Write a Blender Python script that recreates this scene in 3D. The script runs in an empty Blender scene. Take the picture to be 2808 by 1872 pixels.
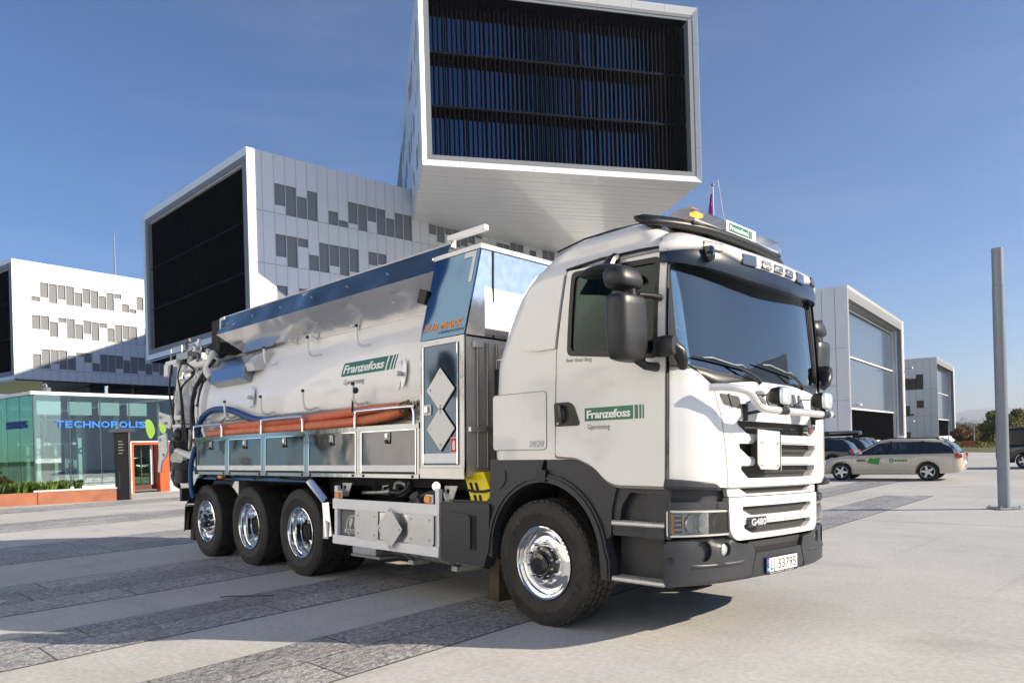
import bpy, bmesh, math, random
from math import sin, cos, pi, radians, sqrt, atan2, hypot
from mathutils import Vector, Matrix, Euler
from mathutils.geometry import delaunay_2d_cdt
random.seed(7)
scene = bpy.context.scene
COL = scene.collection

# ---------------------------------------------------------------- camera, sky, sun
CAM = Vector((4.3255, -5.7563, 1.4953))
YAW, ROLL = 2.3683219, -0.0278755
FOCAL_PX, SHIFT_PX, IMG_W = 2088.69, 283.92, 2808.0
cd = bpy.data.cameras.new('camera'); cam = bpy.data.objects.new('camera', cd); COL.objects.link(cam)
fw = Vector((cos(YAW), sin(YAW), 0)); rt = Vector((sin(YAW), -cos(YAW), 0)); up = Vector((0, 0, 1))
r2 = rt*cos(ROLL) + up*sin(ROLL); u2 = -rt*sin(ROLL) + up*cos(ROLL)
M = Matrix((r2, u2, -fw)).transposed().to_4x4(); M.translation = CAM
cam.matrix_world = M
cd.sensor_width = 36; cd.sensor_fit = 'HORIZONTAL'; cd.lens = 36*FOCAL_PX/IMG_W
cd.shift_y = SHIFT_PX/IMG_W; cd.clip_start = 0.1; cd.clip_end = 30000
scene.camera = cam

SUN_EL, SUN_AZ = radians(27.0), radians(33.5)      # direction towards the sun, azimuth from +x
w = bpy.data.worlds.new('World'); scene.world = w; w.use_nodes = True
nt = w.node_tree; nt.nodes.clear()
sky = nt.nodes.new('ShaderNodeTexSky'); sky.sky_type = 'NISHITA'; sky.sun_disc = False
sky.sun_elevation = SUN_EL; sky.sun_rotation = pi/2 - SUN_AZ
sky.altitude = 1200; sky.air_density = 1.0; sky.dust_density = 0.6; sky.ozone_density = 5.5
bgn = nt.nodes.new('ShaderNodeBackground'); bgn.inputs[1].default_value = 0.060
out = nt.nodes.new('ShaderNodeOutputWorld')
tint = nt.nodes.new('ShaderNodeMix'); tint.data_type = 'RGBA'; tint.blend_type = 'MULTIPLY'; tint.inputs[0].default_value = 1; tint.inputs[7].default_value = (.68, .84, 1.06, 1)
nt.links.new(sky.outputs[0], tint.inputs[6]); 
tcw = nt.nodes.new('ShaderNodeTexCoord'); mpw = nt.nodes.new('ShaderNodeMapping'); mpw.inputs['Scale'].default_value = (1.2, 1.2, 6.0); mpw.inputs['Rotation'].default_value = (.25, .12, .6)
nzw = nt.nodes.new('ShaderNodeTexNoise'); nzw.inputs['Scale'].default_value = 1.7; nzw.inputs['Detail'].default_value = 9; nzw.inputs['Roughness'].default_value = .62
mrw = nt.nodes.new('ShaderNodeMapRange'); mrw.inputs[1].default_value = .50; mrw.inputs[2].default_value = .80; mrw.inputs[3].default_value = 0; mrw.inputs[4].default_value = .07
cmx = nt.nodes.new('ShaderNodeMix'); cmx.data_type = 'RGBA'; cmx.inputs[7].default_value = (6.5, 6.9, 7.6, 1)      # thin cirrus
nt.links.new(tcw.outputs['Generated'], mpw.inputs[0]); nt.links.new(mpw.outputs[0], nzw.inputs['Vector']); nt.links.new(nzw.outputs[0], mrw.inputs[0])
nt.links.new(mrw.outputs[0], cmx.inputs[0]); nt.links.new(tint.outputs[2], cmx.inputs[6]); nt.links.new(cmx.outputs[2], bgn.inputs[0]); nt.links.new(bgn.outputs[0], out.inputs[0])
sd = bpy.data.lights.new('sun', 'SUN'); sd.energy = 2.75; sd.angle = radians(0.5); sd.color = (1.0, 0.94, 0.87)
sun = bpy.data.objects.new('sun', sd); COL.objects.link(sun)
sdir = Vector((cos(SUN_EL)*cos(SUN_AZ), cos(SUN_EL)*sin(SUN_AZ), sin(SUN_EL)))
sun.rotation_euler = sdir.to_track_quat('Z', 'Y').to_euler()
scene.view_settings.view_transform = 'Standard'; scene.view_settings.look = 'None'
scene.view_settings.exposure = 1.42; scene.view_settings.gamma = 1.0
scene.view_settings.use_curve_mapping = False
scene.view_settings.use_white_balance = True; scene.view_settings.white_balance_temperature = 7600; scene.view_settings.white_balance_tint = 7
scene.cycles.max_bounces = 8; scene.cycles.transparent_max_bounces = 16
scene.cycles.glossy_bounces = 5; scene.cycles.diffuse_bounces = 4
scene.cycles.use_denoising = True
scene.cycles.caustics_reflective = False; scene.cycles.caustics_refractive = False

# ---------------------------------------------------------------- materials
MATS = {}
def mat(name, col=(.5,.5,.5), rough=.5, metal=0., coat=0., spec=.5, var=0., vscale=3., bump=0., bscale=20.,
        bdist=.01, emit=None, alpha=None, trans=0., ior=1.45, bstretch=None, detail=4.0, rvar=0., coords='Object'):
    if name in MATS: return MATS[name]
    m = bpy.data.materials.new(name); m.use_nodes = True; MATS[name] = m
    n, l = m.node_tree.nodes, m.node_tree.links
    b = n['Principled BSDF']
    b.inputs['Base Color'].default_value = (*col, 1); b.inputs['Roughness'].default_value = rough
    b.inputs['Metallic'].default_value = metal; b.inputs['Coat Weight'].default_value = coat
    b.inputs['Coat Roughness'].default_value = .04
    b.inputs['Specular IOR Level'].default_value = spec; b.inputs['IOR'].default_value = ior
    b.inputs['Transmission Weight'].default_value = trans
    if alpha is not None: b.inputs['Alpha'].default_value = alpha
    if emit: b.inputs['Emission Color'].default_value = (*emit[:3], 1); b.inputs['Emission Strength'].default_value = emit[3]
    tc = n.new('ShaderNodeTexCoord'); src = tc.outputs[coords]
    if bstretch:
        mp = n.new('ShaderNodeMapping'); mp.inputs['Scale'].default_value = bstretch
        l.new(src, mp.inputs[0]); bsrc = mp.outputs[0]
    else: bsrc = src
    if var:
        t = n.new('ShaderNodeTexNoise'); t.inputs['Scale'].default_value = vscale; t.inputs['Detail'].default_value = 6
        l.new(src, t.inputs['Vector'])
        mx = n.new('ShaderNodeMix'); mx.data_type = 'RGBA'; mx.blend_type = 'MULTIPLY'; mx.inputs[0].default_value = 1
        mr = n.new('ShaderNodeMapRange'); mr.inputs[1].default_value = .3; mr.inputs[2].default_value = .7
        mr.inputs[3].default_value = 1-var; mr.inputs[4].default_value = 1+var
        l.new(t.outputs[0], mr.inputs[0]); mx.inputs[6].default_value = (*col, 1); l.new(mr.outputs[0], mx.inputs[7])
        l.new(mx.outputs[2], b.inputs['Base Color'])
        if rvar:
            m2 = n.new('ShaderNodeMapRange'); m2.inputs[3].default_value = max(0, rough-rvar); m2.inputs[4].default_value = rough+rvar
            l.new(t.outputs[0], m2.inputs[0]); l.new(m2.outputs[0], b.inputs['Roughness'])
    if bump:
        t2 = n.new('ShaderNodeTexNoise'); t2.inputs['Scale'].default_value = bscale; t2.inputs['Detail'].default_value = detail
        l.new(bsrc, t2.inputs['Vector'])
        bp = n.new('ShaderNodeBump'); bp.inputs['Strength'].default_value = bump; bp.inputs['Distance'].default_value = bdist
        l.new(t2.outputs[0], bp.inputs['Height']); l.new(bp.outputs[0], b.inputs['Normal'])
    return m

def glass_mat(name, tint=(.5,.6,.6), ior=1.6, rough=0., base=.04, boost=1.0, bump=0., bscale=.6, gcol=(1,1,1)):
    if name in MATS: return MATS[name]
    m = bpy.data.materials.new(name); m.use_nodes = True; MATS[name] = m
    n, l = m.node_tree.nodes, m.node_tree.links; n.clear()
    o = n.new('ShaderNodeOutputMaterial'); mix = n.new('ShaderNodeMixShader')
    tr = n.new('ShaderNodeBsdfTransparent'); tr.inputs[0].default_value = (*tint, 1)
    gl = n.new('ShaderNodeBsdfGlossy'); gl.inputs['Roughness'].default_value = rough; gl.inputs[0].default_value = (*gcol, 1)
    fr = n.new('ShaderNodeFresnel'); fr.inputs[0].default_value = ior
    ma = n.new('ShaderNodeMath'); ma.operation = 'MULTIPLY_ADD'; ma.inputs[1].default_value = boost; ma.inputs[2].default_value = base
    ma.use_clamp = True
    l.new(fr.outputs[0], ma.inputs[0]); l.new(ma.outputs[0], mix.inputs[0]); l.new(tr.outputs[0], mix.inputs[1])
    l.new(gl.outputs[0], mix.inputs[2]); l.new(mix.outputs[0], o.inputs[0])
    if bump:
        tc = n.new('ShaderNodeTexCoord'); t = n.new('ShaderNodeTexNoise'); t.inputs['Scale'].default_value = bscale
        bp = n.new('ShaderNodeBump'); bp.inputs['Strength'].default_value = bump; bp.inputs['Distance'].default_value = .05
        l.new(tc.outputs['Object'], t.inputs['Vector']); l.new(t.outputs[0], bp.inputs['Height']); l.new(bp.outputs[0], gl.inputs['Normal'])
    return m

WHITE = mat('white_paint', (.73,.73,.72), .24, coat=.8, var=.015, vscale=1.2)
TANKW = mat('tank_paint', (.84,.84,.83), .32, coat=.5, var=.03, vscale=1.6, bump=.05, bscale=1.5, bdist=.02)
RAILW = mat('anodised_white', (.84,.85,.86), .35, metal=.0, var=.03, vscale=9)
DARK = mat('dark_plastic', (.030,.032,.038), .42, var=.12, vscale=5, bump=.12, bscale=700, bdist=.001, rvar=.08)
BLACK = mat('black_plastic', (.012,.013,.015), .38, bump=.05, bscale=500, bdist=.001)
GLOSSB = mat('gloss_black', (.006,.006,.008), .08, coat=1)
RUBBER = mat('tyre_rubber', (.027,.025,.023), .66, var=.45, vscale=7, bump=.12, bscale=160, bdist=.002, rvar=.12)
RUBBERL = mat('tyre_letter_rubber', (.042,.042,.044), .5)
SHADOWB = mat('underbody_black', (.012,.012,.013), .75, var=.3, vscale=6)
CHROME = mat('polished_chrome', (.82,.83,.84), .05, metal=1)
ALU = mat('polished_aluminium', (.80,.80,.80), .13, metal=1, var=.05, vscale=14, rvar=.06)
WAVY = mat('mirror_steel_sheet', (.25,.26,.23), .06, metal=1, bump=1.0, bscale=1.3, bdist=.11, detail=1.0, bstretch=(1,1,1.6))
DOORST = mat('locker_steel', (.13,.13,.14), .10, metal=1, bump=.4, bscale=1.8, bdist=.05, detail=1.5, var=.10, vscale=5, rvar=.08)
FRAMEST = mat('steel_frame', (.34,.35,.37), .12, metal=1, bump=.08, bscale=7, bdist=.02, var=.06, vscale=9, rvar=.06)
BRUSH = mat('brushed_aluminium', (.70,.70,.70), .38, metal=.85, var=.06, vscale=8, bump=.05, bscale=90, bdist=.002, rvar=.1)
PLATEM = mat('plate_aluminium', (.66,.66,.66), .45, metal=.55, var=.05, vscale=6)
GALV = mat('galvanised_steel', (.42,.43,.42), .42, metal=.8, var=.2, vscale=12)
GREEN = mat('logo_green', (.004,.155,.092), .35, coat=.3)
LOGOW = mat('logo_white', (.85,.85,.84), .4)
INK = mat('dark_lettering', (.05,.055,.06), .5)
ORANGE = mat('orange_hose_pvc', (.80,.21,.10), .38, var=.12, vscale=9)
n_, l_ = ORANGE.node_tree.nodes, ORANGE.node_tree.links
wv_ = n_.new('ShaderNodeTexWave'); wv_.bands_direction = 'X'; wv_.inputs['Scale'].default_value = 22; wv_.inputs['Distortion'].default_value = .2
tc_ = n_.new('ShaderNodeTexCoord'); bp_ = n_.new('ShaderNodeBump'); bp_.inputs['Strength'].default_value = .7; bp_.inputs['Distance'].default_value = .008
l_.new(tc_.outputs['Object'], wv_.inputs[0]); l_.new(wv_.outputs[1], bp_.inputs['Height']); l_.new(bp_.outputs[0], n_['Principled BSDF'].inputs['Normal'])
BLUE = mat('blue_hose_rubber', (.008,.06,.21), .42, var=.12, vscale=9)
AMBER = mat('amber_lens', (1.0,.30,.015), .35, coat=.6)
REDL = mat('red_lens', (.55,.02,.02), .2, coat=.6)
YELLOW = mat('yellow_plastic', (.85,.68,.02), .4, var=.05)
BRASS = mat('worn_brass', (.30,.22,.10), .45, metal=.8, var=.4, vscale=20)
LENS = mat('lamp_lens_glass', (.85,.88,.88), .08, spec=.8, coat=.6, bump=.35, bscale=45, bdist=.01, metal=.55)
CLEAR = glass_mat('clear_cover', (.86,.88,.88), 1.45, base=.03)
WSCREEN = glass_mat('windscreen_glass', (.86,.94,.92), 1.5, base=.085, boost=1.3, gcol=(.85,.95,1.0))
SIDEGL = glass_mat('side_window_glass', (.22,.32,.30), 1.45, base=.0, boost=.55)
SEAT = mat('seat_fabric', (.035,.04,.045), .9)
CURT = mat('green_curtain', (.02,.10,.07), .8)
REDP = mat('red_sign', (.70,.02,.02), .4)
BLUEP = mat('plate_blue', (.01,.08,.45), .4)
ORTXT = mat('orange_lettering', (.80,.28,.06), .4)
GREYP = mat('grey_plastic', (.25,.26,.27), .5)
MIRR = mat('mirror_glass', (.8,.8,.8), .02, metal=1)

# ---------------------------------------------------------------- mesh helpers
class MB:
    def __init__(s): s.v = []; s.f = []
    def add(s, vs, fs):
        o = len(s.v); s.v += [tuple(p) for p in vs]; s.f += [tuple(i+o for i in f) for f in fs]; return s
    def box(s, c, d, rot=None, tf=None):
        x, y, z = d[0]/2, d[1]/2, d[2]/2
        P = [Vector((i*x, j*y, k*z)) for i in (-1,1) for j in (-1,1) for k in (-1,1)]
        if rot: 
            R = Euler(rot).to_matrix(); P = [R@p for p in P]
        P = [p+Vector(c) for p in P]
        return s.add(P, [(0,1,3,2),(4,6,7,5),(0,4,5,1),(2,3,7,6),(0,2,6,4),(1,5,7,3)])
    def lohi(s, lo, hi):
        return s.box([(a+b)/2 for a,b in zip(lo,hi)], [abs(b-a) for a,b in zip(lo,hi)])
    def prism(s, poly, fn, a, b):
        """poly: 2-D outline; fn(u,v,t)->xyz; from t=a to t=b; ngon caps"""
        n = len(poly); P = [fn(u,v,a) for u,v in poly] + [fn(u,v,b) for u,v in poly]
        F = [tuple(range(n))[::-1], tuple(range(n, 2*n))] + [(i, (i+1)%n, (i+1)%n+n, i+n) for i in range(n)]
        return s.add(P, F)
    def loft(s, loops, closed=True, cap=True):
        n = len(loops[0]); o = []
        for L in loops: o += list(L)
        F = []
        for k in range(len(loops)-1):
            for i in range(n if closed else n-1):
                j = (i+1) % n; F.append((k*n+i, k*n+j, (k+1)*n+j, (k+1)*n+i))
        if cap: F += [tuple(range(n))[::-1], tuple(range((len(loops)-1)*n, len(loops)*n))]
        return s.add(o, F)
    def tube(s, pts, r, seg=10, cap=True, flat=1.0):
        pts = [Vector(p) for p in pts]; n = len(pts)
        if not isinstance(r, (list, tuple)): r = [r]*n
        loops = []; prev = None
        for i, p in enumerate(pts):
            t = (pts[min(i+1,n-1)] - pts[max(i-1,0)]).normalized()
            if prev is None:
                a = Vector((0,0,1)) if abs(t.z) < .9 else Vector((1,0,0)); u = t.cross(a).normalized()
            else:
                u = (prev - t*prev.dot(t)); u = u.normalized() if u.length > 1e-6 else t.orthogonal().normalized()
            prev = u; v = t.cross(u)
            loops.append([p + (u*cos(2*pi*k/seg) + v*sin(2*pi*k/seg)*flat)*r[i] for k in range(seg)])
        return s.loft(loops, cap=cap)
    def cyl(s, a, b, r, r2=None, seg=20): return s.tube([a, b], [r, r if r2 is None else r2], seg)
    def lathe(s, prof, c, axis='y', seg=48, a0=0, a1=2*pi, closed=False):
        """prof: (radius, along-axis) points; c centre"""
        full = abs(a1-a0-2*pi) < 1e-6; m = seg if full else seg+1; c = Vector(c); loops = []
        for r, t in prof:
            L = []
            for k in range(m):
                a = a0+(a1-a0)*k/seg
                d = {'y': (r*cos(a), t, r*sin(a)), 'x': (t, r*cos(a), r*sin(a)), 'z': (r*cos(a), r*sin(a), t)}[axis]
                L.append(c+Vector(d))
            loops.append(L)
        if closed: loops.append(loops[0])
        return s.loft(loops, closed=full, cap=False)
    def ball(s, c, r, seg=14, sc=(1,1,1)):
        n = seg//2
        prof = [(max(1e-4, sin(pi*i/n)), -cos(pi*i/n)) for i in range(n+1)]
        o = len(s.v); s.lathe(prof, (0,0,0), 'z', seg)
        for i in range(o, len(s.v)):
            p = s.v[i]; s.v[i] = (c[0]+p[0]*r*sc[0], c[1]+p[1]*r*sc[1], c[2]+p[2]*r*sc[2])
        return s
    def xf(s, mtx, start=0):
        for i in range(start, len(s.v)): s.v[i] = tuple(mtx @ Vector(s.v[i]))
        return s
    def mirror_y(s, start=0, fstart=0):
        n = len(s.v); vs = [(x,-y,z) for x,y,z in s.v[start:]]; fs = [tuple(i-start for i in f[::-1]) for f in s.f[fstart:]]
        return s.add(vs, fs)
    def mesh(s, name, m, smooth=40):
        me = bpy.data.meshes.new(name); me.from_pydata(s.v, [], s.f); me.validate()
        for mm in (m if isinstance(m, (list,tuple)) else [m]): me.materials.append(mm)
        bm = bmesh.new(); bm.from_mesh(me); bmesh.ops.remove_doubles(bm, verts=bm.verts, dist=1e-5)
        bmesh.ops.recalc_face_normals(bm, faces=bm.faces); bm.to_mesh(me); bm.free()
        if smooth:
            me.polygons.foreach_set('use_smooth', [True]*len(me.polygons)); me.set_sharp_from_angle(angle=radians(smooth))
        return me
    def build(s, name, m, parent=None, smooth=40, bevel=0, bseg=2, **kw):
        o = bpy.data.objects.new(name, s.mesh(name, m, smooth)); COL.objects.link(o)
        if parent is not None: setpar(o, parent)
        if bevel:
            b = o.modifiers.new('bevel', 'BEVEL'); b.width = bevel; b.segments = bseg; b.limit_method = 'ANGLE'; b.angle_limit = radians(35)
            b.harden_normals = True
        for k, v in kw.items(): o[k] = v
        return o
def wloc(p):
    v = Vector((0,0,0))
    while p is not None: v += p.location; p = p.parent
    return v
def setpar(o, parent):
    o.parent = parent; o.matrix_parent_inverse = Matrix.Translation(-wloc(parent))
def empty(name, loc, label, cat, group=None):
    o = bpy.data.objects.new(name, None); o.empty_display_size = .2; COL.objects.link(o); o.location = loc
    tag(o, label, cat, group); return o
def tag(o, label=None, cat=None, group=None, kind=None):
    if label: o['label'] = label
    if cat: o['category'] = cat
    if group: o['group'] = group
    if kind: o['kind'] = kind
    return o
def inst(src, name, parent=None, loc=(0,0,0), scale=(1,1,1), rot=(0,0,0)):
    """another object sharing src's mesh; placed in the parent's own space"""
    o = bpy.data.objects.new(name, src.data if hasattr(src, 'data') else src); COL.objects.link(o)
    o.location = loc; o.scale = scale; o.rotation_euler = rot
    if parent is not None: o.parent = parent
    return o
def inpoly(x, y, P):
    c = False; n = len(P); j = n-1
    for i in range(n):
        if (P[i][1] > y) != (P[j][1] > y) and x < (P[j][0]-P[i][0])*(y-P[i][1])/(P[j][1]-P[i][1])+P[i][0]: c = not c
        j = i
    return c
def resample(P, step):
    o = []
    for i in range(len(P)):
        a, b = P[i], P[(i+1) % len(P)]; d = hypot(b[0]-a[0], b[1]-a[1]); k = max(1, int(math.ceil(d/step)))
        for t in range(k): o.append((a[0]+(b[0]-a[0])*t/k, a[1]+(b[1]-a[1])*t/k))
    return o
def roundpoly(P, r, n=4):
    """round every corner; P may have (u,v,r) entries"""
    o = []; N = len(P)
    for i in range(N):
        p = Vector(P[i][:2]); a = Vector(P[i-1][:2]); b = Vector(P[(i+1)%N][:2]); rr = P[i][2] if len(P[i]) > 2 else r
        da, db = (a-p), (b-p); rr = min(rr, da.length*.49, db.length*.49)
        if rr < 1e-5: o.append(tuple(p)); continue
        A, B = p+da.normalized()*rr, p+db.normalized()*rr
        for k in range(n+1):
            t = k/n; q = A*(1-t)**2 + p*2*t*(1-t) + B*t*t; o.append((q.x, q.y))
    return o
def patch(outline, surf, off=0., thick=.01, holes=(), step=.06, mb=None, crown=0., cedge=.03):
    """panel following surf(u,v,offset), cut to outline with holes, thick inwards; crown: edges rolled back"""
    mb = mb or MB()
    O = resample(outline, step); Hs = [resample(h, step) for h in holes]
    V = []; E = []
    for L in [O]+Hs:
        s0 = len(V); V += L; E += [(s0+i, s0+(i+1) % len(L)) for i in range(len(L))]
    nb = len(V)
    x0, x1 = min(p[0] for p in O), max(p[0] for p in O); y0, y1 = min(p[1] for p in O), max(p[1] for p in O)
    nx, ny = int((x1-x0)/step), int((y1-y0)/step)
    for i in range(1, nx+1):
        for j in range(1, ny+1):
            p = (x0+(i-.5)*(x1-x0)/max(nx,1), y0+(j-.5)*(y1-y0)/max(ny,1))
            if inpoly(*p, O) and not any(inpoly(*p, h) for h in Hs):
                if min((p[0]-b[0])**2+(p[1]-b[1])**2 for b in V[:nb]) > (step*.45)**2: V.append(p)
    res = delaunay_2d_cdt([Vector(v) for v in V], E, [], 0, 1e-6)
    vs, fs = res[0], res[2]; F = []
    for f in fs:
        cx = sum(vs[i].x for i in f)/len(f); cy = sum(vs[i].y for i in f)/len(f)
        if inpoly(cx, cy, O) and not any(inpoly(cx, cy, h) for h in Hs): F.append(tuple(f))
    n = len(vs); P = [surf(v.x, v.y, off) for v in vs] + [surf(v.x, v.y, off-thick) for v in vs]
    cnt = {}
    for f in F:
        for i in range(len(f)): e = (f[i], f[(i+1) % len(f)]); cnt[e] = 1
    A = [f for f in F] + [tuple(i+n for i in f[::-1]) for f in F]
    for (a, b) in cnt:
        if (b, a) not in cnt: A.append((b, a, a+n, b+n))
    return mb.add(P, A)
def text_geo(s, size=1., shear=0., offset=0., res=2, sx=1., space=1.):
    c = bpy.data.curves.new('t', 'FONT'); c.body = s; c.size = size; c.shear = shear; c.offset = offset
    c.resolution_u = res; c.space_character = space; c.fill_mode = 'BOTH'; c.extrude = 0
    o = bpy.data.objects.new('t', c); COL.objects.link(o); bpy.context.view_layer.update()
    me = bpy.data.meshes.new_from_object(o.evaluated_get(bpy.context.evaluated_depsgraph_get()))
    V = [(v.co.x*sx, v.co.y) for v in me.vertices]; F = [tuple(p.vertices) for p in me.polygons]
    bpy.data.objects.remove(o); bpy.data.curves.remove(c); bpy.data.meshes.remove(me)
    return V, F
def text_on(s, fn, height, width=None, mb=None, depth=.003, **k):
    """lettering mapped by fn(u,v,off); fitted to cap height and width, origin at the lower left"""
    mb = mb or MB(); V, F = text_geo(s, **k)
    x0, x1 = min(v[0] for v in V), max(v[0] for v in V); y0, y1 = min(v[1] for v in V), max(v[1] for v in V)
    base = 0 if not any(ch in s for ch in 'gjpqy') else None
    capv = 1.0
    sy = height/(.69*k.get('size', 1.)); sxx = (width/(x1-x0)) if width else sy
    P = [((v[0]-x0)*sxx, v[1]*sy) for v in V]; n = len(P)
    cnt = {}
    for f in F:
        for i in range(len(f)): cnt[(f[i], f[(i+1) % len(f)])] = 1
    A = list(F) + [tuple(i+n for i in f[::-1]) for f in F] + [(b,a,a+n,b+n) for (a,b) in cnt if (b,a) not in cnt]
    return mb.add([fn(u,v,depth) for u,v in P] + [fn(u,v,0) for u,v in P], A)
def catmull(P, n=6):
    P = [Vector(p) for p in P]; o = []
    for i in range(len(P)-1):
        a, b, c, d = P[max(i-1,0)], P[i], P[i+1], P[min(i+2,len(P)-1)]
        for k in range(n):
            t = k/n; o.append(.5*((2*b)+(c-a)*t+(2*a-5*b+4*c-d)*t*t+(3*b-a-3*c+d)*t**3))
    o.append(P[-1]); return o
def interp(x, T):
    if x <= T[0][0]: return T[0][1]
    for (a, b), (c, d) in zip(T, T[1:]):
        if x <= c: return b+(d-b)*(x-a)/(c-a)
    return T[-1][1]
class Plan:
    """plan curve of the cab front: arc length s, 0 at the centre line, negative on the camera's side"""
    def __init__(s, half):     # half: (y>=0, x) from the centre outwards
        c = catmull([(x, y, 0) for y, x in half], 10); pos = [(p.x, p.y) for p in c]
        s.L = [0]; s.P = pos
        for a, b in zip(pos, pos[1:]): s.L.append(s.L[-1]+hypot(b[0]-a[0], b[1]-a[1]))
    def at(s, u, off=0.):
        sg = -1 if u < 0 else 1; a = abs(u); L, P = s.L, s.P; k = 0
        while k < len(L)-2 and L[k+1] < a: k += 1
        t = (a-L[k])/(L[k+1]-L[k]+1e-9); x = P[k][0]+(P[k+1][0]-P[k][0])*t; y = P[k][1]+(P[k+1][1]-P[k][1])*t
        dx, dy = P[k+1][0]-P[k][0], P[k+1][1]-P[k][1]; d = hypot(dx, dy); nx, ny = dy/d, -dx/d
        if k == 0 and t < .5: nx, ny = 1, 0
        return x+nx*off, sg*(y+ny*off), (nx, sg*ny)
    def s_of_y(s, y):
        for k in range(len(s.P)-1):
            if s.P[k+1][1] >= abs(y): 
                t = (abs(y)-s.P[k][1])/(s.P[k+1][1]-s.P[k][1]+1e-9); return math.copysign(s.L[k]+t*(s.L[k+1]-s.L[k]), y)
        return math.copysign(s.L[-1], y)
# ================================================================ ground, water, hills
def concrete_mat():
    m = bpy.data.materials.new('brushed_concrete'); m.use_nodes = True; n, l = m.node_tree.nodes, m.node_tree.links
    b = n['Principled BSDF']; b.inputs['Roughness'].default_value = .8; tc = n.new('ShaderNodeTexCoord')
    def noise(scale, detail=6, st=None, rot=0):
        mp = n.new('ShaderNodeMapping'); mp.inputs['Scale'].default_value = st or (1,1,1); mp.inputs['Rotation'].default_value = (0,0,rot)
        t = n.new('ShaderNodeTexNoise'); t.inputs['Scale'].default_value = scale; t.inputs['Detail'].default_value = detail
        l.new(tc.outputs['Object'], mp.inputs[0]); l.new(mp.outputs[0], t.inputs[0]); return t.outputs[0]
    big = noise(.35, 8); med = noise(3.5, 8, (.7,1,1), radians(12)); fine = noise(160, 3); brush = noise(55, 4, (.05,1,1), radians(4))
    def mix(a, b_, f=None, typ='MULTIPLY', fac=1.):
        x = n.new('ShaderNodeMix'); x.data_type = 'RGBA'; x.blend_type = typ; x.inputs[0].default_value = fac
        if f: l.new(f, x.inputs[0])
        for i, q in ((6,a),(7,b_)):
            if isinstance(q, tuple): x.inputs[i].default_value = q
            else: l.new(q, x.inputs[i])
        return x.outputs[2]
    def ramp(src, lo, hi, a, b_):
        r = n.new('ShaderNodeMapRange'); r.inputs[1].default_value = lo; r.inputs[2].default_value = hi; r.inputs[3].default_value = a; r.inputs[4].default_value = b_
        l.new(src, r.inputs[0]); return r.outputs[0]
    c = mix((.51,.50,.48,1), ramp(big, .3, .7, .86, 1.10)); c = mix(c, ramp(med, .3, .7, .96, 1.03)); c = mix(c, ramp(brush, .35, .65, .975, 1.02)); c = mix(c, ramp(fine, .3, .7, .80, 1.16)); mid2 = noise(22, 5); c = mix(c, ramp(mid2, .35, .65, .90, 1.08)); pit = noise(16, 3); c = mix(c, (.2,.195,.19,1), ramp(pit, .70, .74, 0, .55), 'MIX')
    st = noise(1.1, 10, (.5,1,1), radians(-20)); c = mix(c, (.24,.23,.22,1), ramp(st, .58, .74, 0, .40), 'MIX'); s2 = noise(.9, 6, (3.5,.18,1), radians(14)); c = mix(c, (.27,.26,.25,1), ramp(s2, .60, .72, 0, .30), 'MIX')
    l.new(c, b.inputs['Base Color'])
    bp = n.new('ShaderNodeBump'); bp.inputs['Strength'].default_value = .35; bp.inputs['Distance'].default_value = .004
    l.new(fine, bp.inputs['Height']); b2 = n.new('ShaderNodeBump'); b2.inputs['Strength'].default_value = .3; b2.inputs['Distance'].default_value = .01
    l.new(brush, b2.inputs['Height']); l.new(bp.outputs[0], b2.inputs['Normal']); l.new(b2.outputs[0], b.inputs['Normal'])
    return m
def slate_mat():
    m = bpy.data.materials.new('split_stone'); m.use_nodes = True; n, l = m.node_tree.nodes, m.node_tree.links
    b = n['Principled BSDF']; b.inputs['Roughness'].default_value = .55; tc = n.new('ShaderNodeTexCoord')
    oi = n.new('ShaderNodeObjectInfo')
    def tex(scale, detail=8, st=(1,1,1)):
        mp = n.new('ShaderNodeMapping'); mp.inputs['Scale'].default_value = st
        ge = n.new('ShaderNodeNewGeometry'); l.new(ge.outputs['Position'], mp.inputs[0])
        t = n.new('ShaderNodeTexNoise'); t.inputs['Scale'].default_value = scale; t.inputs['Detail'].default_value = detail; t.inputs['Roughness'].default_value = .6
        l.new(mp.outputs[0], t.inputs[0]); return t.outputs[0]
    chips = tex(30, 4, (1,.6,1)); fine = tex(85, 3); big = tex(1.3, 5)
    def rr(src, lo, hi, a, c):
        r = n.new('ShaderNodeMapRange'); r.inputs[1].default_value = lo; r.inputs[2].default_value = hi; r.inputs[3].default_value = a; r.inputs[4].default_value = c
        l.new(src, r.inputs[0]); return r.outputs[0]
    def mul(a, f):
        x = n.new('ShaderNodeMix'); x.data_type = 'RGBA'; x.blend_type = 'MULTIPLY'; x.inputs[0].default_value = 1
        if isinstance(a, tuple): x.inputs[6].default_value = a
        else: l.new(a, x.inputs[6])
        l.new(f, x.inputs[7]); return x.outputs[2]
    c = mul((.30,.295,.295,1), rr(chips, .35, .65, .58, 1.5)); c = mul(c, rr(fine, .35, .65, .55, 1.5)); c = mul(c, rr(big, .3, .7, .85, 1.2))
    c = mul(c, rr(oi.outputs['Random'], 0, 1, .84, 1.16)); l.new(c, b.inputs['Base Color'])
    bp = n.new('ShaderNodeBump'); bp.inputs['Strength'].default_value = 1; bp.inputs['Distance'].default_value = .03; l.new(chips, bp.inputs['Height'])
    b2 = n.new('ShaderNodeBump'); b2.inputs['Strength'].default_value = .7; b2.inputs['Distance'].default_value = .006; l.new(fine, b2.inputs['Height'])
    l.new(bp.outputs[0], b2.inputs['Normal']); l.new(b2.outputs[0], b.inputs['Normal'])
    return m
CONC = concrete_mat(); SLATE = slate_mat()
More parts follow.
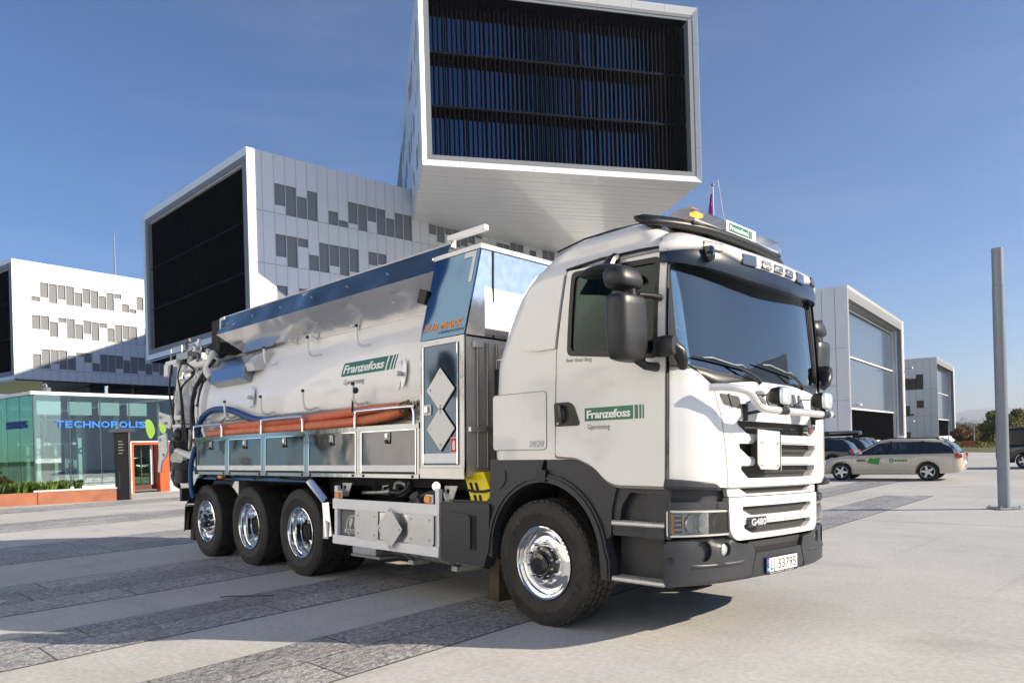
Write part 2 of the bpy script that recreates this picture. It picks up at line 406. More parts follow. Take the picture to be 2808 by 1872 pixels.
JOINT = mat('joint_dark', (.11,.105,.10), .9)
SOIL = mat('lawn_ground', (.10,.11,.035), .95, var=.4, vscale=.6)
# base sheet to the shore line; cut lower under water by the sea level
g = MB()
SHORE = [(-400,-300),(400,-300),(400,40),(160,130),(60,170),(-20,190),(-90,215),(-200,250),(-400,260)]
g.prism(SHORE, lambda u,v,t:(u,v,t), -1.2, -.01)
earth = g.build('ground', SOIL, smooth=0); tag(earth, kind='structure')
g = MB(); PLZ = [(-160,-120),(90,-120),(60,28),(-8.4,55.5),(-12.5,58.5),(-60,120),(-160,150)]
g.prism(PLZ, lambda u,v,t:(u,v,t), -.1, 0)
plaza = g.build('plaza_paving', CONC, smooth=0); tag(plaza, kind='structure')
# concrete is cast in big bays: narrow recessed joints as dark strips of their own depth
SL = -.096
def bx(x0, y): return x0 + SL*(y+2)
strips = [(-1.20,-.15,-14,13.9,.45),(-3.38,-2.30,-14,20.4,.6),(-6.45,-4.46,-16,26.5,.5),(-11.0,-8.55,-18,27,0),(-16.6,-14.1,-20,28,0),(-22.6,-20.3,-20,14,0)]
slabs = None; cnt = 0
def slab(u0, u1, v0, v1, k0=0., k1=0.):
    """one rough stone: u across (at y=-2), v along y; top broken into a small uneven grid"""
    mb = MB(); nu, nv = 5, max(3, int((v1-v0)/.22)); G = []
    for j in range(nv+1):
        for i in range(nu+1):
            y = v0+(v1-v0)*j/nv; x = bx(u0+(u1-u0)*i/nu, y); edge = i in (0,nu) or j in (0,nv)
            if j == nv and k1: y += k1*(i/nu-.5)
            G.append((x, y, .004 if edge else .006+random.uniform(0,.010)))
    F = [(j*(nu+1)+i, j*(nu+1)+i+1, (j+1)*(nu+1)+i+1, (j+1)*(nu+1)+i) for j in range(nv) for i in range(nu)]
    mb.add(G, F); return mb
for si, (x0, x1, y0, y1, skew) in enumerate(strips):
    bed = MB(); bed.add([(bx(x0,y0),y0,.0015),(bx(x1,y0),y0,.0015),(bx(x1,y1),y1+skew*.5,.0015),(bx(x0,y1),y1-skew*.5,.0015)], [(0,1,2,3)])
    bed.build('stone_bed', JOINT, plaza, smooth=0)
    rows = 2 if x1-x0 > .8 else 1
    if x1-x0 > 1.5: rows = 3
    near = si < 4
    for r in range(rows):
        a = x0+(x1-x0)*r/rows+.006; b_ = x0+(x1-x0)*(r+1)/rows-.006; y = y0 + random.uniform(0,1)
        while y < y1-.3:
            ln = random.uniform(1.3, 2.3); e = min(y+ln, y1)
            if e-y > .3: slab(a, b_, y, e-.014).build('stone_slab', SLATE, plaza, smooth=60)
            y = e
# straight sawn joints of the concrete bays
jm = MB()
def jline(p, q, wd=.018):
    d = (Vector(q)-Vector(p)).normalized(); nn = Vector((-d.y, d.x))*wd/2
    jm.add([(p[0]-nn.x,p[1]-nn.y,.003),(p[0]+nn.x,p[1]+nn.y,.003),(q[0]+nn.x,q[1]+nn.y,.003),(q[0]-nn.x,q[1]-nn.y,.003)], [(0,1,2,3)])
for x in (4.4, 9.0, 13.6, 18.2, 22.8): jline((bx(x,-12),-12), (bx(x,50),50))
for y in (-8.6, 8.2, 13.2, 18.4, 23.6, 28.8, 34, 39): jline((bx(-.1,y) if y<13 else -28, y-.2), (30, y+2.6))
for (xa, xb) in ((-2.27,-1.23),(-4.43,-3.41),(-8.5,-6.5),(-14.05,-11.05),(-20.2,-16.7)):
    for y in (-9.4,-4.7, .2, 5.1, 10.2): jline((bx(xa,y),y), (bx(xb,y),y), .008)
jm.build('expansion_joint', JOINT, plaza, smooth=0)
# lawn strip with low edge behind the plaza, rough grass, water, hills
water = MB(); water.add([(-4000,150,-1.0),(3000,-800,-1.0),(6000,9000,-1.0),(-9000,9000,-1.0)], [(0,1,2,3)])
WATER = mat('fjord_water', (.05,.09,.13), .25, spec=.5, bump=.35, bscale=.25, bdist=.3)
tag(water.build('water', WATER, smooth=0), kind='structure')
HILLF = mat('forested_hill', (.030,.042,.020), .95, var=.6, vscale=.02)
def hill(name, pts, depthv, m, rough, seed, amp=1.):
    """ridge: pts along (x,y,h); slopes fall away both sides"""
    random.seed(seed); mb = MB(); P = catmull([Vector(p) for p in pts], 16); n = len(P); rows = 9; loops = []
    for i, p in enumerate(P):
        t = (P[min(i+1,n-1)]-P[max(i-1,0)]); t.z = 0; t.normalize(); nn = Vector((-t.y, t.x, 0))
        L = []
        for r in range(rows):
            k = r/(rows-1)*2-1; h = p.z*(cos(k*pi/2)**.8)
            L.append(Vector((p.x, p.y, -3)) + nn*k*depthv + Vector((0,0,h + (random.uniform(-1,1)*rough if 0<r<rows-1 else 0))))
        loops.append(L)
    mb.loft(loops, closed=False, cap=False)
    return tag(mb.build(name, m, smooth=80), kind='structure')
def cdir(px, D):      # a point at image column px (of 2808) and depth D from the photographer
    l = (px-1404)/FOCAL_PX*D; v = CAM + fw*D + rt*l; return v
def hp(px, D, ypx):   # height so that the ridge shows at image row ypx
    hor = 1276-.0279*(px+634); v = cdir(px, D); return (v.x, v.y, CAM.z+(hor-ypx)*D/FOCAL_PX+3)
hill('hill_far', [hp(2300,9500,1150),hp(2480,9500,1142),hp(2590,9400,1134),hp(2650,9400,1127),hp(2720,9200,1118),hp(2800,9000,1116),hp(2950,9000,1100),hp(3200,9000,1110)], 1500, HILLF, 6, 3)
hill('hill_middle', [hp(2400,5200,1160),hp(2560,5200,1156),hp(2640,5000,1152),hp(2760,5000,1148),hp(2900,5000,1150)], 500, HILLF, 6, 4)
hill('wooded_shore', [hp(2380,1500,1180),hp(2500,1450,1172),hp(2570,1400,1162),hp(2640,1400,1160),hp(2700,1380,1165),hp(2760,1380,1172),hp(2900,1380,1174)], 60, HILLF, 1.2, 5)
# trees crowding the far wooded shore: too many to count
LEAFD = mat('far_foliage', (.035,.055,.025), .9, var=.5, vscale=.05)
def blob(mb, c, r, seg=6, hsc=1.):
    o = len(mb.v); mb.ball((0,0,0), 1, seg)
    for i in range(o, len(mb.v)):
        x,y,z = mb.v[i]; k = random.uniform(.75,1.2)*r; mb.v[i] = (c[0]+x*k, c[1]+y*k, c[2]+z*k*hsc)
random.seed(11); fb = MB()
for i in range(900):
    px = random.uniform(2420, 2860); D = random.uniform(1280,1420); v = cdir(px, D); topy = interp(px, [(2420,1178),(2570,1166),(2640,1163),(2700,1168),(2860,1176)])
    hor = 1276-.0279*(px+634); zt = CAM.z+(hor-topy)*D/FOCAL_PX; z = random.uniform(-1, max(3, zt-4)); blob(fb, (v.x,v.y,z+3), random.uniform(3,6), 6, 1.25)
tag(fb.build('far_woodland', LEAFD, smooth=0), 'dark wooded far shore across the water', 'woodland', kind='stuff')
# boats and pale houses on the far shore
HOUSEW = mat('far_house_white', (.75,.74,.72), .7); HROOF = mat('far_roof', (.16,.09,.07), .8)
random.seed(5)
for i in range(11):
    px = 2655+i*5.2+random.uniform(-1.5,1.5); D = 1262+random.uniform(-6,6); v = cdir(px, D); b = empty('far_boat', (v.x,v.y,-1), 'tiny white boat in the marina under the wooded far shore', 'boat', 'boats moored in the marina across the water')
    L = random.uniform(4,7); h = random.uniform(1.6,3.2)
    ms = MB(); ms.prism([(-L/2,1.2),(-L/2+.8,0),(L/2-.5,0),(L/2,1.3)], lambda u,q,t:(v.x+u*rt.x+t*fw.x, v.y+u*rt.y+t*fw.y, -1+q), -1, 1); ms.build('hull', HOUSEW, b)
    mc = MB(); mc.prism([(-L*.25,1.2),(-L*.2,h),(L*.12,h),(L*.25,1.2)], lambda u,q,t:(v.x+u*rt.x+t*fw.x, v.y+u*rt.y+t*fw.y, -1+q), -.7, .7); mc.build('cabin', HOUSEW, b)
for px, D, wd, hh, zz in ((2628,1300,12,5,6),(2720,1330,10,5,7),(2782,1800,14,22,8),(2645,3600,26,70,0),(2790,3600,34,95,0),(2768,3500,22,50,0),(2690,3700,20,42,0),(2625,3600,16,36,0)):
    v = cdir(px, D); nm = 'far_house' if hh < 30 else 'far_tower_block'
    lb = {2628:'long pale house among the trees on the far shore, left one',2720:'small pale house above the marina on the far shore',2782:'mid-rise block beyond the far woods right of the pole',2645:'slim distant tower in the city haze left of the pole',2790:'tallest distant tower right of the grey pole',2768:'lower distant block beside the tallest far tower',2690:'distant low block in the haze just left of the pole',2625:'leftmost distant block on the hazy skyline'}[px]
    b = empty(nm, (v.x,v.y,zz), lb, 'house' if hh < 30 else 'building')
    MB().box((v.x,v.y,zz+hh/2),(wd,wd*.7,hh),(0,0,YAW+pi/2)).build('wall', HOUSEW if hh<30 else mat('far_tower_grey',(.3,.3,.32),.7), b, smooth=0)
    if hh < 10: MB().prism([(-wd*.55,0),(wd*.55,0),(0,2.5)], lambda u,q,t:(v.x+u*rt.x+t*fw.x, v.y+u*rt.y+t*fw.y, zz+hh+q), -wd*.36, wd*.36).build('roof', HROOF, b, smooth=0)
    else: MB().box((v.x,v.y,zz+hh+1.5),(wd*.5,wd*.4,3),(0,0,YAW+pi/2)).build('roof', HROOF, b, smooth=0)
# ================================================================ office modules
PANEL = mat('white_facade_panel', (.80,.81,.82), .42, coat=.15, var=.025, vscale=.35, spec=.4)
BACKW = mat('facade_backing', (.24,.25,.27), .8)
LOUV = mat('louvre_aluminium', (.68,.70,.74), .5, metal=.3)
LOUVD = mat('louvre_gap', (.10,.11,.13), .8)
FRAMEP = mat('gable_frame_panel', (.82,.82,.82), .4, coat=.2, var=.02, vscale=.3)
SOFF = mat('soffit_plank', (.82,.815,.80), .33, coat=.35, var=.03, vscale=.3)
FINB = mat('black_fin', (.003,.003,.005), .7, spec=.15)
SCREEN = mat('black_screen', (.003,.003,.004), .8, spec=.1)
CURTW = glass_mat('curtain_wall_glass', (.05,.09,.15), 1.6, base=.45, boost=.9, gcol=(.08,.19,.32), bump=.04, bscale=.5)
WINDK = glass_mat('dark_window_glass', (.12,.15,.17), 1.6, base=.05)
ROOFM = mat('roof_membrane', (.3,.3,.3), .9)
def unit(name, m, b=.012):
    mb = MB().box((0,0,0),(1,1,1)); return mb.mesh(name, m, 0)
UP = unit('panel', PANEL); UF = unit('frame_panel', FRAMEP); US = unit('plank', SOFF); UFIN = unit('fin', FINB); UB = unit('backing', BACKW)
UW = unit('window_glass', WINDK); UCS = unit('cover_strip', mat('cover_strip_grey',(.58,.60,.64),.5))
LV = {}
def louvre_mesh(wd, h, mt=None, dense=.12):
    key = (round(wd,2), round(h*4)/4)
    if key in LV: return LV[key]
    mb = MB(); wd, h = key
    n = max(3, int(h/dense))
    for i in range(n):
        z = -h/2+h*(i+.5)/n; mb.box((0,.03,z), (wd-.03,.012,h/n*.52), (radians(28),0,0))
    mb.box((0,-.03,0),(wd,.01,h)) if False else None
    LV[key] = mb.mesh('louvre_slats', LOUV, 0); return LV[key]
class Face:
    """a vertical facade plane: origin at a corner on plan, direction angle, outward to its right-hand side"""
    def __init__(s, parent, O, ang, side=1):
        s.p = parent; s.O = Vector((O[0],O[1],0)); a = radians(ang); s.a = a; s.d = Vector((cos(a),sin(a),0))
        s.n = Vector((sin(a),-cos(a),0))*side
        s.pl = Vector(parent.location) if parent else Vector((0,0,0))
    def pt(s, u, z, off=0): return s.O + s.d*(u-off*getattr(s,'shear',0)) + s.n*off + Vector((0,0,z))
    def piece(s, src, name, u0, u1, z0, z1, off=.03, th=.05, **k):
        c = s.pt((u0+u1)/2, (z0+z1)/2, off) - s.pl
        o = inst(src, name, s.p, c, (u1-u0, th, z1-z0), (0,0,s.a))
        for kk, v in k.items(): o[kk] = v
        return o
    def louvre(s, u0, u1, z0, z1):
        m = louvre_mesh(u1-u0, z1-z0); c = s.pt((u0+u1)/2, (z0+z1)/2, -.055) - s.pl
        return inst(m, 'louvre', s.p, c, (1, 1, (z1-z0)/(round((z1-z0)*4)/4)), (0,0,s.a if s.n.dot(Vector((sin(s.a),-cos(s.a),0)))>0 else s.a+pi))
    def prism(s, poly, o0, o1): return MB().prism(poly, lambda u,z,t: tuple(s.pt(u,z,t)), o0, o1)
def storey_cells(F, cols, bands, pat, gap=.035, first=2):
    """cols: list of u edges; bands: [(ztop,zbot)]; pat[(band,col)] = (top,bot) of the louvred opening"""
    for c_ in cols[1:-1]: F.piece(UCS, 'cover_strip', c_-.032, c_+.032, bands[-1][1]+.02, bands[0][0]-.02, .05, .03)
    for ci in range(len(cols)-1):
        u0, u1 = cols[ci]+gap/2, cols[ci+1]-gap/2
        for bi, (zt, zb) in enumerate(bands):
            op = pat.get((bi, ci))
            if not op: F.piece(UP, 'facade_panel', u0, u1, zb+gap/2, zt-gap/2); continue
            a, b = op[0], max(op[1], zb+.03)
            if zt-a > .15: F.piece(UP, 'facade_panel', u0, u1, a+gap/2, zt-gap/2)
            if b-zb > .15: F.piece(UP, 'facade_panel', u0, u1, zb+gap/2, b-gap/2)
            F.louvre(u0, u1, b, a)
def frame_gable(F, W, z0, z1, fr=.95, depth=.9, seg=(8,3), out=.06, fs=None):
    """white bevelled frame round a recessed gable, in mitred panels; returns the inner rectangle"""
    inn = fr; si = fs or fr
    def quad(name, a, b, c, d):     # a,b outer edge (u,z), c,d inner edge
        mb = MB(); P = [F.pt(*a,out), F.pt(*b,out), F.pt(*c,-depth*.35), F.pt(*d,-depth*.35)]
        Q = [p - F.n*.12 for p in P]
        mb.add([tuple(p-F.pl) for p in P+Q], [(0,1,2,3),(7,6,5,4),(0,4,5,1),(1,5,6,2),(2,6,7,3),(3,7,4,0)])
        o = bpy.data.objects.new('frame_panel', mb.mesh(name, FRAMEP, 0)); COL.objects.link(o); o.parent = F.p
    n = seg[0]
    for k in range(n):
        ua, ub = W*k/n+.012*(k>0), W*(k+1)/n-.012*(k<n-1); ia = max(si, ua) if k else si; ib = min(W-si, ub) if k < n-1 else W-si
        quad('fr', (ua,z1),(ub,z1),(ib,z1-inn),(ia,z1-inn)); quad('fr', (ub,z0),(ua,z0),(ia,z0+inn),(ib,z0+inn))
    n = seg[1]
    for k in range(n):
        H = z1-z0; za, zb = z0+H*k/n+.012*(k>0), z0+H*(k+1)/n-.012*(k<n-1); ia = max(z0+inn, za) if k else z0+inn; ib = min(z1-inn, zb) if k < n-1 else z1-inn
        quad('fr', (0,za),(0,zb),(si,ib),(si,ia)); quad('fr', (W,zb),(W,za),(W-si,ia),(W-si,ib))
    return si, W-si, z0+inn, z1-inn
def shell(F, W, z0, z1, L, name='core'):
    """solid body behind a gable: pushes back L metres against the outward normal"""
    mb = MB(); mb.prism([(.04,z0+.04),(W-.04,z0+.04),(W-.04,z1-.04),(.04,z1-.04)], lambda u,z,t: tuple(F.pt(u,z,t)-F.pl), -1.6, -L)
    o = bpy.data.objects.new(name, mb.mesh(name, BACKW, 0)); COL.objects.link(o); o.parent = F.p; return o

# ---- B: lower module, dark gable towards the square's left, long louvred side to the right
BX, BY = -47.17, 18.9; BZ0, BZ1 = 10.05, 23.2
B = empty('office_module', (BX,BY,BZ0), 'white office block with a black slatted gable, carrying the raised block above the truck', 'building')
FB = Face(B, (BX,BY), 90)            # long right side, outward +x
body = MB().lohi((BX-20.9, BY+1.6, BZ0+.05), (BX-.06, BY+95, BZ1-.06)); o = body.build('core', BACKW, B, smooth=0)
rim = MB()
for lo, hi in (((BX-20.9,BY+.12,BZ1-.9),(BX-.06,BY+1.6,BZ1-.06)),((BX-20.9,BY+.12,BZ0+.05),(BX-.06,BY+1.6,BZ0+.9)),((BX-.9,BY+.12,BZ0+.9),(BX-.06,BY+1.6,BZ1-.9)),((BX-20.9,BY+.12,BZ0+.9),(BX-20,BY+1.6,BZ1-.9))): rim.lohi(lo, hi)
rim.build('core_rim', BACKW, B, smooth=0)
colsB = [.0,.30,1.14]+[1.14+.915+.888*k for k in range(0,44)]
bandsB = [(23.2,18.88),(18.88,15.1),(15.1,11.33),(11.33,10.05)]
p1 = {2:(21.05,19.5),3:(21.05,18.9),4:(20.45,18.9),5:(21.05,18.9),7:(19.9,18.9),8:(19.35,18.9),9:(20.95,19.3),10:(20.95,18.9),11:(20.95,19.8),12:(20.95,18.9),13:(20.35,18.9),14:(20.95,18.9),15:(20.95,18.9),18:(20.95,19.85),19:(20.95,19.3),20:(20.95,20.1),21:(20.95,19.2),22:(20.4,19.4),23:(20.9,19.8),24:(20.9,20.4),27:(20.4,19.8),28:(20.4,19.8),29:(20.9,19.9),30:(20.9,20.0),32:(20.4,19),34:(20.9,19.4),35:(20.9,19.4),38:(20.4,19)}
p2 = {2:(17.35,15.75),3:(17.35,15.15),4:(17.35,16.75),5:(16.25,15.12),6:(17.3,15.12),7:(17.3,15.7),8:(17.3,15.2),9:(17.3,15.5),11:(17.3,16.3),12:(17.3,16.45),14:(16.7,15.2),15:(17.3,15.2),17:(17.3,16.2),18:(16.7,15.2),20:(17.3,15.2),21:(17.3,16.2),22:(16.7,15.2),25:(17.3,15.2),26:(17.3,15.7)}
random.seed(21); pat = {}
for k, v in p1.items(): pat[(0,k+1)] = v
for k, v in p2.items(): pat[(1,k+1)] = v
pat[(2,3)] = (13.6,12.5)
for k in range(5, 46):
    if random.random() < .6: pat[(2,k)] = random.choice([(13.6,12.5),(13.6,11.4),(13.0,11.4),(13.6,12)])
storey_cells(FB, colsB, bandsB, pat)
FB.piece(UW, 'window', colsB[7]+.02, colsB[8]-.02, 20.42, 21.05, .0, .02)
FBg = Face(B, (BX,BY), 180, -1)      # gable, outward -y, u runs to -x
gi = frame_gable(FBg, 20.9, BZ0, BZ1, .95, .7, (5,3), .0, .6)
def dark_gable(F, gi, bars, n, depth=.85, per=False):
    u0, u1, z0, z1 = gi
    F.piece(unit('screen', SCREEN), 'screen_backing', u0-.1, u1+.1, z0-.1, z1+.1, -depth, .05)
    mb = MB()
    for k in range(n):
        u = u0+(u1-u0)*(k+.5)/n
        P = F.pt(u, (z0+z1)/2, -depth*.62); mb.box(tuple(P-F.pl), (.05, .16, z1-z0), (0,0,F.a+.5))
    o = bpy.data.objects.new('fin_screen', mb.mesh('fin_screen', FINB, 0)); COL.objects.link(o); o.parent = F.p; o['kind'] = 'stuff'
    for z in bars:
        F.piece(unit('rail', mat('screen_rail',(.008,.01,.016),.7,spec=.15)), 'screen_rail', u0, u1, z-.035, z+.035, -depth*.42, .08)
    rv = [((u0,z0-.0),(u1,z0)),((u0,z1),(u1,z1))]
    mb = MB()   # reveal linings
    for a, b in ((u0,u0),(u1,u1)):
        P = [F.pt(a,z0,-.3),F.pt(a,z1,-.3),F.pt(a,z1,-depth),F.pt(a,z0,-depth)]; mb.add([tuple(p-F.pl) for p in P], [(0,1,2,3)])
    for z in (z0,z1):
        P = [F.pt(u0,z,-.3),F.pt(u1,z,-.3),F.pt(u1,z,-depth),F.pt(u0,z,-depth)]; mb.add([tuple(p-F.pl) for p in P], [(0,1,2,3)])
    o = bpy.data.objects.new('reveal', mb.mesh('reveal', FRAMEP, 0)); COL.objects.link(o); o.parent = F.p
dark_gable(FBg, gi, (18.2,14.55), 80)
bs = MB().lohi((BX-20.9,BY+.2,BZ0-.14),(BX-.06,BY+95,BZ0+.04)); bs.build('soffit', mat('dark_soffit',(.05,.045,.045),.12,coat=.8,bump=.2,bscale=.4,bdist=.05), B, smooth=0)

# ---- T: raised module above the truck
TA = 59.76; TO = (-36.62, 26.47); TZ0, TZ1 = 20.7, 33.72; TW = 20.89
T = empty('raised_office_block', (TO[0],TO[1],TZ0), 'huge white cantilevered office block floating over the truck with a dark blue glazed end', 'building')
FT = Face(T, TO, TA); FT.shear = .062
gi = frame_gable(FT, TW, TZ0, TZ1, .82, 1.0, (8,5), .0, .55)
u0, u1, z0, z1 = gi
sh = [(z1, 29.0),(29.0,25.1),(25.1,z0)]
zb = [29.05, 25.3]
backd = 2.0
GLS = unit('pane', CURTW)
for bi, (a, b) in enumerate([(z1,29.05),(29.05,25.3),(25.3,z0)]):
    n = 14
    for k in range(n):
        FT.piece(GLS, 'glass_pane', u0+(u1-u0)*k/n+.03, u0+(u1-u0)*(k+1)/n-.03, b+.12, a-.35, -backd, .03)
        FT.piece(UFIN, 'mullion', u0+(u1-u0)*k/n-.03, u0+(u1-u0)*k/n+.03, b, a, -backd+.02, .12)
    if bi: FT.piece(UFIN, 'floor_beam', u0, u1, a-.34, a+.11, -backd+.05, .3)
    else: FT.piece(UFIN, 'floor_beam', u0, u1, a-.34, a-.01, -backd+.05, .3)
    m = 59
    for k in range(m):
        u = u0+(u1-u0)*(k+.5)/m; P = FT.pt(u, (a+b)/2, -1.15) - FT.pl
        inst(UFIN, 'sun_fin', T, P, (.035, .36, a-b-.30), (0,0,FT.a+radians(8)))
    if bi < 2: FT.piece(UFIN, 'walkway', u0, u1, b-.09, b+.05, -1.5, .9)
FT.piece(UFIN, 'lower_rail', u0, u1, z0, z0+.22, -1.3, .7)
# office interior glimpsed through the glass
INT = mat('office_interior', (.10,.11,.13), .8); LITC = mat('ceiling_light', (.8,.75,.6), .5, emit=(1,.75,.45,1.5))
FT.piece(unit('inner', INT), 'inner_wall', u0, u1, z0, z1, -9, .1)
for k, (a, b) in enumerate([(33,32),(28.2,27.9),(24.4,24.1)]):
    for j in range(5): FT.piece(unit('strip', LITC), 'ceiling_light', 2+j*3.8+k, 3.1+j*3.8+k, [32.0,28.0,24.3][k], [32.04,28.04,24.34][k], -4.5, .12)
# reveal of the frame
mb = MB()
for a in (u0, u1): mb.add([tuple(FT.pt(a,z,o_)-FT.pl) for z, o_ in ((z0,-.42),(z1,-.42),(z1,-backd),(z0,-backd))], [(0,1,2,3)])
for z in (z0, z1): mb.add([tuple(FT.pt(a,z,o_)-FT.pl) for a, o_ in ((u0,-.42),(u1,-.42),(u1,-backd),(u0,-backd))], [(0,1,2,3)])
o = bpy.data.objects.new('reveal', mb.mesh('reveal', FINB, 0)); COL.objects.link(o); o.parent = T
TL = 70.
mb = MB(); mb.prism([(.06,z0-.3),(TW-.06,z0-.3),(TW-.06,TZ1-.08),(.06,TZ1-.08)], lambda u,z,t: tuple(FT.pt(u,z,t)-FT.pl), -9.2, -TL)
for pl in ([(.06,TZ1-.7),(TW-.06,TZ1-.7),(TW-.06,TZ1-.08),(.06,TZ1-.08)], [(.06,TZ0+.13),(TW-.06,TZ0+.13),(TW-.06,z0-.01),(.06,z0-.01)], [(.06,z0),(.7,z0),(.7,TZ1-.8),(.06,TZ1-.8)], [(TW-.7,z0),(TW-.06,z0),(TW-.06,TZ1-.8),(TW-.7,TZ1-.8)]):
    mb.prism(pl, lambda u,z,t: tuple(FT.pt(u,z,t)-FT.pl), -.2, -9.2)
o = bpy.data.objects.new('core', mb.mesh('core', BACKW, 0)); COL.objects.link(o); o.parent = T
# soffit planks, running across the block
pw = .93
for k in range(46):
    d0 = -.08-pw*k; c = FT.pt(TW/2, TZ0+.02-random.uniform(0,.012), d0-pw/2) - FT.pl
    inst(US, 'soffit_plank', T, c, (TW-.03, pw-.05, .06), (random.uniform(-.002,.002),0,FT.a))
# long left side with slot windows
FTl = Face(T, TO, 146.2, -1)
pat = {}; random.seed(4)
colsT = [.02+.9*k for k in range(31)]
bT = [(TZ1,29.5),(29.5,25.7),(25.7,22.0),(22.0,TZ0)]
for k in range(2, 30):
    for b_ in range(3):
        if random.random() < .62: zt = bT[b_][0]-random.choice([1.9,1.9,2.4]); pat[(b_,k)] = (zt, max(bT[b_][1], zt-random.choice([1.1,1.6,2.2])))
storey_cells(FTl, colsT, bT, pat)
FTr = Face(T, FT.pt(TW,0)[:2], 146.2, 1)
for k in range(8): FTr.piece(UP, 'facade_panel', 8.5*k+.03, 8.5*k+8.47, TZ0+.02, TZ1, .0, .05)

# ---- A: far left module
AA = 99.6; AO = (-92.1,13.4); AZ0, AZ1 = 10.15, 23.2
A = empty('office_module', (AO[0],AO[1],AZ0), 'white louvred office block at the far left, half in sun, above the glass pavilion', 'building')
FA = Face(A, AO, AA)
colsA = [0,.92,1.88]+[1.88+.905*(k+1) for k in range(30)]
cA = [(2,19.35,18.9),(3,21,19.4),(4,21,18.9),(5,21,19.4),(6,21,18.9),(7,20.4,18.9),(8,21,19.35),(9,20.9,18.9),(10,20.4,18.9),(11,20.9,18.9),(12,20.9,20.4),(13,19.8,18.9),(14,19.3,18.9),(15,20.9,19.35),
 (2,17.3,15.8),(3,17.3,15.8),(4,16.75,15.2),(5,17.3,16.8),(6,17.3,15.2),(7,16.75,15.2),(8,17.3,15.8),(9,17.2,15.2),(10,17.2,16.7),(11,16.7,15.2),(12,17.2,15.2),(13,17.2,15.6),(14,17.2,15.7),(16,17.2,15.2),
 (2,13,11.5),(3,13.6,11.5),(4,13.6,12.1),(5,13.6,11.5),(6,13.1,11.5),(7,13.5,13.1),(8,13.5,12.5),(9,12.4,11.5),(10,13.5,11.5),(11,13.5,11.5),(12,13.5,12),(13,13,11.5),(14,13.5,11.5),(15,13.5,11.9),(16,12.8,11.5),(17,13,11.9),(18,13,11.5)]
pat = {}
for k, a, b_ in cA: pat[(0 if a > 18 else (1 if a > 14.9 else 2), k)] = (a, b_)
random.seed(6)
for k in range(19, 31):
    for b_, zz in enumerate((20.9,17.3,13.5)):
        if random.random() < .7: pat[(b_,k)] = (zz, zz-random.choice([1.1,2,1.6]))
storey_cells(FA, colsA, bandsB[:3]+[(11.33,AZ0)], pat)
FAg = Face(A, AO, AA+90, -1)
gi = frame_gable(FAg, 20.9, AZ0, AZ1, .95, .7, (5,3), .0, .6); dark_gable(FAg, gi, (18.6,14.7), 70)
mb = MB(); mb.prism([(.06,AZ0+.05),(20.8,AZ0+.05),(20.8,AZ1-.06),(.06,AZ1-.06)], lambda u,z,t: tuple(FAg.pt(u,z,t)-FAg.pl), -2.6, -90)
for pl in ([(.06,AZ1-.9),(20.8,AZ1-.9),(20.8,AZ1-.06),(.06,AZ1-.06)], [(.06,AZ0+.05),(20.8,AZ0+.05),(20.8,AZ0+.9),(.06,AZ0+.9)], [(.06,AZ0+.9),(.9,AZ0+.9),(.9,AZ1-.9),(.06,AZ1-.9)]):
    mb.prism(pl, lambda u,z,t: tuple(FAg.pt(u,z,t)-FAg.pl), -.1, -2.6)
o = bpy.data.objects.new('core', mb.mesh('core', BACKW, 0)); COL.objects.link(o); o.parent = A
mb = MB(); mb.prism([(.06,AZ0-.12),(20.8,AZ0-.12),(20.8,AZ0+.03),(.06,AZ0+.03)], lambda u,z,t: tuple(FAg.pt(u,z,t)-FAg.pl), -.1, -90)
o = bpy.data.objects.new('soffit', mb.mesh('soffit', MATS['dark_soffit'], 0)); COL.objects.link(o); o.parent = A

# ---- ground floors and the complex behind (dark glazed lobby under the modules)
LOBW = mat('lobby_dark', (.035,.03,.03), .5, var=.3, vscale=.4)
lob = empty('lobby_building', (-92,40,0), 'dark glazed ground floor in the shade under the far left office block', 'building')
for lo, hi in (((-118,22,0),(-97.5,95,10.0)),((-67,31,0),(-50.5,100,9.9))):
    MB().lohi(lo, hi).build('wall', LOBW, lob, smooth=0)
for k in range(14):
    MB().lohi((-97.4,22+k*5,0),(-97.2,22+k*5+.25,9.9)).build('mullion', GREYP, lob, smooth=0)
    MB().lohi((-97.35,22.3+k*5,.1),(-97.3,26.9+k*5,9.8)).build('glass_pane', WINDK, lob, smooth=0)

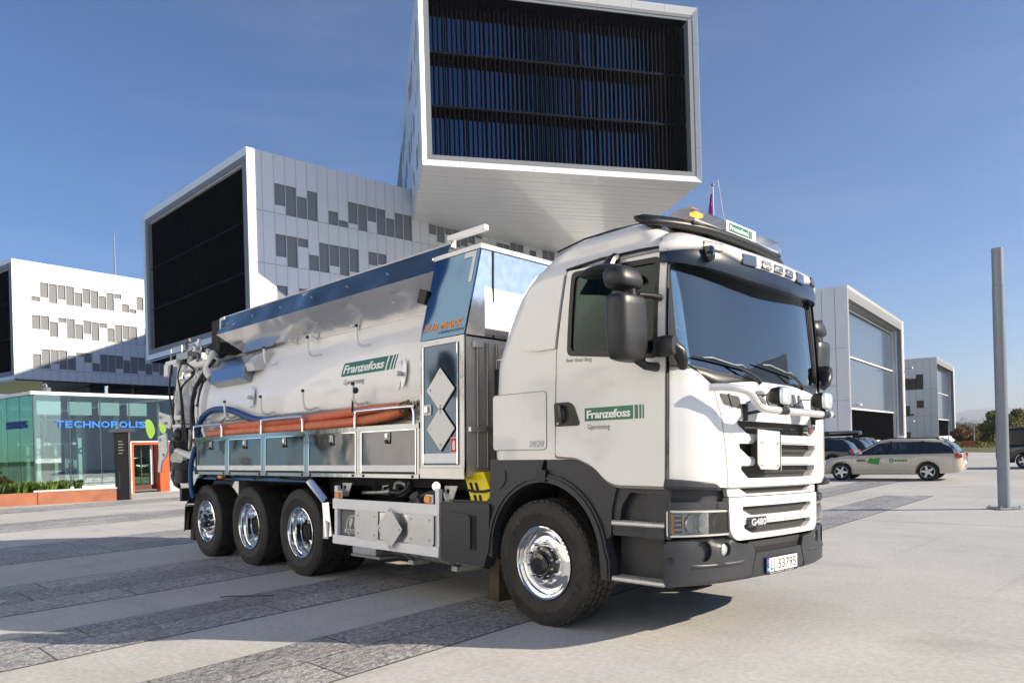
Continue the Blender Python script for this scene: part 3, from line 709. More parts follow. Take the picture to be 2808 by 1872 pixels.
# ---- R: block at the right, R2 behind it
def right_block(O, lab, ncol, full=True, z1=11.45, W=21.3, seed=3):
    b = empty('office_wing', (O[0],O[1],0), lab, 'building'); random.seed(seed)
    Fl = Face(b, O, 189.65, -1); z0 = .25
    cols = [0,.82]+[.82+.83*(k+1) for k in range(ncol)]; 
    bands = [(z1,7.32),(7.32,3.85),(3.85,z0)]
    pt = {}
    for k in range(2, ncol+1):
        for bi, (zt, zb_) in enumerate(bands):
            if k == 2: op = {0:(9.3,7.34),1:(5.85,4.87)}.get(bi)
            elif k == 3: op = {0:(8.8,7.34),1:None}.get(bi)
            else: op = (zt-random.choice([2.1,2.6]), zb_+random.choice([.02,.7])) if random.random() < .5 else None
            if op: pt[(bi,k)] = op
    for ci in range(len(cols)-1):
        a, c = cols[ci]+.015, cols[ci+1]-.015
        for bi, (zt, zb_) in enumerate(bands):
            op = pt.get((bi,ci))
            sp = [(zt, zb_)] if not op else [(zt, op[0]), (op[1], zb_)]
            if not op and ci == 1: sp = [(zt, zb_+(1.0 if bi else 0)), (zb_+1.0, zb_)] if bi else sp
            for (p_, q_) in sp:
                if p_-q_ > .1: Fl.piece(UP, 'facade_panel', a, c, q_+.012, p_-.012)
            if op: Fl.piece(UW, 'window', a, c, op[1]+.03, op[0]-.03, -.08, .02); 
            if op: Fl.piece(UFIN, 'window_bar', a, a+.05, op[1]+.03, op[0]-.03, -.04, .06)
    Fe = Face(b, O, 99.65)
    gi = frame_gable(Fe, W, z0, z1, .85, 1.6, (7,4), .0); u0, u1, zz0, zz1 = gi
    FABR = mat('pale_sunscreen_fabric', (.07,.09,.13), .22, spec=.6, coat=.4)
    UFB = unit('blind', FABR)
    Fe.piece(UFB, 'roller_screen', u0+.1, u1-.1, 7.2, zz1-.35, -.9, .04); Fe.piece(UFB, 'roller_screen', u0+.1, u1-.1, 3.5, 6.95, -.9, .04)
    for z in (7.08, 3.42, zz1-.2): Fe.piece(unit('bar', RAILW), 'screen_rail', u0, u1, z-.06, z+.06, -.86, .10)
    Fe.piece(unit('screen', SCREEN), 'screen_backing', u0-.2, u1+.2, z0, zz1+.2, -1.6, .05)
    mb = MB()
    for k in range(90):
        u = u0+(u1-u0)*(k+.5)/90; P = Fe.pt(u, 1.75+.2, -.95); mb.box(tuple(P-Fe.pl), (.05,.16,3.0), (0,0,Fe.a+.5))
    o = bpy.data.objects.new('fin_screen', mb.mesh('fin_screen', FINB, 0)); COL.objects.link(o); o.parent = b; o['kind'] = 'stuff'
    mb = MB()
    for a in (u0, u1): mb.add([tuple(Fe.pt(a,z,q_)-Fe.pl) for z, q_ in ((zz0,-.5),(zz1,-.5),(zz1,-1.6),(zz0,-1.6))], [(0,1,2,3)])
    for z in (zz0, zz1): mb.add([tuple(Fe.pt(a,z,q_)-Fe.pl) for a, q_ in ((u0,-.5),(u1,-.5),(u1,-1.6),(u0,-1.6))], [(0,1,2,3)])
    o = bpy.data.objects.new('reveal', mb.mesh('reveal', FRAMEP, 0)); COL.objects.link(o); o.parent = b
    L = cols[-1]; mb = MB()
    mb.prism([(.1,0),(W-.1,0),(W-.1,z1-.06),(.1,z1-.06)], lambda u,z,t: tuple(Fe.pt(u,z,t)-Fe.pl), -1.7, -L-.3)
    mb.prism([(.1,z1-.8),(W-.1,z1-.8),(W-.1,z1-.06),(.1,z1-.06)], lambda u,z,t: tuple(Fe.pt(u,z,t)-Fe.pl), -.1, -1.7)
    mb.prism([(.1,0),(.7,0),(.7,z1-.8),(.1,z1-.8)], lambda u,z,t: tuple(Fe.pt(u,z,t)-Fe.pl), -.1, -1.7)
    mb.prism([(W-.7,0),(W-.1,0),(W-.1,z1-.8),(W-.7,z1-.8)], lambda u,z,t: tuple(Fe.pt(u,z,t)-Fe.pl), -.1, -1.7)
    o = bpy.data.objects.new('core', mb.mesh('core', BACKW, 0)); COL.objects.link(o); o.parent = b
    return b, Fl, Fe
RB, RFl, RFe = right_block((-15.97,45.36), 'white office wing right of the truck with two grey screens over a black slatted base', 26)
R2, R2l, R2e = right_block((-27.8,103.3), 'smaller looking white office wing farthest back, between the screened wing and the fjord', 22, W=19, seed=8)
# security cameras on the wing's corners
for F_, u, z in ((RFe,.3,3.5),(RFe,21.6,7.3),(RFe,21.7,3.2),(RFe,21.7,2.6),(R2e,19.2,3.0)):
    P = F_.pt(u, z, .12); mb = MB(); 
    mb.cyl(tuple(P-F_.n*.15), tuple(P+F_.n*.25), .05, seg=8).box(tuple(P+F_.n*.35),(.28,.12,.13),(0,.2,F_.a+1.2))
    mb.build('security_camera', GALV if z != 3.2 else BLACK, F_.p)

# ---- glass pavilion
PA = 98.4; PO = (-27.5,1.12); PH = 3.93
PV = empty('glass_pavilion', (PO[0],PO[1],0), 'glass pavilion with blue lettering and white roof edge behind the planter', 'building')
FP = Face(PV, PO, PA); PWD = 5.35
FPl = Face(PV, PO, PA+90, -1)
PGL = glass_mat('pavilion_glass', (.74,.88,.88), 1.5, base=.13, boost=.9, gcol=(.85,.95,1), bump=.05, bscale=.5)
PGL2 = glass_mat('pavilion_glass_green', (.72,.84,.78), 1.5, base=.03, boost=.45, gcol=(.6,.9,.75), bump=.05, bscale=.5)
WFAS = mat('white_fascia', (.78,.78,.77), .45)
UG = unit('gl', PGL); UG2 = unit('gl2', PGL2); UFA = unit('fas', WFAS); UMU = unit('mul', mat('mullion_grey',(.09,.10,.11),.4,metal=.4))
cols = [0.02,1.24,2.36,3.48,4.63,5.35]
for k in range(5):
    z0 = .42 if k < 3 else (2.04 if k == 3 else .35)
    if k == 4: z0 = 2.04
    FP.piece(UG, 'glass_pane', cols[k]+.012, cols[k+1]-.012, z0, PH-.12, 0, .02)
    FP.piece(UMU, 'mullion', cols[k]-.012, cols[k]+.012, .3, PH-.12, -.03, .05)
FP.piece(UG, 'glass_pane', 5.0, 5.35, .42, 2.0, 0, .02)
FP.piece(UFA, 'plinth', .0, 3.4, 0, .40, -.05, .16); FP.piece(UFA, 'plinth', 5.02, 5.38, 0, .40, 0, .2)
for k in range(9):
    FPl.piece(UG2, 'glass_pane', .02+1.2*k+.012, .02+1.2*(k+1)-.012, .42, PH-.12, 0, .02)
    FPl.piece(UMU, 'mullion', .02+1.2*k-.012, .02+1.2*k+.012, .3, PH-.12, -.03, .05)
FPl.piece(UFA, 'plinth', 0, 10.8, 0, .40, -.05, .14)
mb = MB(); mb.prism([(-.09,PH-.12),(PWD+.05,PH-.12),(PWD+.05,PH),(-.09,PH)], lambda u,z,t: tuple(FP.pt(u,z,t)-FP.pl), .08, -11)
o = bpy.data.objects.new('roof', mb.mesh('roof', WFAS, 0)); COL.objects.link(o); o.parent = PV
mb = MB(); mb.prism([(.02,.05),(PWD,.05),(PWD,.12),(.02,.12)], lambda u,z,t: tuple(FP.pt(u,z,t)-FP.pl), -.05, -10.9)
o = bpy.data.objects.new('floor', mb.mesh('floor', mat('pavilion_floor',(.12,.12,.12),.35), 0)); COL.objects.link(o); o.parent = PV
# inside: white pillars, beams, a stair core, cross bracing and some furniture
for u, dpt in ((.75,1.8),(2.25,1.8),(3.75,1.8),(.75,5),(2.25,5),(3.75,5)):
    FP.piece(UFA, 'pillar', u, u+.14, .12, PH-.12, -dpt, .14)
for z, dpt in ((2.95,2.3),(2.0,2.3)): FP.piece(UFA, 'cross_beam', .3, 2.6, z, z+.1, -dpt, .08)
FP.piece(unit('i1', mat('pavilion_core',(.32,.37,.38),.5,var=.3,vscale=.8)), 'inner_wall', .6, 5.2, .12, PH-.3, -7.2, .2)
FPl.piece(unit('i2', mat('pavilion_core2',(.12,.14,.11),.5,var=.4,vscale=.6)), 'inner_wall', .8, 10, .12, PH-.3, -5.1, .1)
FP.piece(unit('bl', mat('roller_blind_white',(.72,.74,.72),.7)), 'roller_blind', .22, 1.05, 3.1, 3.6, -.25, .02)
FP.piece(unit('bl', MATS['roller_blind_white']), 'roller_blind', 1.28, 2.15, 3.1, 3.6, -.25, .02)
FP.piece(unit('bl', MATS['roller_blind_white']), 'roller_blind', 2.4, 3.2, 3.1, 3.6, -.25, .02)
FP.piece(unit('bl', MATS['roller_blind_white']), 'roller_blind', 3.5, 4.3, 3.1, 3.6, -.25, .02)
for k in range(7): FP.piece(unit('cv', mat('curtain_grey',(.45,.50,.48),.8)), 'curtain', .9+k*.36, 1.04+k*.36, .15, 2.3, -3.2-.1*(k%2), .06)
cen = FP.pt(1.33, 1.35, -.35)-FP.pl; mb = MB()
for a in (.62, pi-.62, pi+.75, -.75):
    e = FP.pt(1.33+cos(a)*.75, 1.35+sin(a)*(1.15 if a<pi and a>0 else .95), -.35)-FP.pl; mb.cyl(tuple(cen), tuple(e), .009, seg=6)
mb.cyl(tuple(cen), tuple(cen+FP.n*.06), .07, seg=16)
o = bpy.data.objects.new('cable_bracing', mb.mesh('cable_bracing', GALV, 40)); COL.objects.link(o); o.parent = PV
mb = MB()
for u in (.9,1.8,2.7): 
    mb.box(tuple(FP.pt(u,.55,-2.6)-FP.pl),(.5,.9,.06),(0,0,FP.a)); mb.box(tuple(FP.pt(u,.35,-2.6)-FP.pl),(.06,.06,.4))
o = bpy.data.objects.new('table', mb.mesh('table', GREYP, 0)); COL.objects.link(o); o.parent = PV
# lime green leaf graphic on the glass
LIME = mat('lime_film', (.17,.33,.03), .5)
mb = MB(); LP = roundpoly([(0,.0),(.14,.18),(.20,.42),(.15,.68),(.05,.90),(-.08,.98),(-.2,.93),(-.22,.7),(-.18,.42),(-.1,.15)], .2, 4)
mb.prism([(u*1.0,z*.85) for u,z in LP], lambda u,z,t: tuple(FP.pt(4.3+u, 2.13+z, t)-FP.pl), .015, .020)
mb.prism([(u*.8,z*.5) for u,z in LP], lambda u,z,t: tuple(FP.pt(4.82+u, 2.35+z, t)-FP.pl), .015, .020)
o = bpy.data.objects.new('leaf_graphic', mb.mesh('leaf_graphic', LIME, 0)); COL.objects.link(o); o.parent = PV
BLUET = mat('blue_sign_letters', (.0,.15,.55), .4)
def signtext(parent, F, s, u, z, h, wd, m, name='lettering', off=.02, depth=.03, **k):
    mb = text_on(s, lambda a,b,t: tuple(F.pt(u+a, z+b, off+t)-F.pl), h, wd, depth=depth, **k)
    o = bpy.data.objects.new(name, mb.mesh(name, m, 0)); COL.objects.link(o); o.parent = parent; return o
u = .73
for ch, wd in zip('TECHNOPOLIS', (.29,.27,.30,.30,.30,.34,.29,.34,.24,.09,.29)):
    signtext(PV, FP, ch, u, 2.62, .235, wd, BLUET, 'sign_letter', offset=.035); u += wd+.031
o = bpy.data.objects.new('side_sign', text_on('PARKERING', lambda a,b,t: tuple(FPl.pt(2.37-a, 2.63+b, .02+t)-FPl.pl), .26, 1.75, depth=.03, offset=.02).mesh('side_sign', mat('blue_dim',(.0,.06,.28),.5), 0)); COL.objects.link(o); o.parent = PV
# orange entrance portal
ORP = mat('orange_portal', (.60,.085,.015), .4, coat=.2)
mb = MB(); 
for lo, hi in (((3.46,0),(3.56,2.0)),((3.56,1.93),(5.05,2.0))): mb.prism([lo,(hi[0],lo[1]),hi,(lo[0],hi[1])], lambda u_,z,t: tuple(FP.pt(u_,z,t)-FP.pl), .10, -.35)
mb.prism([(4.62,0),(5.02,0),(5.02,1.93),(4.62,1.93)], lambda u_,z,t: tuple(FP.pt(u_,z,t)-FP.pl), .10, -.35)
o = bpy.data.objects.new('door_portal', mb.mesh('door_portal', ORP, 0)); COL.objects.link(o); o.parent = PV
mb = MB(); mb.prism([(3.42,0),(3.455,0),(3.455,2.07),(3.42,2.07)], lambda u_,z,t: tuple(FP.pt(u_,z,t)-FP.pl), .13, -.35)
mb.prism([(3.42,2.03),(5.05,2.03),(5.05,2.07),(3.42,2.07)], lambda u_,z,t: tuple(FP.pt(u_,z,t)-FP.pl), .13, -.35)
o = bpy.data.objects.new('portal_trim', mb.mesh('portal_trim', WFAS, 0)); COL.objects.link(o); o.parent = PV
for a, b_ in ((3.58,4.02),(4.04,4.38)): FP.piece(UG2, 'door_glass', a, b_, .32, 1.9, -.3, .02)
FP.piece(UFA, 'door_post', 4.42, 4.52, .3, 1.92, -.28, .05); FP.piece(UMU, 'door_post', 4.38, 4.42, .3, 1.92, -.28, .05); FP.piece(UMU, 'door_post', 4.02, 4.04, .3, 1.92, -.28, .05)
FP.piece(unit('kick', mat('brown_kickplate',(.10,.035,.02),.5)), 'door_threshold', 3.58, 4.6, .06, .3, -.3, .06)
# rooftop: spiral vent and round flue
P = FP.pt(.86, PH, -1.0); v = empty('spiral_vent', tuple(P), 'ribbed steel spiral vent on the pavilion roof above the lettering', 'vent')
prof = [(.14,0)]
for i in range(8): prof += [(.155,.02+i*.028),(.14,.034+i*.028)]
MB().lathe(prof+[(.02,.26)], tuple(P), 'z', 20).build('ribbed_drum', GALV, v)
MB().tube([tuple(P+Vector(q)) for q in ((0,0,.2),(0,0,.34),(-.03,-.03,.38),(-.07,-.07,.36),(-.08,-.08,.30))], .035, 8).build('hook_pipe', GALV, v)
P = FP.pt(2.98, PH, -.8); v = empty('roof_flue', tuple(P), 'slim round steel flue on the pavilion roof above the black signpost', 'vent')
MB().cyl(tuple(P), tuple(P+Vector((0,0,.33))), .065, seg=16).build('flue_pipe', ALU, v)
MB().cyl(tuple(P+Vector((0,0,.33))), tuple(P+Vector((0,0,.37))), .075, seg=16).build('flue_cap', GALV, v)
# antennas on roofs
mast = MB().cyl((-95.5,24.9,23.0),(-95.5,24.9,28.6), .11, .05, 8)
tag(mast.build('roof_antenna', GALV), 'thin pale antenna mast on the roof of the far left block', 'antenna')
# dark-pillared totem sign
TP = Vector((-23.45,2.78,0)); t = empty('sign_pillar', tuple(TP), 'tall black information pillar with a curved cap standing at the end of the planter', 'sign')
FS = Face(t, (TP.x-.03,TP.y-.16), 84.)
MB().prism([(0,0),(.40,0),(.40,2.30),(0,2.30)], lambda u_,z,q_: tuple(FS.pt(u_,z,q_)), .03, -.1).build('pillar_body', mat('sign_black',(.008,.008,.009),.5,spec=.2), t, smooth=0)
MB().prism([(.41,0),(.47,0),(.47,2.33),(.41,2.33)], lambda u_,z,q_: tuple(FS.pt(u_,z,q_)), .06, -.12).build('side_post', mat('post_bronze',(.12,.09,.10),.4), t, smooth=0)
CP = [(-.16,2.31),(-.13,2.38),(0,2.42),(.3,2.43),(.55,2.42),(.62,2.38),(.64,2.33),(.6,2.33),(.45,2.31)]
MB().prism(CP, lambda u_,z,q_: tuple(FS.pt(u_,z,q_)), .1, -.16).build('cap', mat('cap_blue_grey',(.05,.06,.09),.3), t)
for k, s in enumerate(('KONTOR', 'Besok', 'STASJON', 'Bussvei', 'SENTRUM')):
    pass
for k in range(5):
    mb = MB(); mb.prism([(.10,1.98-k*.1),(.10+(.17 if k%2 else .13),1.98-k*.1),(.10+(.17 if k%2 else .13),2.0-k*.1),(.10,2.0-k*.1)], lambda u_,z,q_: tuple(FS.pt(u_,z,q_)), .032, .035)
    mb.build('direction_line', GREYP, t, smooth=0)
signt = text_on('TECHNOPOLIS', lambda a,b,q_: tuple(FS.pt(.13-b, .35+a, .032+q_)), .035, .62); signt.build('side_lettering', mat('blue_side_text',(.02,.08,.3),.4), t, smooth=0)
# planter in front
PB0, PB1 = Vector((-24.35,-1.6,0)), Vector((-23.42,2.62,0))
pd = (PB1-PB0).normalized(); ang = math.degrees(atan2(pd.y,pd.x)); LN = (PB1-PB0).length
pl = empty('planter', tuple(PB0), 'long terracotta coloured planter box with white bench slabs in front of the glass pavilion', 'planter')
FL = Face(pl, PB0[:2], ang)
TERR = mat('terracotta_steel', (.40,.15,.085), .6, var=.18, vscale=2.2)
LN2 = LN
k = 0; u_ = -5.
for a, b_ in ((-5,-1.9),(-1.88,.8),(.82,2.05),(2.07,LN)):
    MB().prism([(a,0),(b_,0),(b_,.40),(a,.40)], lambda u_,z,q_: tuple(FL.pt(u_,z,q_)), 0, -.06).build('side_plate', TERR, pl, smooth=0)
MB().prism([(LN-.06,0),(LN,0),(LN,.40),(LN-.06,.40)], lambda u_,z,q_: tuple(FL.pt(u_,z,q_)), -.065, -2.0).build('side_plate', TERR, pl, smooth=0)
MB().prism([(-5,.0),(LN-.08,0),(LN-.08,.34),(-5,.34)], lambda u_,z,q_: tuple(FL.pt(u_,z,q_)), -.08, -1.9).build('soil', mat('planter_soil',(.05,.035,.02),.95), pl, smooth=0)
for a, b_ in ((1.95,LN+.02),(-3.5,.78)):
    MB().prism([(a,.405),(b_,.405),(b_,.455),(a,.455)], lambda u_,z,q_: tuple(FL.pt(u_,z,q_)), .02, -.4).build('bench_slab', mat('bench_white',(.66,.64,.62),.6), pl, smooth=0, bevel=.006)
# strap leaved plants and low juniper
GRS = mat('strap_leaf', (.085,.17,.025), .55, var=.5, vscale=2.5); GRS2 = mat('pale_leaf', (.22,.30,.07), .55, var=.3, vscale=3)
JUN = mat('juniper_needles', (.075,.105,.02), .8, var=.5, vscale=6)
random.seed(12); ga, gb = MB(), MB()
def blade(mb, c, h, lean, az, wd=.022):
    pts = []; 
    for i in range(5):
        t_ = i/4; rr_ = lean*t_**1.8; z = h*(t_*1.15-(t_**2.6)*.35*(1+lean)); ww = wd*(1-t_)**.6*.5
        q = Vector((c[0]+cos(az)*rr_, c[1]+sin(az)*rr_, c[2]+z)); s_ = Vector((-sin(az),cos(az),0))*ww; pts += [tuple(q-s_), tuple(q+s_)]
    mb.add(pts, [(2*i,2*i+1,2*i+3,2*i+2) for i in range(4)])
for i in range(250):
    u_ = random.uniform(-4.5, 3.35); dd = random.uniform(-1.75,-.55 if u_ > 1.7 else -.3); c = FL.pt(u_, .34, dd)
    if u_ > 2.9 and dd > -.8: continue
    for j in range(16): blade(ga if random.random() < .72 else gb, c+Vector((random.uniform(-.05,.05),random.uniform(-.05,.05),0)), random.uniform(.30,.60), random.uniform(.12,.42), random.uniform(0,2*pi), .045)
tag(ga.build('planter_greenery', GRS, smooth=0), 'green strap leaved perennials filling the terracotta planter', 'plants', kind='stuff')
tag(gb.build('planter_greenery', GRS2, smooth=0), 'pale arching leaf blades among the planter perennials', 'plants', kind='stuff')
jb = MB()
def tuft(mb, c, r, n=40, sc=(1,1,1)):
    for i in range(n):
        d = Vector((random.gauss(0,1),random.gauss(0,1),random.gauss(0,.8))).normalized(); d = Vector((d.x*sc[0],d.y*sc[1],abs(d.z)*sc[2])); e = c+d*r*random.uniform(.55,1.05); s_ = d.orthogonal().normalized()*r*.14
        b0 = c+d*r*.35; mb.add([tuple(b0-s_),tuple(b0+s_),tuple(e+s_*.3),tuple(e-s_*.3)], [(0,1,2,3)])
for i in range(60):
    tuft(jb, FL.pt(random.uniform(-4.5,1.7), .36, random.uniform(-.5,-.15)), .13, 40, (1,1,.8))
tag(jb.build('juniper_cover', JUN, smooth=0), 'low olive juniper creeping along the planter edge', 'ground cover', kind='stuff')
bsp = FL.pt(.9,.34,-1.1); bush = empty('small_pine', tuple(bsp), 'small bushy pine rising from the planter foliage', 'bush')
MB().tube([tuple(bsp), tuple(bsp+Vector((.02,.03,.25))), tuple(bsp+Vector((0,.0,.6)))], [.03,.02,.01], 7).build('trunk', mat('bark',(.08,.05,.03),.9), bush)
jb = MB()
for dx, dy, dz, r in ((0,0,.75,.20),(.1,-.2,.55,.20),(-.05,.24,.5,.2),(0,.05,.92,.14),(0,-.36,.36,.18),(.05,.42,.35,.2),(0,.1,.42,.24),(0,-.1,.6,.2)): tuft(jb, bsp+Vector((dx,dy,dz-.06)), r, 220)
jb.build('crown', mat('pine_needles',(.10,.13,.03),.8,var=.6,vscale=8), bush, smooth=0)
# grey steel column on the square
pc = Vector((.42,11.27,0)); c = empty('steel_column', tuple(pc), 'tall bare grey steel column bolted to the paving at the right', 'pole')
COLM = mat('column_grey', (.22,.245,.28), .38, metal=.25, var=.05, vscale=1.5)
lean = Matrix.Translation(pc) @ Matrix.Rotation(radians(0), 4, 'Y') @ Matrix.Translation(-pc)
MB().cyl(tuple(pc+Vector((0,0,.045))), tuple(pc+Vector((0,0,4.30))), .106, seg=32).build('shaft', COLM, c)
MB().cyl(tuple(pc+Vector((0,0,4.305))), tuple(pc+Vector((0,0,5.02))), .102, seg=32).build('upper_sleeve', COLM, c)
MB().box(tuple(pc+Vector((0,0,.025))), (.44,.44,.03), (0,0,.8)).build('base_plate', GALV, c, smooth=0, bevel=.004)
for k in range(4):
    q = pc+Vector((cos(.8+pi/4+k*pi/2)*.25, sin(.8+pi/4+k*pi/2)*.25, .04)); MB().cyl(tuple(q), tuple(q+Vector((0,0,.035))), .018, seg=6).build('anchor_bolt', GALV, c)
# ================================================================ the truck
TR = empty('tanker_truck', (0,0,0), 'white suction tanker truck with chrome lockers, orange hoses and green company logo', 'truck')
def part(mb, name, m, parent=None, **k): return mb.build(name, m, parent or TR, **k)
def sid(x, z, off=0, base=1.22):            # cab side surface (camera's side), off outwards
    t = max(0, z-2.10); wv = base - .075*(t/.75)**1.6
    if z > 2.88: wv -= .9*(z-2.88)**1.35
    wv -= .010*math.exp(-((z-2.0)/.05)**2)*0
    return (x, -(wv+off), z)
def osid(x, z, off=0): p = sid(x, z, off); return (p[0], -p[1], p[2])
# ---- shell by horizontal sections
def sect(z):
    xb = interp(z, [(1.36,-.595),(1.5,-.60),(2.2,-.555),(2.7,-.455),(2.93,-.33),(3.04,-.20),(3.12,-.03),(3.17,.12),(3.215,.30),(3.25,.48)])
    xf = interp(z, [(1.36,1.22),(2.7,1.20),(2.9,1.16),(3.05,1.08),(3.15,.98),(3.215,.88),(3.25,.75)])
    hw = -sid(0, min(z,3.0))[1]; hw = interp(z, [(3.0,hw),(3.08,1.08),(3.15,1.02),(3.215,.90),(3.25,.66)]) if z > 3.0 else hw
    rb = min(.14+max(0,z-2.2)*.25, hw*.8, (xf-xb)*.45)
    L = []
    def arc(cx, cy, r, a0, a1, n=8):
        for k in range(n+1): a = a0+(a1-a0)*k/n; L.append((cx+r*cos(a), cy+r*sin(a), z))
    rf = min(.16, hw*.5)
    n = 26
    arc(xb+rb, -hw+rb, rb, pi, 1.5*pi)
    for k in range(1, n): L.append((xb+rb+(xf-rf-xb-rb)*k/n, -hw, z))
    arc(xf-rf, -hw+rf, rf, -.5*pi, 0); 
    for k in range(1, 12): L.append((xf, -hw+rf+(2*hw-2*rf)*k/12, z))
    arc(xf-rf, hw-rf, rf, 0, .5*pi)
    for k in range(1, n): L.append((xf-rf-(xf-rf-xb-rb)*k/n, hw, z))
    arc(xb+rb, hw-rb, rb, .5*pi, pi)
    for k in range(1, 10): L.append((xb, hw-rb-(2*hw-2*rb)*k/10, z))
    return L
zs = [1.37,1.39,1.45,1.6,1.8,2.0,2.1,2.2,2.3,2.4,2.5,2.6,2.7,2.78,2.85,2.92,2.97,3.02,3.06,3.1,3.135,3.165,3.19,3.215,3.235,3.25]
sh_ = MB().loft([sect(z) for z in zs], cap=True)
keep = []
for f in sh_.f:
    if len(f) > 4: keep.append(f); continue
    c = sum((Vector(sh_.v[i]) for i in f), Vector())/len(f)
    side_open = .30 < c.x < 1.19 and 2.14 < c.z < 2.84 and abs(c.y) > 1.0
    front_open = c.x > 1.05 and 1.7 < c.z < 2.86 and not (abs(c.y) > 1.16 and c.x < 1.15)
    if side_open or front_open: continue
    keep.append(f)
sh_.f = keep
cab = part(sh_, 'cab_shell', WHITE, smooth=50)
# inner floor and back wall so the cabin reads as an interior
part(MB().lohi((-.45,-1.1,1.42),(1.15,1.1,1.5)).lohi((-.30,-1.05,1.5),(-.26,1.05,2.75)).lohi((-.12,-1.0,2.90),(1.0,1.0,2.93)).lohi((-.3,1.08,1.5),(.28,1.11,2.75)).lohi((-.3,-1.11,1.5),(.28,-1.08,2.75)), 'cabin_lining', mat('cabin_lining',(.26,.27,.265),.9), smooth=0)
for sy in (-.62, .62):
    s_ = MB(); s_.box((.28,sy,1.80),(.52,.52,.16)); s_.box((.02,sy,2.15),(.14,.5,.66),(0,-.15,0)); s_.box((-.06,sy,2.56),(.11,.28,.18),(0,-.15,0))
    part(s_, 'seat', SEAT, bevel=.04, bseg=3)
part(MB().lohi((.95,-1.08,1.5),(1.28,1.08,1.93)).lohi((1.0,-.1,1.9),(1.25,.95,2.0)), 'dashboard', mat('dash_grey',(.16,.18,.175),.7), bevel=.03)
part(MB().lathe([(.215+.018*cos(a*pi/4), .018*sin(a*pi/4)) for a in range(9)], (0,0,0), 'z', 28).xf(Matrix.Translation((.82,.55,2.05)) @ Euler((0,radians(-35),0)).to_matrix().to_4x4()), 'steering_wheel', BLACK)
cm = MB()
for i, x0 in enumerate((.34,.72)):
    pts = []
    for k in range(12): pts.append((x0+.012*k, -1.08+.018*(k%2), 0))
    cm.loft([[ (p[0],p[1],2.25) for p in pts],[(p[0]+.03,p[1],2.86) for p in pts]], closed=False, cap=False)
part(cm, 'curtain', CURT, smooth=0)
card = MB().box((1.15,-.02,2.13),(.01,.50,.24),(0,-.1,0)).box((1.16,-.28,2.16),(.015,.018,.34),(0,-.1,0)).box((1.16,.24,2.16),(.015,.018,.34),(0,-.1,0))
part(MB().tube([tuple(p) for p in catmull([(.30,-.62,2.05),(.30,-.62,2.45),(.30,-.55,2.56),(.30,0,2.60),(.30,.62,2.60),(.30,.70,2.5),(.30,.70,2.05)],4)], .014, 8).cyl((.30,.28,2.05),(.30,.28,2.6),.012,seg=8), 'bunk_frame', LOGOW)
part(MB().box((.28,.05,2.15),(.02,1.3,.30)), 'bunk_panel', mat('bunk_grey',(.35,.38,.40),.7), smooth=0)
part(card, 'dashboard_tray', mat('tray_grey_white',(.45,.5,.5),.6), smooth=0)
# ---- side doors, both sides
DOOR = [(.195,1.397,.03),(.41,1.384,.05),(.585,1.318,.08),(.70,1.215,.05),(.79,1.178,.05),(1.232,1.174,.02),(1.245,2.08,.0),(1.222,2.86,.05),(.268,2.885,.02),(.218,2.24,.03)]
WIN = [(.345,2.208,.02),(1.165,2.10,.03),(1.15,2.81,.07),(.335,2.845,.07)]
for fn, vis in ((sid,1),(osid,0)):
    dr = part(patch(roundpoly(DOOR,.02), fn, .016, .03, [roundpoly(WIN,.03)], .07), 'door', WHITE, smooth=35)
    part(patch(roundpoly([(.325,2.188),(1.185,2.082),(1.168,2.832),(.315,2.868)],.05), fn, .019, .012, [roundpoly([(.365,2.222),(1.15,2.12),(1.135,2.79),(.355,2.825)],.04)], .08), 'window_seal', BLACK, dr)
    part(patch(roundpoly([(.35,2.21),(1.165,2.105),(1.15,2.81),(.34,2.845)],.04), fn, .006, .006, (), .12), 'window_glass', SIDEGL, dr)
    # handle in a dark recess
    part(patch(roundpoly([(.188,1.822,.02),(.355,1.822,.05),(.40,1.79,.03),(.455,1.655,.03),(.445,1.633,.02),(.195,1.633,.02)],.02), fn, .022, .012, (), .06), 'handle_recess', BLACK, dr)
    hb = MB().tube([fn(.26,1.80,.02), fn(.275,1.79,.05), fn(.29,1.74,.058), fn(.285,1.68,.05), fn(.27,1.66,.02)], [.012,.017,.018,.016,.012], 10)
    part(hb, 'handle', GLOSSB, dr)
    part(MB().cyl(fn(.235,1.655,.02), fn(.235,1.655,.03), .012), 'lock', CHROME, dr)
    # weather strip along the door top, gap lines
    part(MB().tube([fn(.25,2.90,.012), fn(.6,2.925,.018), fn(1.0,2.915,.02), fn(1.20,2.895,.02), fn(1.235,2.86,.02)], .011, 8), 'rain_gutter', BLACK, dr)
# dark shut line behind door
for fn in (sid, osid):
    part(patch(roundpoly([(.176,1.378),(.42,1.364),(.59,1.297),(.71,1.191),(.80,1.156),(1.257,1.152),(1.270,2.08),(1.242,2.882),(.247,2.904),(.198,2.24)],.03), fn, .004, .01, [roundpoly(WIN,.03)], .1), 'door_gap', GLOSSB)
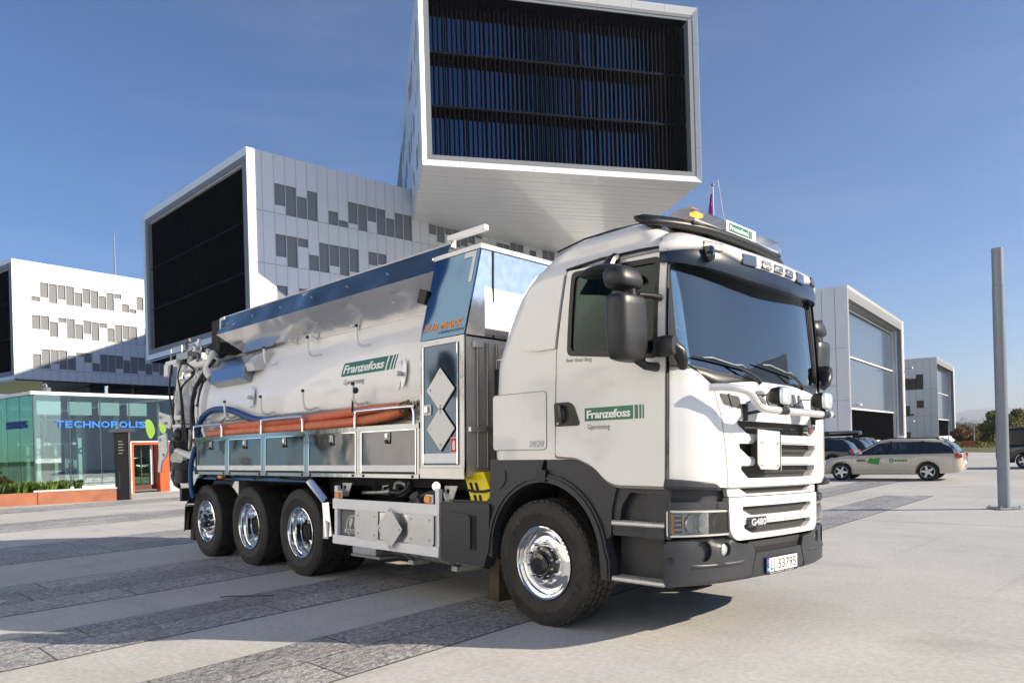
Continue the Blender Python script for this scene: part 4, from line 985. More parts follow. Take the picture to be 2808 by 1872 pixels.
# sleeper side panel (raised) and locker hatch
for fn in (sid, osid):
    part(patch(roundpoly([(-.225,2.42,.15),(-.17,2.28,.12),(.0,2.262,.05),(.20,2.262,.01),(.245,2.86,.01),(-.16,2.83,.12)],.1), fn, .028, .05, (), .07), 'sleeper_panel', WHITE, smooth=50, bevel=.020, bseg=3)
    ht = part(patch(roundpoly([(-.545,1.455),(.085,1.455),(.085,1.925),(-.545,1.925)],.035), fn, .008, .02, (), .09), 'locker_hatch', WHITE, smooth=50)
    part(patch(roundpoly([(-.552,1.448),(.092,1.448),(.092,1.932),(-.552,1.932)],.04), fn, .002, .01, (), .09), 'hatch_gap', GREYP, ht)
    part(patch([(-.50,2.235),(.21,2.235),(.21,2.242),(-.50,2.242)], fn, .002, .004, (), .2), 'side_crease', WHITE)
t_ = text_on('2828', lambda a,b,q: sid(-.105+a+b*.15, 1.475+b, .010+q), .052, .165); part(t_, 'fleet_number', mat('pale_number',(.45,.52,.55),.4), ht if False else cab, smooth=0)
# ---- lettering on the door
def logo(fn, parent, x, z, wd, ht, nm='logo_panel', shear=0.0, tsize=1.):
    sk = lambda u,v,q: fn(x+u+v*shear, z+v, q)
    W1 = wd*.815
    part(patch([(0,0),(W1,0),(W1,ht),(0,ht)], sk, .004, .003, (), .08), nm, GREEN, parent, smooth=0)
    for a, b in ((.845,.893),(.918,.945),(.968,.985)):
        part(patch([(wd*a,0),(wd*b,0),(wd*b,ht),(wd*a,ht)], sk, .004, .003, (), .08), 'logo_stripe', GREEN, parent, smooth=0)
    mb = text_on('Franzefoss', lambda a,b,q: sk(ht*.22+a, ht*.20+b, .0045+q), ht*.60, W1-ht*.42, depth=.002, offset=.028, space=.95)
    part(mb, 'logo_lettering', LOGOW, parent, smooth=0)
dvis = [o for o in COL.objects if o.name.startswith('door') and o.name in ('door',)][0]
dfn = lambda x,z,q: sid(x,z,q+.016)
logo(dfn, dvis, .508, 1.663, .562, .100)
part(text_on('Gjenvinning', lambda a,b,q: dfn(.535+a, 1.598+b, q), .040, .215, depth=.002), 'sub_lettering', mat('grey_text',(.16,.17,.18),.5), dvis, smooth=0)
part(text_on('Svein Victor Borg', lambda a,b,q: dfn(.312+a+b*.2, 2.138+b-.055*a, q), .030, .265, depth=.002), 'driver_name', mat('grey_text',(.16,.17,.18),.5), dvis, smooth=0)
# ---- front panels
PF = Plan([(0,1.503),(.2,1.500),(.4,1.492),(.6,1.478),(.76,1.460),(.90,1.432),(1.02,1.390),(1.11,1.335),(1.175,1.275),(1.215,1.24),(1.235,1.16)])
def pf(s, z, off=0):
    lean = .075*max(0, (z-1.62)/.4)**1.7 + .012*max(0,(1.3-z)/.2)
    edge = max(0, z-2.0)
    x, y, n = PF.at(s, off - lean*.9); return (x, y*(1-.0*lean), z)
ycor = PF.s_of_y(1.2348); sseam = PF.s_of_y(.765); sgap = PF.s_of_y(1.2150)
for sg in (-1, 1):
    f = lambda s,z,q,sg=sg: pf(sg*s, z, q)
    cp = part(patch(roundpoly([(.771,1.158,.01),(sgap,1.178,.02),(sgap+.005,2.072,.02),(sgap-.10,2.052,.06),(sgap-.27,2.0,.12),(.894,1.900,.02),(.812,1.534,.3)],.02), f, .004, .03, (), .045), 'corner_deflector', WHITE, smooth=50)
    # dark vent at the top inner corner of the grille panel, behind the lamp tube
    part(patch(roundpoly([(.585,1.735),(.80,1.76),(.835,1.845),(.60,1.83)],.025), f, .006, .01, (), .05), 'corner_vent', mat('mesh_dark',(.03,.03,.032),.6,bump=.5,bscale=160,bdist=.004))
    part(patch(roundpoly([(.69,1.745),(.715,1.748),(.735,1.845),(.71,1.842)],.003), f, .012, .01, (), .05), 'vent_bar', BLACK)
def mirs(P): return [(-a,b) for a,b in P[::-1]]
slot1 = [(-.655,1.648),(.655,1.648),(.655,1.618),(.53,1.553),(-.53,1.553),(-.655,1.618)]
slot2 = [(-.635,1.480),(.635,1.480),(.635,1.448),(.52,1.383),(-.52,1.383),(-.635,1.448)]
slot3 = [(-.615,1.315),(.615,1.315),(.615,1.285),(.52,1.222),(-.52,1.222),(-.615,1.285)]
slots = [roundpoly(s_,.012,3) for s_ in (slot1,slot2,slot3)]
gp = part(patch(roundpoly([(-.760,1.158,.01),(.760,1.158,.01),(.80,1.534,.3),(.880,1.898,.02),(.62,1.935,.1),(.3,1.962,.1),(-.3,1.962,.1),(-.62,1.935,.1),(-.880,1.898,.02),(-.80,1.534,.3)],.02), pf, .004, .075, slots, .05), 'grille_panel', WHITE, smooth=40, bevel=.012, bseg=3)
MESH = mat('grille_mesh', (.028,.027,.027), .55, bump=.9, bscale=190, bdist=.004, var=.2, vscale=60)
part(patch([(-.69,1.16),(.69,1.16),(.69,1.69),(-.69,1.69)], pf, -.055, .02, (), .12), 'grille_mesh', MESH, gp)
for s_, zz in ((slot1,.0),(slot2,0),(slot3,0)):
    z0_, z1_ = min(p[1] for p in s_), max(p[1] for p in s_)
    part(patch([(-.5,z0_+.03),(.5,z0_+.03),(.5,z0_+.036),(-.5,z0_+.036)], pf, -.045, .01, (), .12), 'mesh_rib', BLACK, gp)
# sculpted bars between the slots
for zb_ in (1.516, 1.349):
    mb = MB(); L = []
    for k in range(25):
        s_ = -.58+1.16*k/24; e = 1-abs(s_/.58)**6
        L.append([pf(s_, zb_+dz, .004+do*e) for dz, do in ((-.032,-.02),(-.024,.012),(.008,.018),(.028,.004),(.034,-.03))])
    mb.loft(L, closed=False, cap=False); part(mb, 'grille_bar', WHITE, gp, smooth=60)
# emblem
part(MB().cyl(pf(.50,1.60,-.03), pf(.50,1.60,.012), .040, seg=24), 'emblem_ring', CHROME, gp)
part(MB().cyl(pf(.50,1.60,.0), pf(.50,1.60,.016), .032, seg=24), 'emblem_face', mat('emblem_red_blue',(.25,.05,.12),.3,var=.8,vscale=30), gp)
# raised chrome word on the bonnet
fs = lambda u,z,q: pf(u, z, q+.004)
u = -.372
for ch, wd in (('S',.13),('C',.13),('A',.135),('N',.125),('I',.045),('A',.135)):
    part(text_on(ch, lambda a,b,q,u=u: fs(u+a, 1.772+b, q), .112, wd, depth=.012, offset=.05), 'badge_letter', mat('silver_letter',(.16,.165,.17),.35,metal=.5), gp, smooth=0); u += wd+.021
# hazard plate on the grille
px_ = lambda u,z,q: (1.545+q, u, z+.032)
hz = part(patch(roundpoly([(-.475,1.30),(-.43,1.257),(-.17,1.25),(-.135,1.28),(-.13,1.545),(-.475,1.555)],.004), px_, 0, .008, (), .2), 'folding_plate', PLATEM, smooth=0)
part(MB().cyl((1.548,-.125,1.275),(1.548,-.125,1.555),.006,seg=8), 'plate_hinge', GALV, hz)
for y_, z_ in ((-.42,1.49),(-.17,1.485),(-.42,1.32),(-.17,1.315)): part(MB().cyl((1.545,y_,z_),(1.551,y_,z_),.008,seg=10), 'rivet', GALV, hz)
part(MB().lohi((1.47,-.45,1.3),(1.537,-.41,1.5)).lohi((1.47,-.2,1.3),(1.537,-.16,1.5)), 'plate_bracket', BLACK, hz)
# lower grille
PL = Plan([(0,1.478),(.3,1.470),(.55,1.455),(.70,1.438),(.76,1.415)])
def plf(s, z, off=0): x, y, n = PL.at(s, off-.02*max(0,(.80-z)/.06)**2*.2); return (x, y, z)
mid = part(patch(roundpoly([(-.725,1.088),(.725,1.088),(.74,1.154),(-.74,1.154)],.01), plf, .0, .05, [[(-.60,1.148),(.60,1.148),(.50,1.105),(-.50,1.105)]], .06), 'upper_grille_strip', WHITE)
part(patch([(-.62,1.095),(.62,1.095),(.62,1.154),(-.62,1.154)], plf, -.035, .02, (), .1), 'strip_mesh', MESH, mid)
slot5 = [(-.57,1.012),(.57,1.012),(.57,.985),(.46,.943),(-.46,.943),(-.57,.985)]; slot6 = [(-.555,.878),(.555,.878),(.555,.85),(.45,.808),(-.45,.808),(-.555,.85)]
lg = part(patch(roundpoly([(-.655,.765,.07),(.655,.765,.07),(.715,.83,.03),(.728,1.083,.02),(-.728,1.083,.02),(-.715,.83,.03)],.02), plf, .012, .07, [roundpoly(slot5,.01,2),roundpoly(slot6,.01,2)], .05), 'lower_grille', WHITE, smooth=40, bevel=.01, bseg=3)
part(patch([(-.575,.79),(.575,.79),(.575,1.03),(-.575,1.03)], plf, -.030, .02, (), .1), 'lower_mesh', MESH, lg)
mb = MB(); L = []
for k in range(21):
    s_ = -.5+1.0*k/20; L.append([plf(s_, .910+dz, .012+do*(1-abs(s_/.5)**6)) for dz, do in ((-.022,-.02),(-.012,.012),(.008,.014),(.022,-.02))])
part(mb.loft(L, closed=False, cap=False), 'grille_bar', WHITE, lg, smooth=60)
bd = part(patch(roundpoly([(-.52,.858),(-.285,.858),(-.285,.932),(-.52,.932)],.012), plf, .036, .02, (), .08), 'model_badge', GLOSSB, lg)
part(text_on('G480', lambda a,b,q: plf(-.505+a, .871+b, .037+q), .048, .205, depth=.006, offset=.03), 'badge_lettering', mat('badge_silver',(.72,.73,.74),.3,metal=.5), lg, smooth=0)
# ---- bumper
PB_ = Plan([(0,1.478),(.3,1.470),(.55,1.455),(.75,1.43),(.92,1.395),(1.05,1.350),(1.14,1.300),(1.20,1.250),(1.2265,1.215)])
def pb(s, z, off=0):
    t = (z-.455)/.34; off2 = -.06*max(0,(.10-t)/.10)**2 - .035*max(0,(t-.93)/.07)**2; 
    x, y, n = PB_.at(s, off+off2); return (x, y, z)
sb = PB_.L[-1]
def bside(sg):
    f = lambda s,z,q: pb(sg*s, z, q)
    fogs = []
    for s_, z_, r_ in ((.978,.705,.074),(.752,.706,.052)): fogs.append([(s_+r_*cos(a*pi/9)*1.0, z_+r_*sin(a*pi/9)) for a in range(18)])
    o = part(patch(roundpoly([(.455,.462,.01),(sb,.462,.02),(sb,.812,.01),(.70,.80,.03),(.625,.742,.05),(.425,.727,.02),(.385,.655,.02)],.01), f, 0, .045, fogs, .05), 'bumper_side', DARK, smooth=45)
    part(MB().lathe([(.002,0),(.072,0),(.074,.01)], (0,0,0), 'x', 20).xf(Matrix.Translation(f(.978,.705,-.035)) @ Matrix.Rotation(atan2(PB_.at(sg*.978)[2][1], PB_.at(sg*.978)[2][0]), 4, 'Z')), 'fog_cover', DARK, o)
    part(MB().lathe([(.002,.0),(.03,-.004),(.048,-.015),(.05,-.03)], (0,0,0), 'x', 20).xf(Matrix.Translation(f(.752,.706,-.012)) @ Matrix.Rotation(atan2(PB_.at(sg*.752)[2][1], PB_.at(sg*.752)[2][0]), 4, 'Z')), 'fog_lamp', LENS, o)
    L = []   # step crease
    for k in range(14):
        s_ = .53+.56*k/13; e = abs(sin(pi*k/13))**.4; L.append([f(s_, .600+dz, .001+do*e) for dz, do in ((-.016,0),(-.004,.010),(.006,.012),(.016,0))])
    part(MB().loft(L, closed=False, cap=False), 'bumper_crease', DARK, o, smooth=60)
    part(MB().lathe([(.002,0),(.016,0),(.026,.004),(.028,-.01)], (0,0,0), 'x', 16).xf(Matrix.Translation(f(sb-.045,.650,.001)) @ Matrix.Rotation(atan2(PB_.at(sg*(sb-.045))[2][1], PB_.at(sg*(sb-.045))[2][0]), 4, 'Z')), 'washer_cap', BLACK, o)
bside(-1); bside(1)
cb = part(patch(roundpoly([(-.445,.462,.01),(.445,.462,.01),(.375,.655,.02),(-.375,.655,.02)],.01), pb, -.002, .05, (), .06), 'bumper_centre', DARK, smooth=45)
part(patch([(-.41,.63),(.41,.63),(.43,.74),(-.43,.74)], pb, -.035, .03, (), .08), 'bumper_mesh', MESH)
for z_ in (.65,.668,.686): part(patch([(-.38,z_),(.38,z_),(.38,z_+.007),(-.38,z_+.007)], pb, -.026, .01, (), .1), 'mesh_louvre', BLACK, cb)
part(MB().lohi((.9,-.92,.50),(1.30,.92,.74)), 'bumper_core', SHADOWB, smooth=0)
# licence plate
pp = lambda u,z,q: (1.486+q, u, z+.032)
npl = part(patch(roundpoly([(-.262,.442),(.262,.442),(.262,.575),(-.262,.575)],.01), pp, 0, .014, (), .3), 'plate_holder', BLACK, smooth=0)
part(patch(roundpoly([(-.215,.462),(.255,.462),(.255,.568),(-.215,.568)],.008), pp, .003, .003, (), .3), 'licence_plate', mat('plate_white',(.82,.82,.80),.35), npl, smooth=0)
part(patch([(-.255,.462),(-.215,.462),(-.215,.568),(-.255,.568)], pp, .003, .003, (), .3), 'plate_country_band', BLUEP, npl, smooth=0)
part(patch([(-.25,.535),(-.22,.535),(-.22,.558),(-.25,.558)], pp, .0045, .001, (), .3), 'plate_flag', mat('flag_red',(.6,.08,.1),.5), npl, smooth=0)
part(MB().lohi((1.4905,-.25,.577),(1.4912,-.22,.581)).lohi((1.4905,-.241,.567),(1.4912,-.237,.590)), 'flag_cross', BLUEP, npl, smooth=0)
part(text_on('N', lambda a,b,q: pp(-.245+a,.474+b,.003+q), .02,.018, depth=.0012), 'plate_country_letter', LOGOW, npl, smooth=0)
part(text_on('LJ 53795', lambda a,b,q: pp(-.195+a,.478+b,.003+q), .074,.425, depth=.0012), 'plate_lettering', mat('plate_black',(.01,.01,.01),.5), npl, smooth=0)
part(text_on('NORSK SCANIA AS   www.scania.no', lambda a,b,q: pp(-.20+a,.447+b,.0005+q), .009,.40, depth=.001), 'holder_lettering', LOGOW, npl, smooth=0)
# ---- headlight group
def lightside(sg):
    f = lambda s,z,q: (PB_.at(sg*s,q)[0], PB_.at(sg*s,q)[1], z)
    PH_ = .705
    o = part(patch(roundpoly([(PH_-.17,.80),(sb-.01,.815),(sb-.01,1.005),(PH_-.17,1.0)],.02), f, -.058, .03, (), .06), 'headlight', mat('reflector',(.85,.87,.88),.35,metal=.15,bump=.5,bscale=14,bdist=.01), smooth=60)
    part(patch(roundpoly([(PH_,.816),(sb-.025,.82),(sb-.025,1.0),(PH_,.99)],.025), f, -.004, .004, (), .05), 'headlight_lens', CLEAR, o, smooth=60)
    part(patch(roundpoly([(PH_-.004,.812),(sb-.02,.815),(sb-.02,1.005),(PH_-.004,.994)],.022), f, -.002, .07, [roundpoly([(PH_+.010,.826),(sb-.035,.828),(sb-.035,.990),(PH_+.010,.980)],.02)], .06), 'headlight_rim', CHROME, o, smooth=40)
    part(patch(roundpoly([(sb-.075,.838),(sb-.030,.84),(sb-.030,.98),(sb-.075,.978)],.006), f, -.008, .02, (), .06), 'indicator', AMBER, o)
    part(patch(roundpoly([(sb-.155,.838),(sb-.077,.838),(sb-.077,.978),(sb-.155,.976)],.006), f, -.045, .02, (), .06), 'lamp_bezel', BLACK, o)
    for k in range(4):
        z_ = .858+k*.034; part(patch([(sb-.145,z_),(sb-.085,z_),(sb-.085,z_+.012),(sb-.145,z_+.012)], f, -.038, .01, (), .1), 'daylight_tube', GALV, o)
        part(MB().ball(f(sb-.052,z_+.006,-.012), .006, 8), 'indicator_led', mat('amber_glow',(1,.5,.05),.3,emit=(1,.45,.05,1.2)), o)
    nn = PB_.at(sg*(sb-.345)); a_ = atan2(nn[2][1], nn[2][0])
    def lens(s_, z_, r_, off, nm, m, prof):
        nn = PB_.at(sg*s_); a_ = atan2(nn[2][1]*.55, nn[2][0]+.25)
        return part(MB().lathe([(r_*a, b) for a,b in prof], (0,0,0), 'x', 26).xf(Matrix.Translation(f(s_, z_, off)) @ Matrix.Rotation(a_, 4, 'Z')), nm, m, o, smooth=60)
    lens(.955,.905,.082,-.055,'main_beam_bowl',mat('bowl_silver',(.82,.84,.86),.22,metal=.5),[(.02,-.045),(.5,-.03),(.85,0),(1,.035),(1.04,.04)])
    lens(.955,.905,.032,-.05,'main_beam_bulb',mat('projector_glass',(.85,.88,.92),.12,coat=1,spec=1),[(.02,.02),(.6,.015),(1,-.005)])
    lens(.80,.900,.070,-.045,'dip_beam_bowl',mat('bowl_silver',(.82,.84,.86),.22,metal=.5),[(.02,-.045),(.5,-.03),(.85,0),(1,.03),(1.04,.035)])
    lens(1.06,.905,.070,-.03,'lamp_ring',ALU,[(.93,-.01),(1,.01),(1.07,-.01)])
    # dark hood above the lamp, upper fillers and the wing-shaped spoiler
    f2 = f
    hd = part(patch(roundpoly([(PH_-.02,1.0,.01),(sb-.01,1.012,.02),(sb-.01,1.062,.03),(PH_-.02,1.055,.03)],.02), f2, .004, .10, (), .05), 'lamp_hood', DARK, smooth=50, bevel=.012, bseg=3)
    part(patch([(.80,1.012),(.85,1.014),(.85,1.045),(.80,1.043)], f2, .010, .01, (), .05), 'hood_cap', DARK, hd)
    part(patch(roundpoly([(PH_-.05,1.05),(sb-.0,1.05),(sb-.0,1.165),(PH_-.05,1.14)],.01), f2, -.06, .03, (), .07), 'lamp_filler', DARK, smooth=50)
    L = []
    for k in range(16):
        s_ = sgap+.01-(sgap+.01-.86)*k/15; t = k/15; ou = .050*(1-.15*t); 
        z_ = 1.165-.014*t
        sec = [(-.04,.0),(.0,.0),(ou,.004),(ou+.010,.025),(ou*.75,.058*(1-.3*t)+.004),(-.002,.078*(1-.35*t)+.002),(-.04,.075*(1-.35*t))]
        e = 1 if k < 14 else (.8 if k == 14 else .45)
        L.append([pf(sg*s_, z_-.004+b*e - (.0), .002+a*e)[:2]+(z_+b*e-.012,) for a,b in sec])
    part(MB().loft(L, closed=True, cap=True), 'corner_spoiler', DARK, smooth=40)
    part(patch(roundpoly([(sb-.02,.80),(sb+.17,.80),(sb+.17,1.17),(sb-.02,1.17)],.01), lambda s,z,q: (1.222-(s-sb)*1.0+.01, sg*(1.212+q), z), -.004, .03, (), .08), 'entry_post', DARK, smooth=40)
lightside(-1); lightside(1)
# ---- windscreen
def ws(y, z, off=0):
    t = (z-1.97)/.85; x = 1.430 - .075*t - .155*abs(y/1.12)**2.8; return (x+off*.95, y, z+off*.2)
WS = [(-1.125,2.05,.03),(-.75,1.985,.2),(0,1.955,.3),(.75,1.985,.2),(1.125,2.05,.03),(1.10,2.81,.03),(-1.10,2.81,.03)]
wsc = part(patch(roundpoly(WS,.03), ws, 0, .006, (), .06), 'windscreen', WSCREEN, smooth=60)
part(patch(roundpoly([(-1.13,2.035),(-.76,1.955),(0,1.925),(.76,1.955),(1.13,2.035),(1.12,2.055),(.75,2.0),(0,1.972),(-.75,2.0),(-1.12,2.055)],.004,1), ws, .012, .03, (), .05), 'screen_sill', BLACK, smooth=60)
for sg in (-1,1):
    L = []
    for k in range(12):
        z_ = 2.03+.84*k/11; a = Vector(ws(sg*1.112, z_, .004)); b = Vector((1.222-.030*k/11, sg*(-sid(0,z_)[1]-.010), z_))
        m_ = (a+b)/2 + Vector((.010, sg*.016, 0)); L.append([tuple(a), tuple(a*.5+m_*.5+Vector((.006,sg*.006,0))), tuple(m_), tuple(m_*.5+b*.5+Vector((.008,sg*.012,0))), tuple(b), tuple(b+Vector((-.05,-sg*.05,0))), tuple(a+Vector((-.06,-sg*.02,0)))])
    part(MB().loft(L, closed=True, cap=True), 'front_pillar', mat('pillar_matt',(.010,.010,.012),.6,spec=.2), smooth=50)
part(MB().lohi((1.15,-.98,2.80),(1.16,.98,2.92)), 'header_panel', BLACK, smooth=0)
# cowl between glass and bonnet
def bon(s, z, q): return pf(s, z, q)
L = []
for k in range(33):
    y_ = -1.06+2.12*k/32; a = Vector(ws(y_, 2.045-.085*(1-abs(y_/1.11)**2.2), .012)); s_ = PF.s_of_y(min(1.06,abs(y_)))*(1 if y_>0 else -1)
    zc = interp(abs(y_), [(0,1.962),(.5,1.94),(.76,1.89),(.95,1.95),(1.06,2.04)]); c = Vector(pf(s_, zc, -.005)); L.append([tuple(a), tuple((a+c)/2+Vector((.01,0,.006))), tuple(c), tuple(c+Vector((-.04,0,-.05))), tuple(a+Vector((-.03,0,-.05)))])
part(MB().loft(L, closed=True, cap=True), 'wiper_cowl', BLACK, smooth=50)
# wipers: arm, blade
for y0_, y1_, yt in ((-.28,-.62,-1.02),(.47,.16,-.30)):
    P0 = Vector(ws(y0_, 1.965, .04)); P1 = Vector(ws(y1_, 2.055, .045)); wv = part(MB().tube([tuple(P0+Vector((.0,0,-.03))), tuple(P0), tuple(P0*.55+P1*.45+Vector((.015,0,.0))), tuple(P1)], [.016,.017,.010,.007], 8, flat=.7), 'wiper_arm', BLACK)
    pts = [ws(y1_+.26+(yt-y1_-.26)*t/8, 2.035+.045*t/8+(.02*(t/8)), .03) for t in range(9)]
    part(MB().tube(pts, [.004]+[.008]*7+[.004], 6), 'wiper_blade', BLACK, wv)
    part(MB().tube([pts[1], tuple(Vector(pts[2])+Vector((.02,0,.012))), tuple(P1), tuple(Vector(pts[6])+Vector((.02,0,.012))), pts[7]], .005, 6), 'wiper_bracket', GALV, wv)
# ---- sun visor and roof cap
PVz = Plan([(0,1.475),(.3,1.462),(.6,1.425),(.85,1.372),(1.02,1.312),(1.13,1.255),(1.195,1.19),(1.212,1.08)])
def pv(s, prof, z0=0):
    return [ (lambda q: (q[0], q[1], z0+b))(PVz.at(s, a)) for a, b in prof]
def visloft(prof_fn, n=44, smax=None):
    smax = smax or PVz.s_of_y(1.197); L = []
    for k in range(n+1):
        s_ = -smax+2*smax*k/n; L.append([(PVz.at(s_, a)[0], PVz.at(s_, a)[1], b) for a, b in prof_fn(s_)])
    return L
smx = PVz.s_of_y(1.197)
VB = [(0,2.712),(.4,2.722),(.67,2.742),(.85,2.758),(1.07,2.772),(1.2,2.772),(1.3,2.768)]
VM = [(0,2.832),(.3,2.835),(.5,2.842),(.60,2.866),(.73,2.886),(.95,2.886),(1.1,2.868),(1.25,2.848)]
VT = [(0,2.955),(.4,2.96),(.65,2.975),(.9,2.99),(1.04,2.99),(1.15,2.962),(1.24,2.925)]
def sm3(s_, T): return (interp(abs(s_)-.05, T)+interp(abs(s_), T)*2+interp(abs(s_)+.05, T))/4
def vprof(s_):
    b_, m_ = sm3(s_, VB), sm3(s_, VM)
    e = 1-.75*min(1,abs(s_)/smx)**5
    return [(-.14*e,b_+.035),(-.01,b_+.002),(.014,b_),(.022,(b_+m_)/2),(.006,m_),(-.10*e,m_),(-.15*e,m_-.03)]
part(MB().loft(visloft(vprof), closed=True, cap=True), 'sun_visor', mat('visor_smoke',(.012,.020,.036),.22,coat=.15,spec=.35), smooth=40)
def cprof(s_):
    m_, t_ = sm3(s_, VM), sm3(s_, VT); t = min(1, abs(s_)/smx); e = 1-.3*t**4; h_ = t_-m_
    return [(-.06,m_-.004),(.004,m_),(.018,m_+h_*.25),(.010,m_+h_*.65),(-.012,t_-.012),(-.05,t_+.012),(-.13*e,t_+.045),(-.26*e,t_+.09-.02*t),(-.42*e,t_+.14-.05*t),(-.60*e,t_+.185-.09*t),(-.66*e,t_+.10)]
cap = part(MB().loft(visloft(cprof, 60), closed=True, cap=True), 'roof_cap', WHITE, smooth=60)
vf = lambda s,z,q: (PVz.at(s,q+.008)[0], PVz.at(s,q+.008)[1], z)
LEDG = mat('led_lamp_face', (.20,.205,.21), .2, metal=.7, bump=.9, bscale=60, bdist=.01)
def lamp5(s0, s1, z0_, z1_, nm, m, bez=.008):
    o = part(patch(roundpoly([(s0-bez,z0_-bez),(s1+bez,z0_-bez),(s1+bez,z1_+bez),(s0-bez,z1_+bez)],.012), vf, .012, .03, (), .05), nm, BLACK)
    part(patch(roundpoly([(s0,z0_),(s1,z0_),(s1,z1_),(s0,z1_)],.008), vf, .0135, .01, (), .05), 'lamp_lens', m, o)
BIGL = mat('marker_lens_dark', (.12,.14,.17), .1, metal=.6, coat=.8, bump=.3, bscale=25, bdist=.01)
for sg in (-1,1):
    lamp5(*sorted((sg*.345,sg*.505)), 2.842, 2.908, 'roof_spotlight', BIGL)
    lamp5(*sorted((sg*.742,sg*.915)), 2.898, 2.942, 'corner_lamp', LEDG)
for c_ in (-.19,0,.19): lamp5(c_-.066, c_+.066, 2.848, 2.898, 'position_lamp', LEDG, .005)
# dome camera under the visor corner
dc = PVz.at(-.88, .025); part(MB().cyl((dc[0],dc[1],2.84),(dc[0],dc[1],2.905),.043,.04,20).ball((dc[0]+.012,dc[1]-.01,2.835),.042,16), 'visor_camera', GLOSSB)
# roof black bar with wind deflector shape
L = []
for k in range(41):
    t = -1+2*k/40; y_ = 1.12*t; x_ = 1.13-.20*abs(t)**3; zc = 3.185-.022*abs(t)**2; wd = .070*(1-.25*abs(t)**8)*(1 if abs(t)<.99 else .6); th = .042*(1 if abs(t)<.99 else .5)
    L.append([(x_+wd*cos(a), y_, zc+th*sin(a)-.09*0 + .035*cos(a)*-1*.6) for a in [2*pi*i/14 for i in range(14)]])
rb = part(MB().loft(L), 'roof_light_bar', BLACK, smooth=60)
for y_ in (-.98,-.35,.35,.98): part(MB().lohi((.93 if abs(y_)>.5 else 1.03,y_-.025,3.04),(1.0 if abs(y_)>.5 else 1.09,y_+.025,3.18)), 'bar_bracket', BLACK, rb, smooth=0)
# beacon
bx0, bz0 = 1.045, 3.165
bc = part(MB().lohi((bx0-.12,-.71,bz0),(bx0+.12,.71,bz0+.028)), 'beacon_base', BLACK, bevel=.008)
for a, b in ((-.72,-.245),(.245,.72)):
    part(MB().loft([[(bx0-.135+.27*u_*1.0,y_,bz0+.028) if False else (bx0+dx*ss, y_, z_) for dx, z_ in ((-.13,bz0+.028),(.13,bz0+.028),(.122,bz0+.11),(.10,bz0+.135),(-.10,bz0+.135),(-.122,bz0+.11))] for y_, ss in ((a,.8 if a<0 else 1),(a+.03,1),(b-.03,1),(b,1 if a<0 else .8))]), 'beacon_cover', glass_mat('beacon_clear',(.90,.91,.92),1.45,base=.05,rough=.25), bc, smooth=30)
    part(MB().lohi((bx0-.10,a+.05,bz0+.03),(bx0+.10,b-.03,bz0+.055)), 'beacon_reflector', mat('beacon_white',(.75,.76,.77),.35), bc, smooth=0)
LED = mat('beacon_led_lit', (1,.5,.05), .3, emit=(1,.33,.02,.9))
for k in range(4): part(MB().box((bx0+.08,-.66+.03*k,bz0+.095),(.05,.016,.025)), 'beacon_led', LED, bc, smooth=0)
sp_ = part(MB().lohi((bx0-.125,-.243,bz0+.03),(bx0+.125,.243,bz0+.135)), 'beacon_sign', LOGOW, bc, smooth=0, bevel=.006)
bfn = lambda x,z,q: (bx0+.127+q, x, z)
W1 = .34
part(patch([(-.20,bz0+.050),(.105,bz0+.050),(.105,bz0+.115),(-.20,bz0+.115)], bfn, .001, .001, (), .3), 'sign_logo_panel', GREEN, bc, smooth=0)
for a, b in ((.118,.136),(.146,.158),(.168,.176)): part(patch([(a,bz0+.050),(b,bz0+.050),(b,bz0+.115),(a,bz0+.115)], bfn, .001, .001, (), .3), 'sign_logo_stripe', GREEN, bc, smooth=0)
part(text_on('Franzefoss', lambda a,b,q: bfn(-.187+a,bz0+.064+b,.0012+q), .036,.28, depth=.001, offset=.02), 'sign_logo_lettering', LOGOW, bc, smooth=0)
# roof edge rail (thin black line), rubber cable
part(MB().tube([(.02,-1.00,3.12),(.3,-.98,3.175),(.6,-.96,3.19),(.85,-.93,3.19),(1.0,-.90,3.14)], .008, 6), 'roof_seal', BLACK)
# antennas
part(MB().tube([(.75,.55,3.2),(.66,.5,3.95)], .003, 5), 'whip_antenna', BLACK)
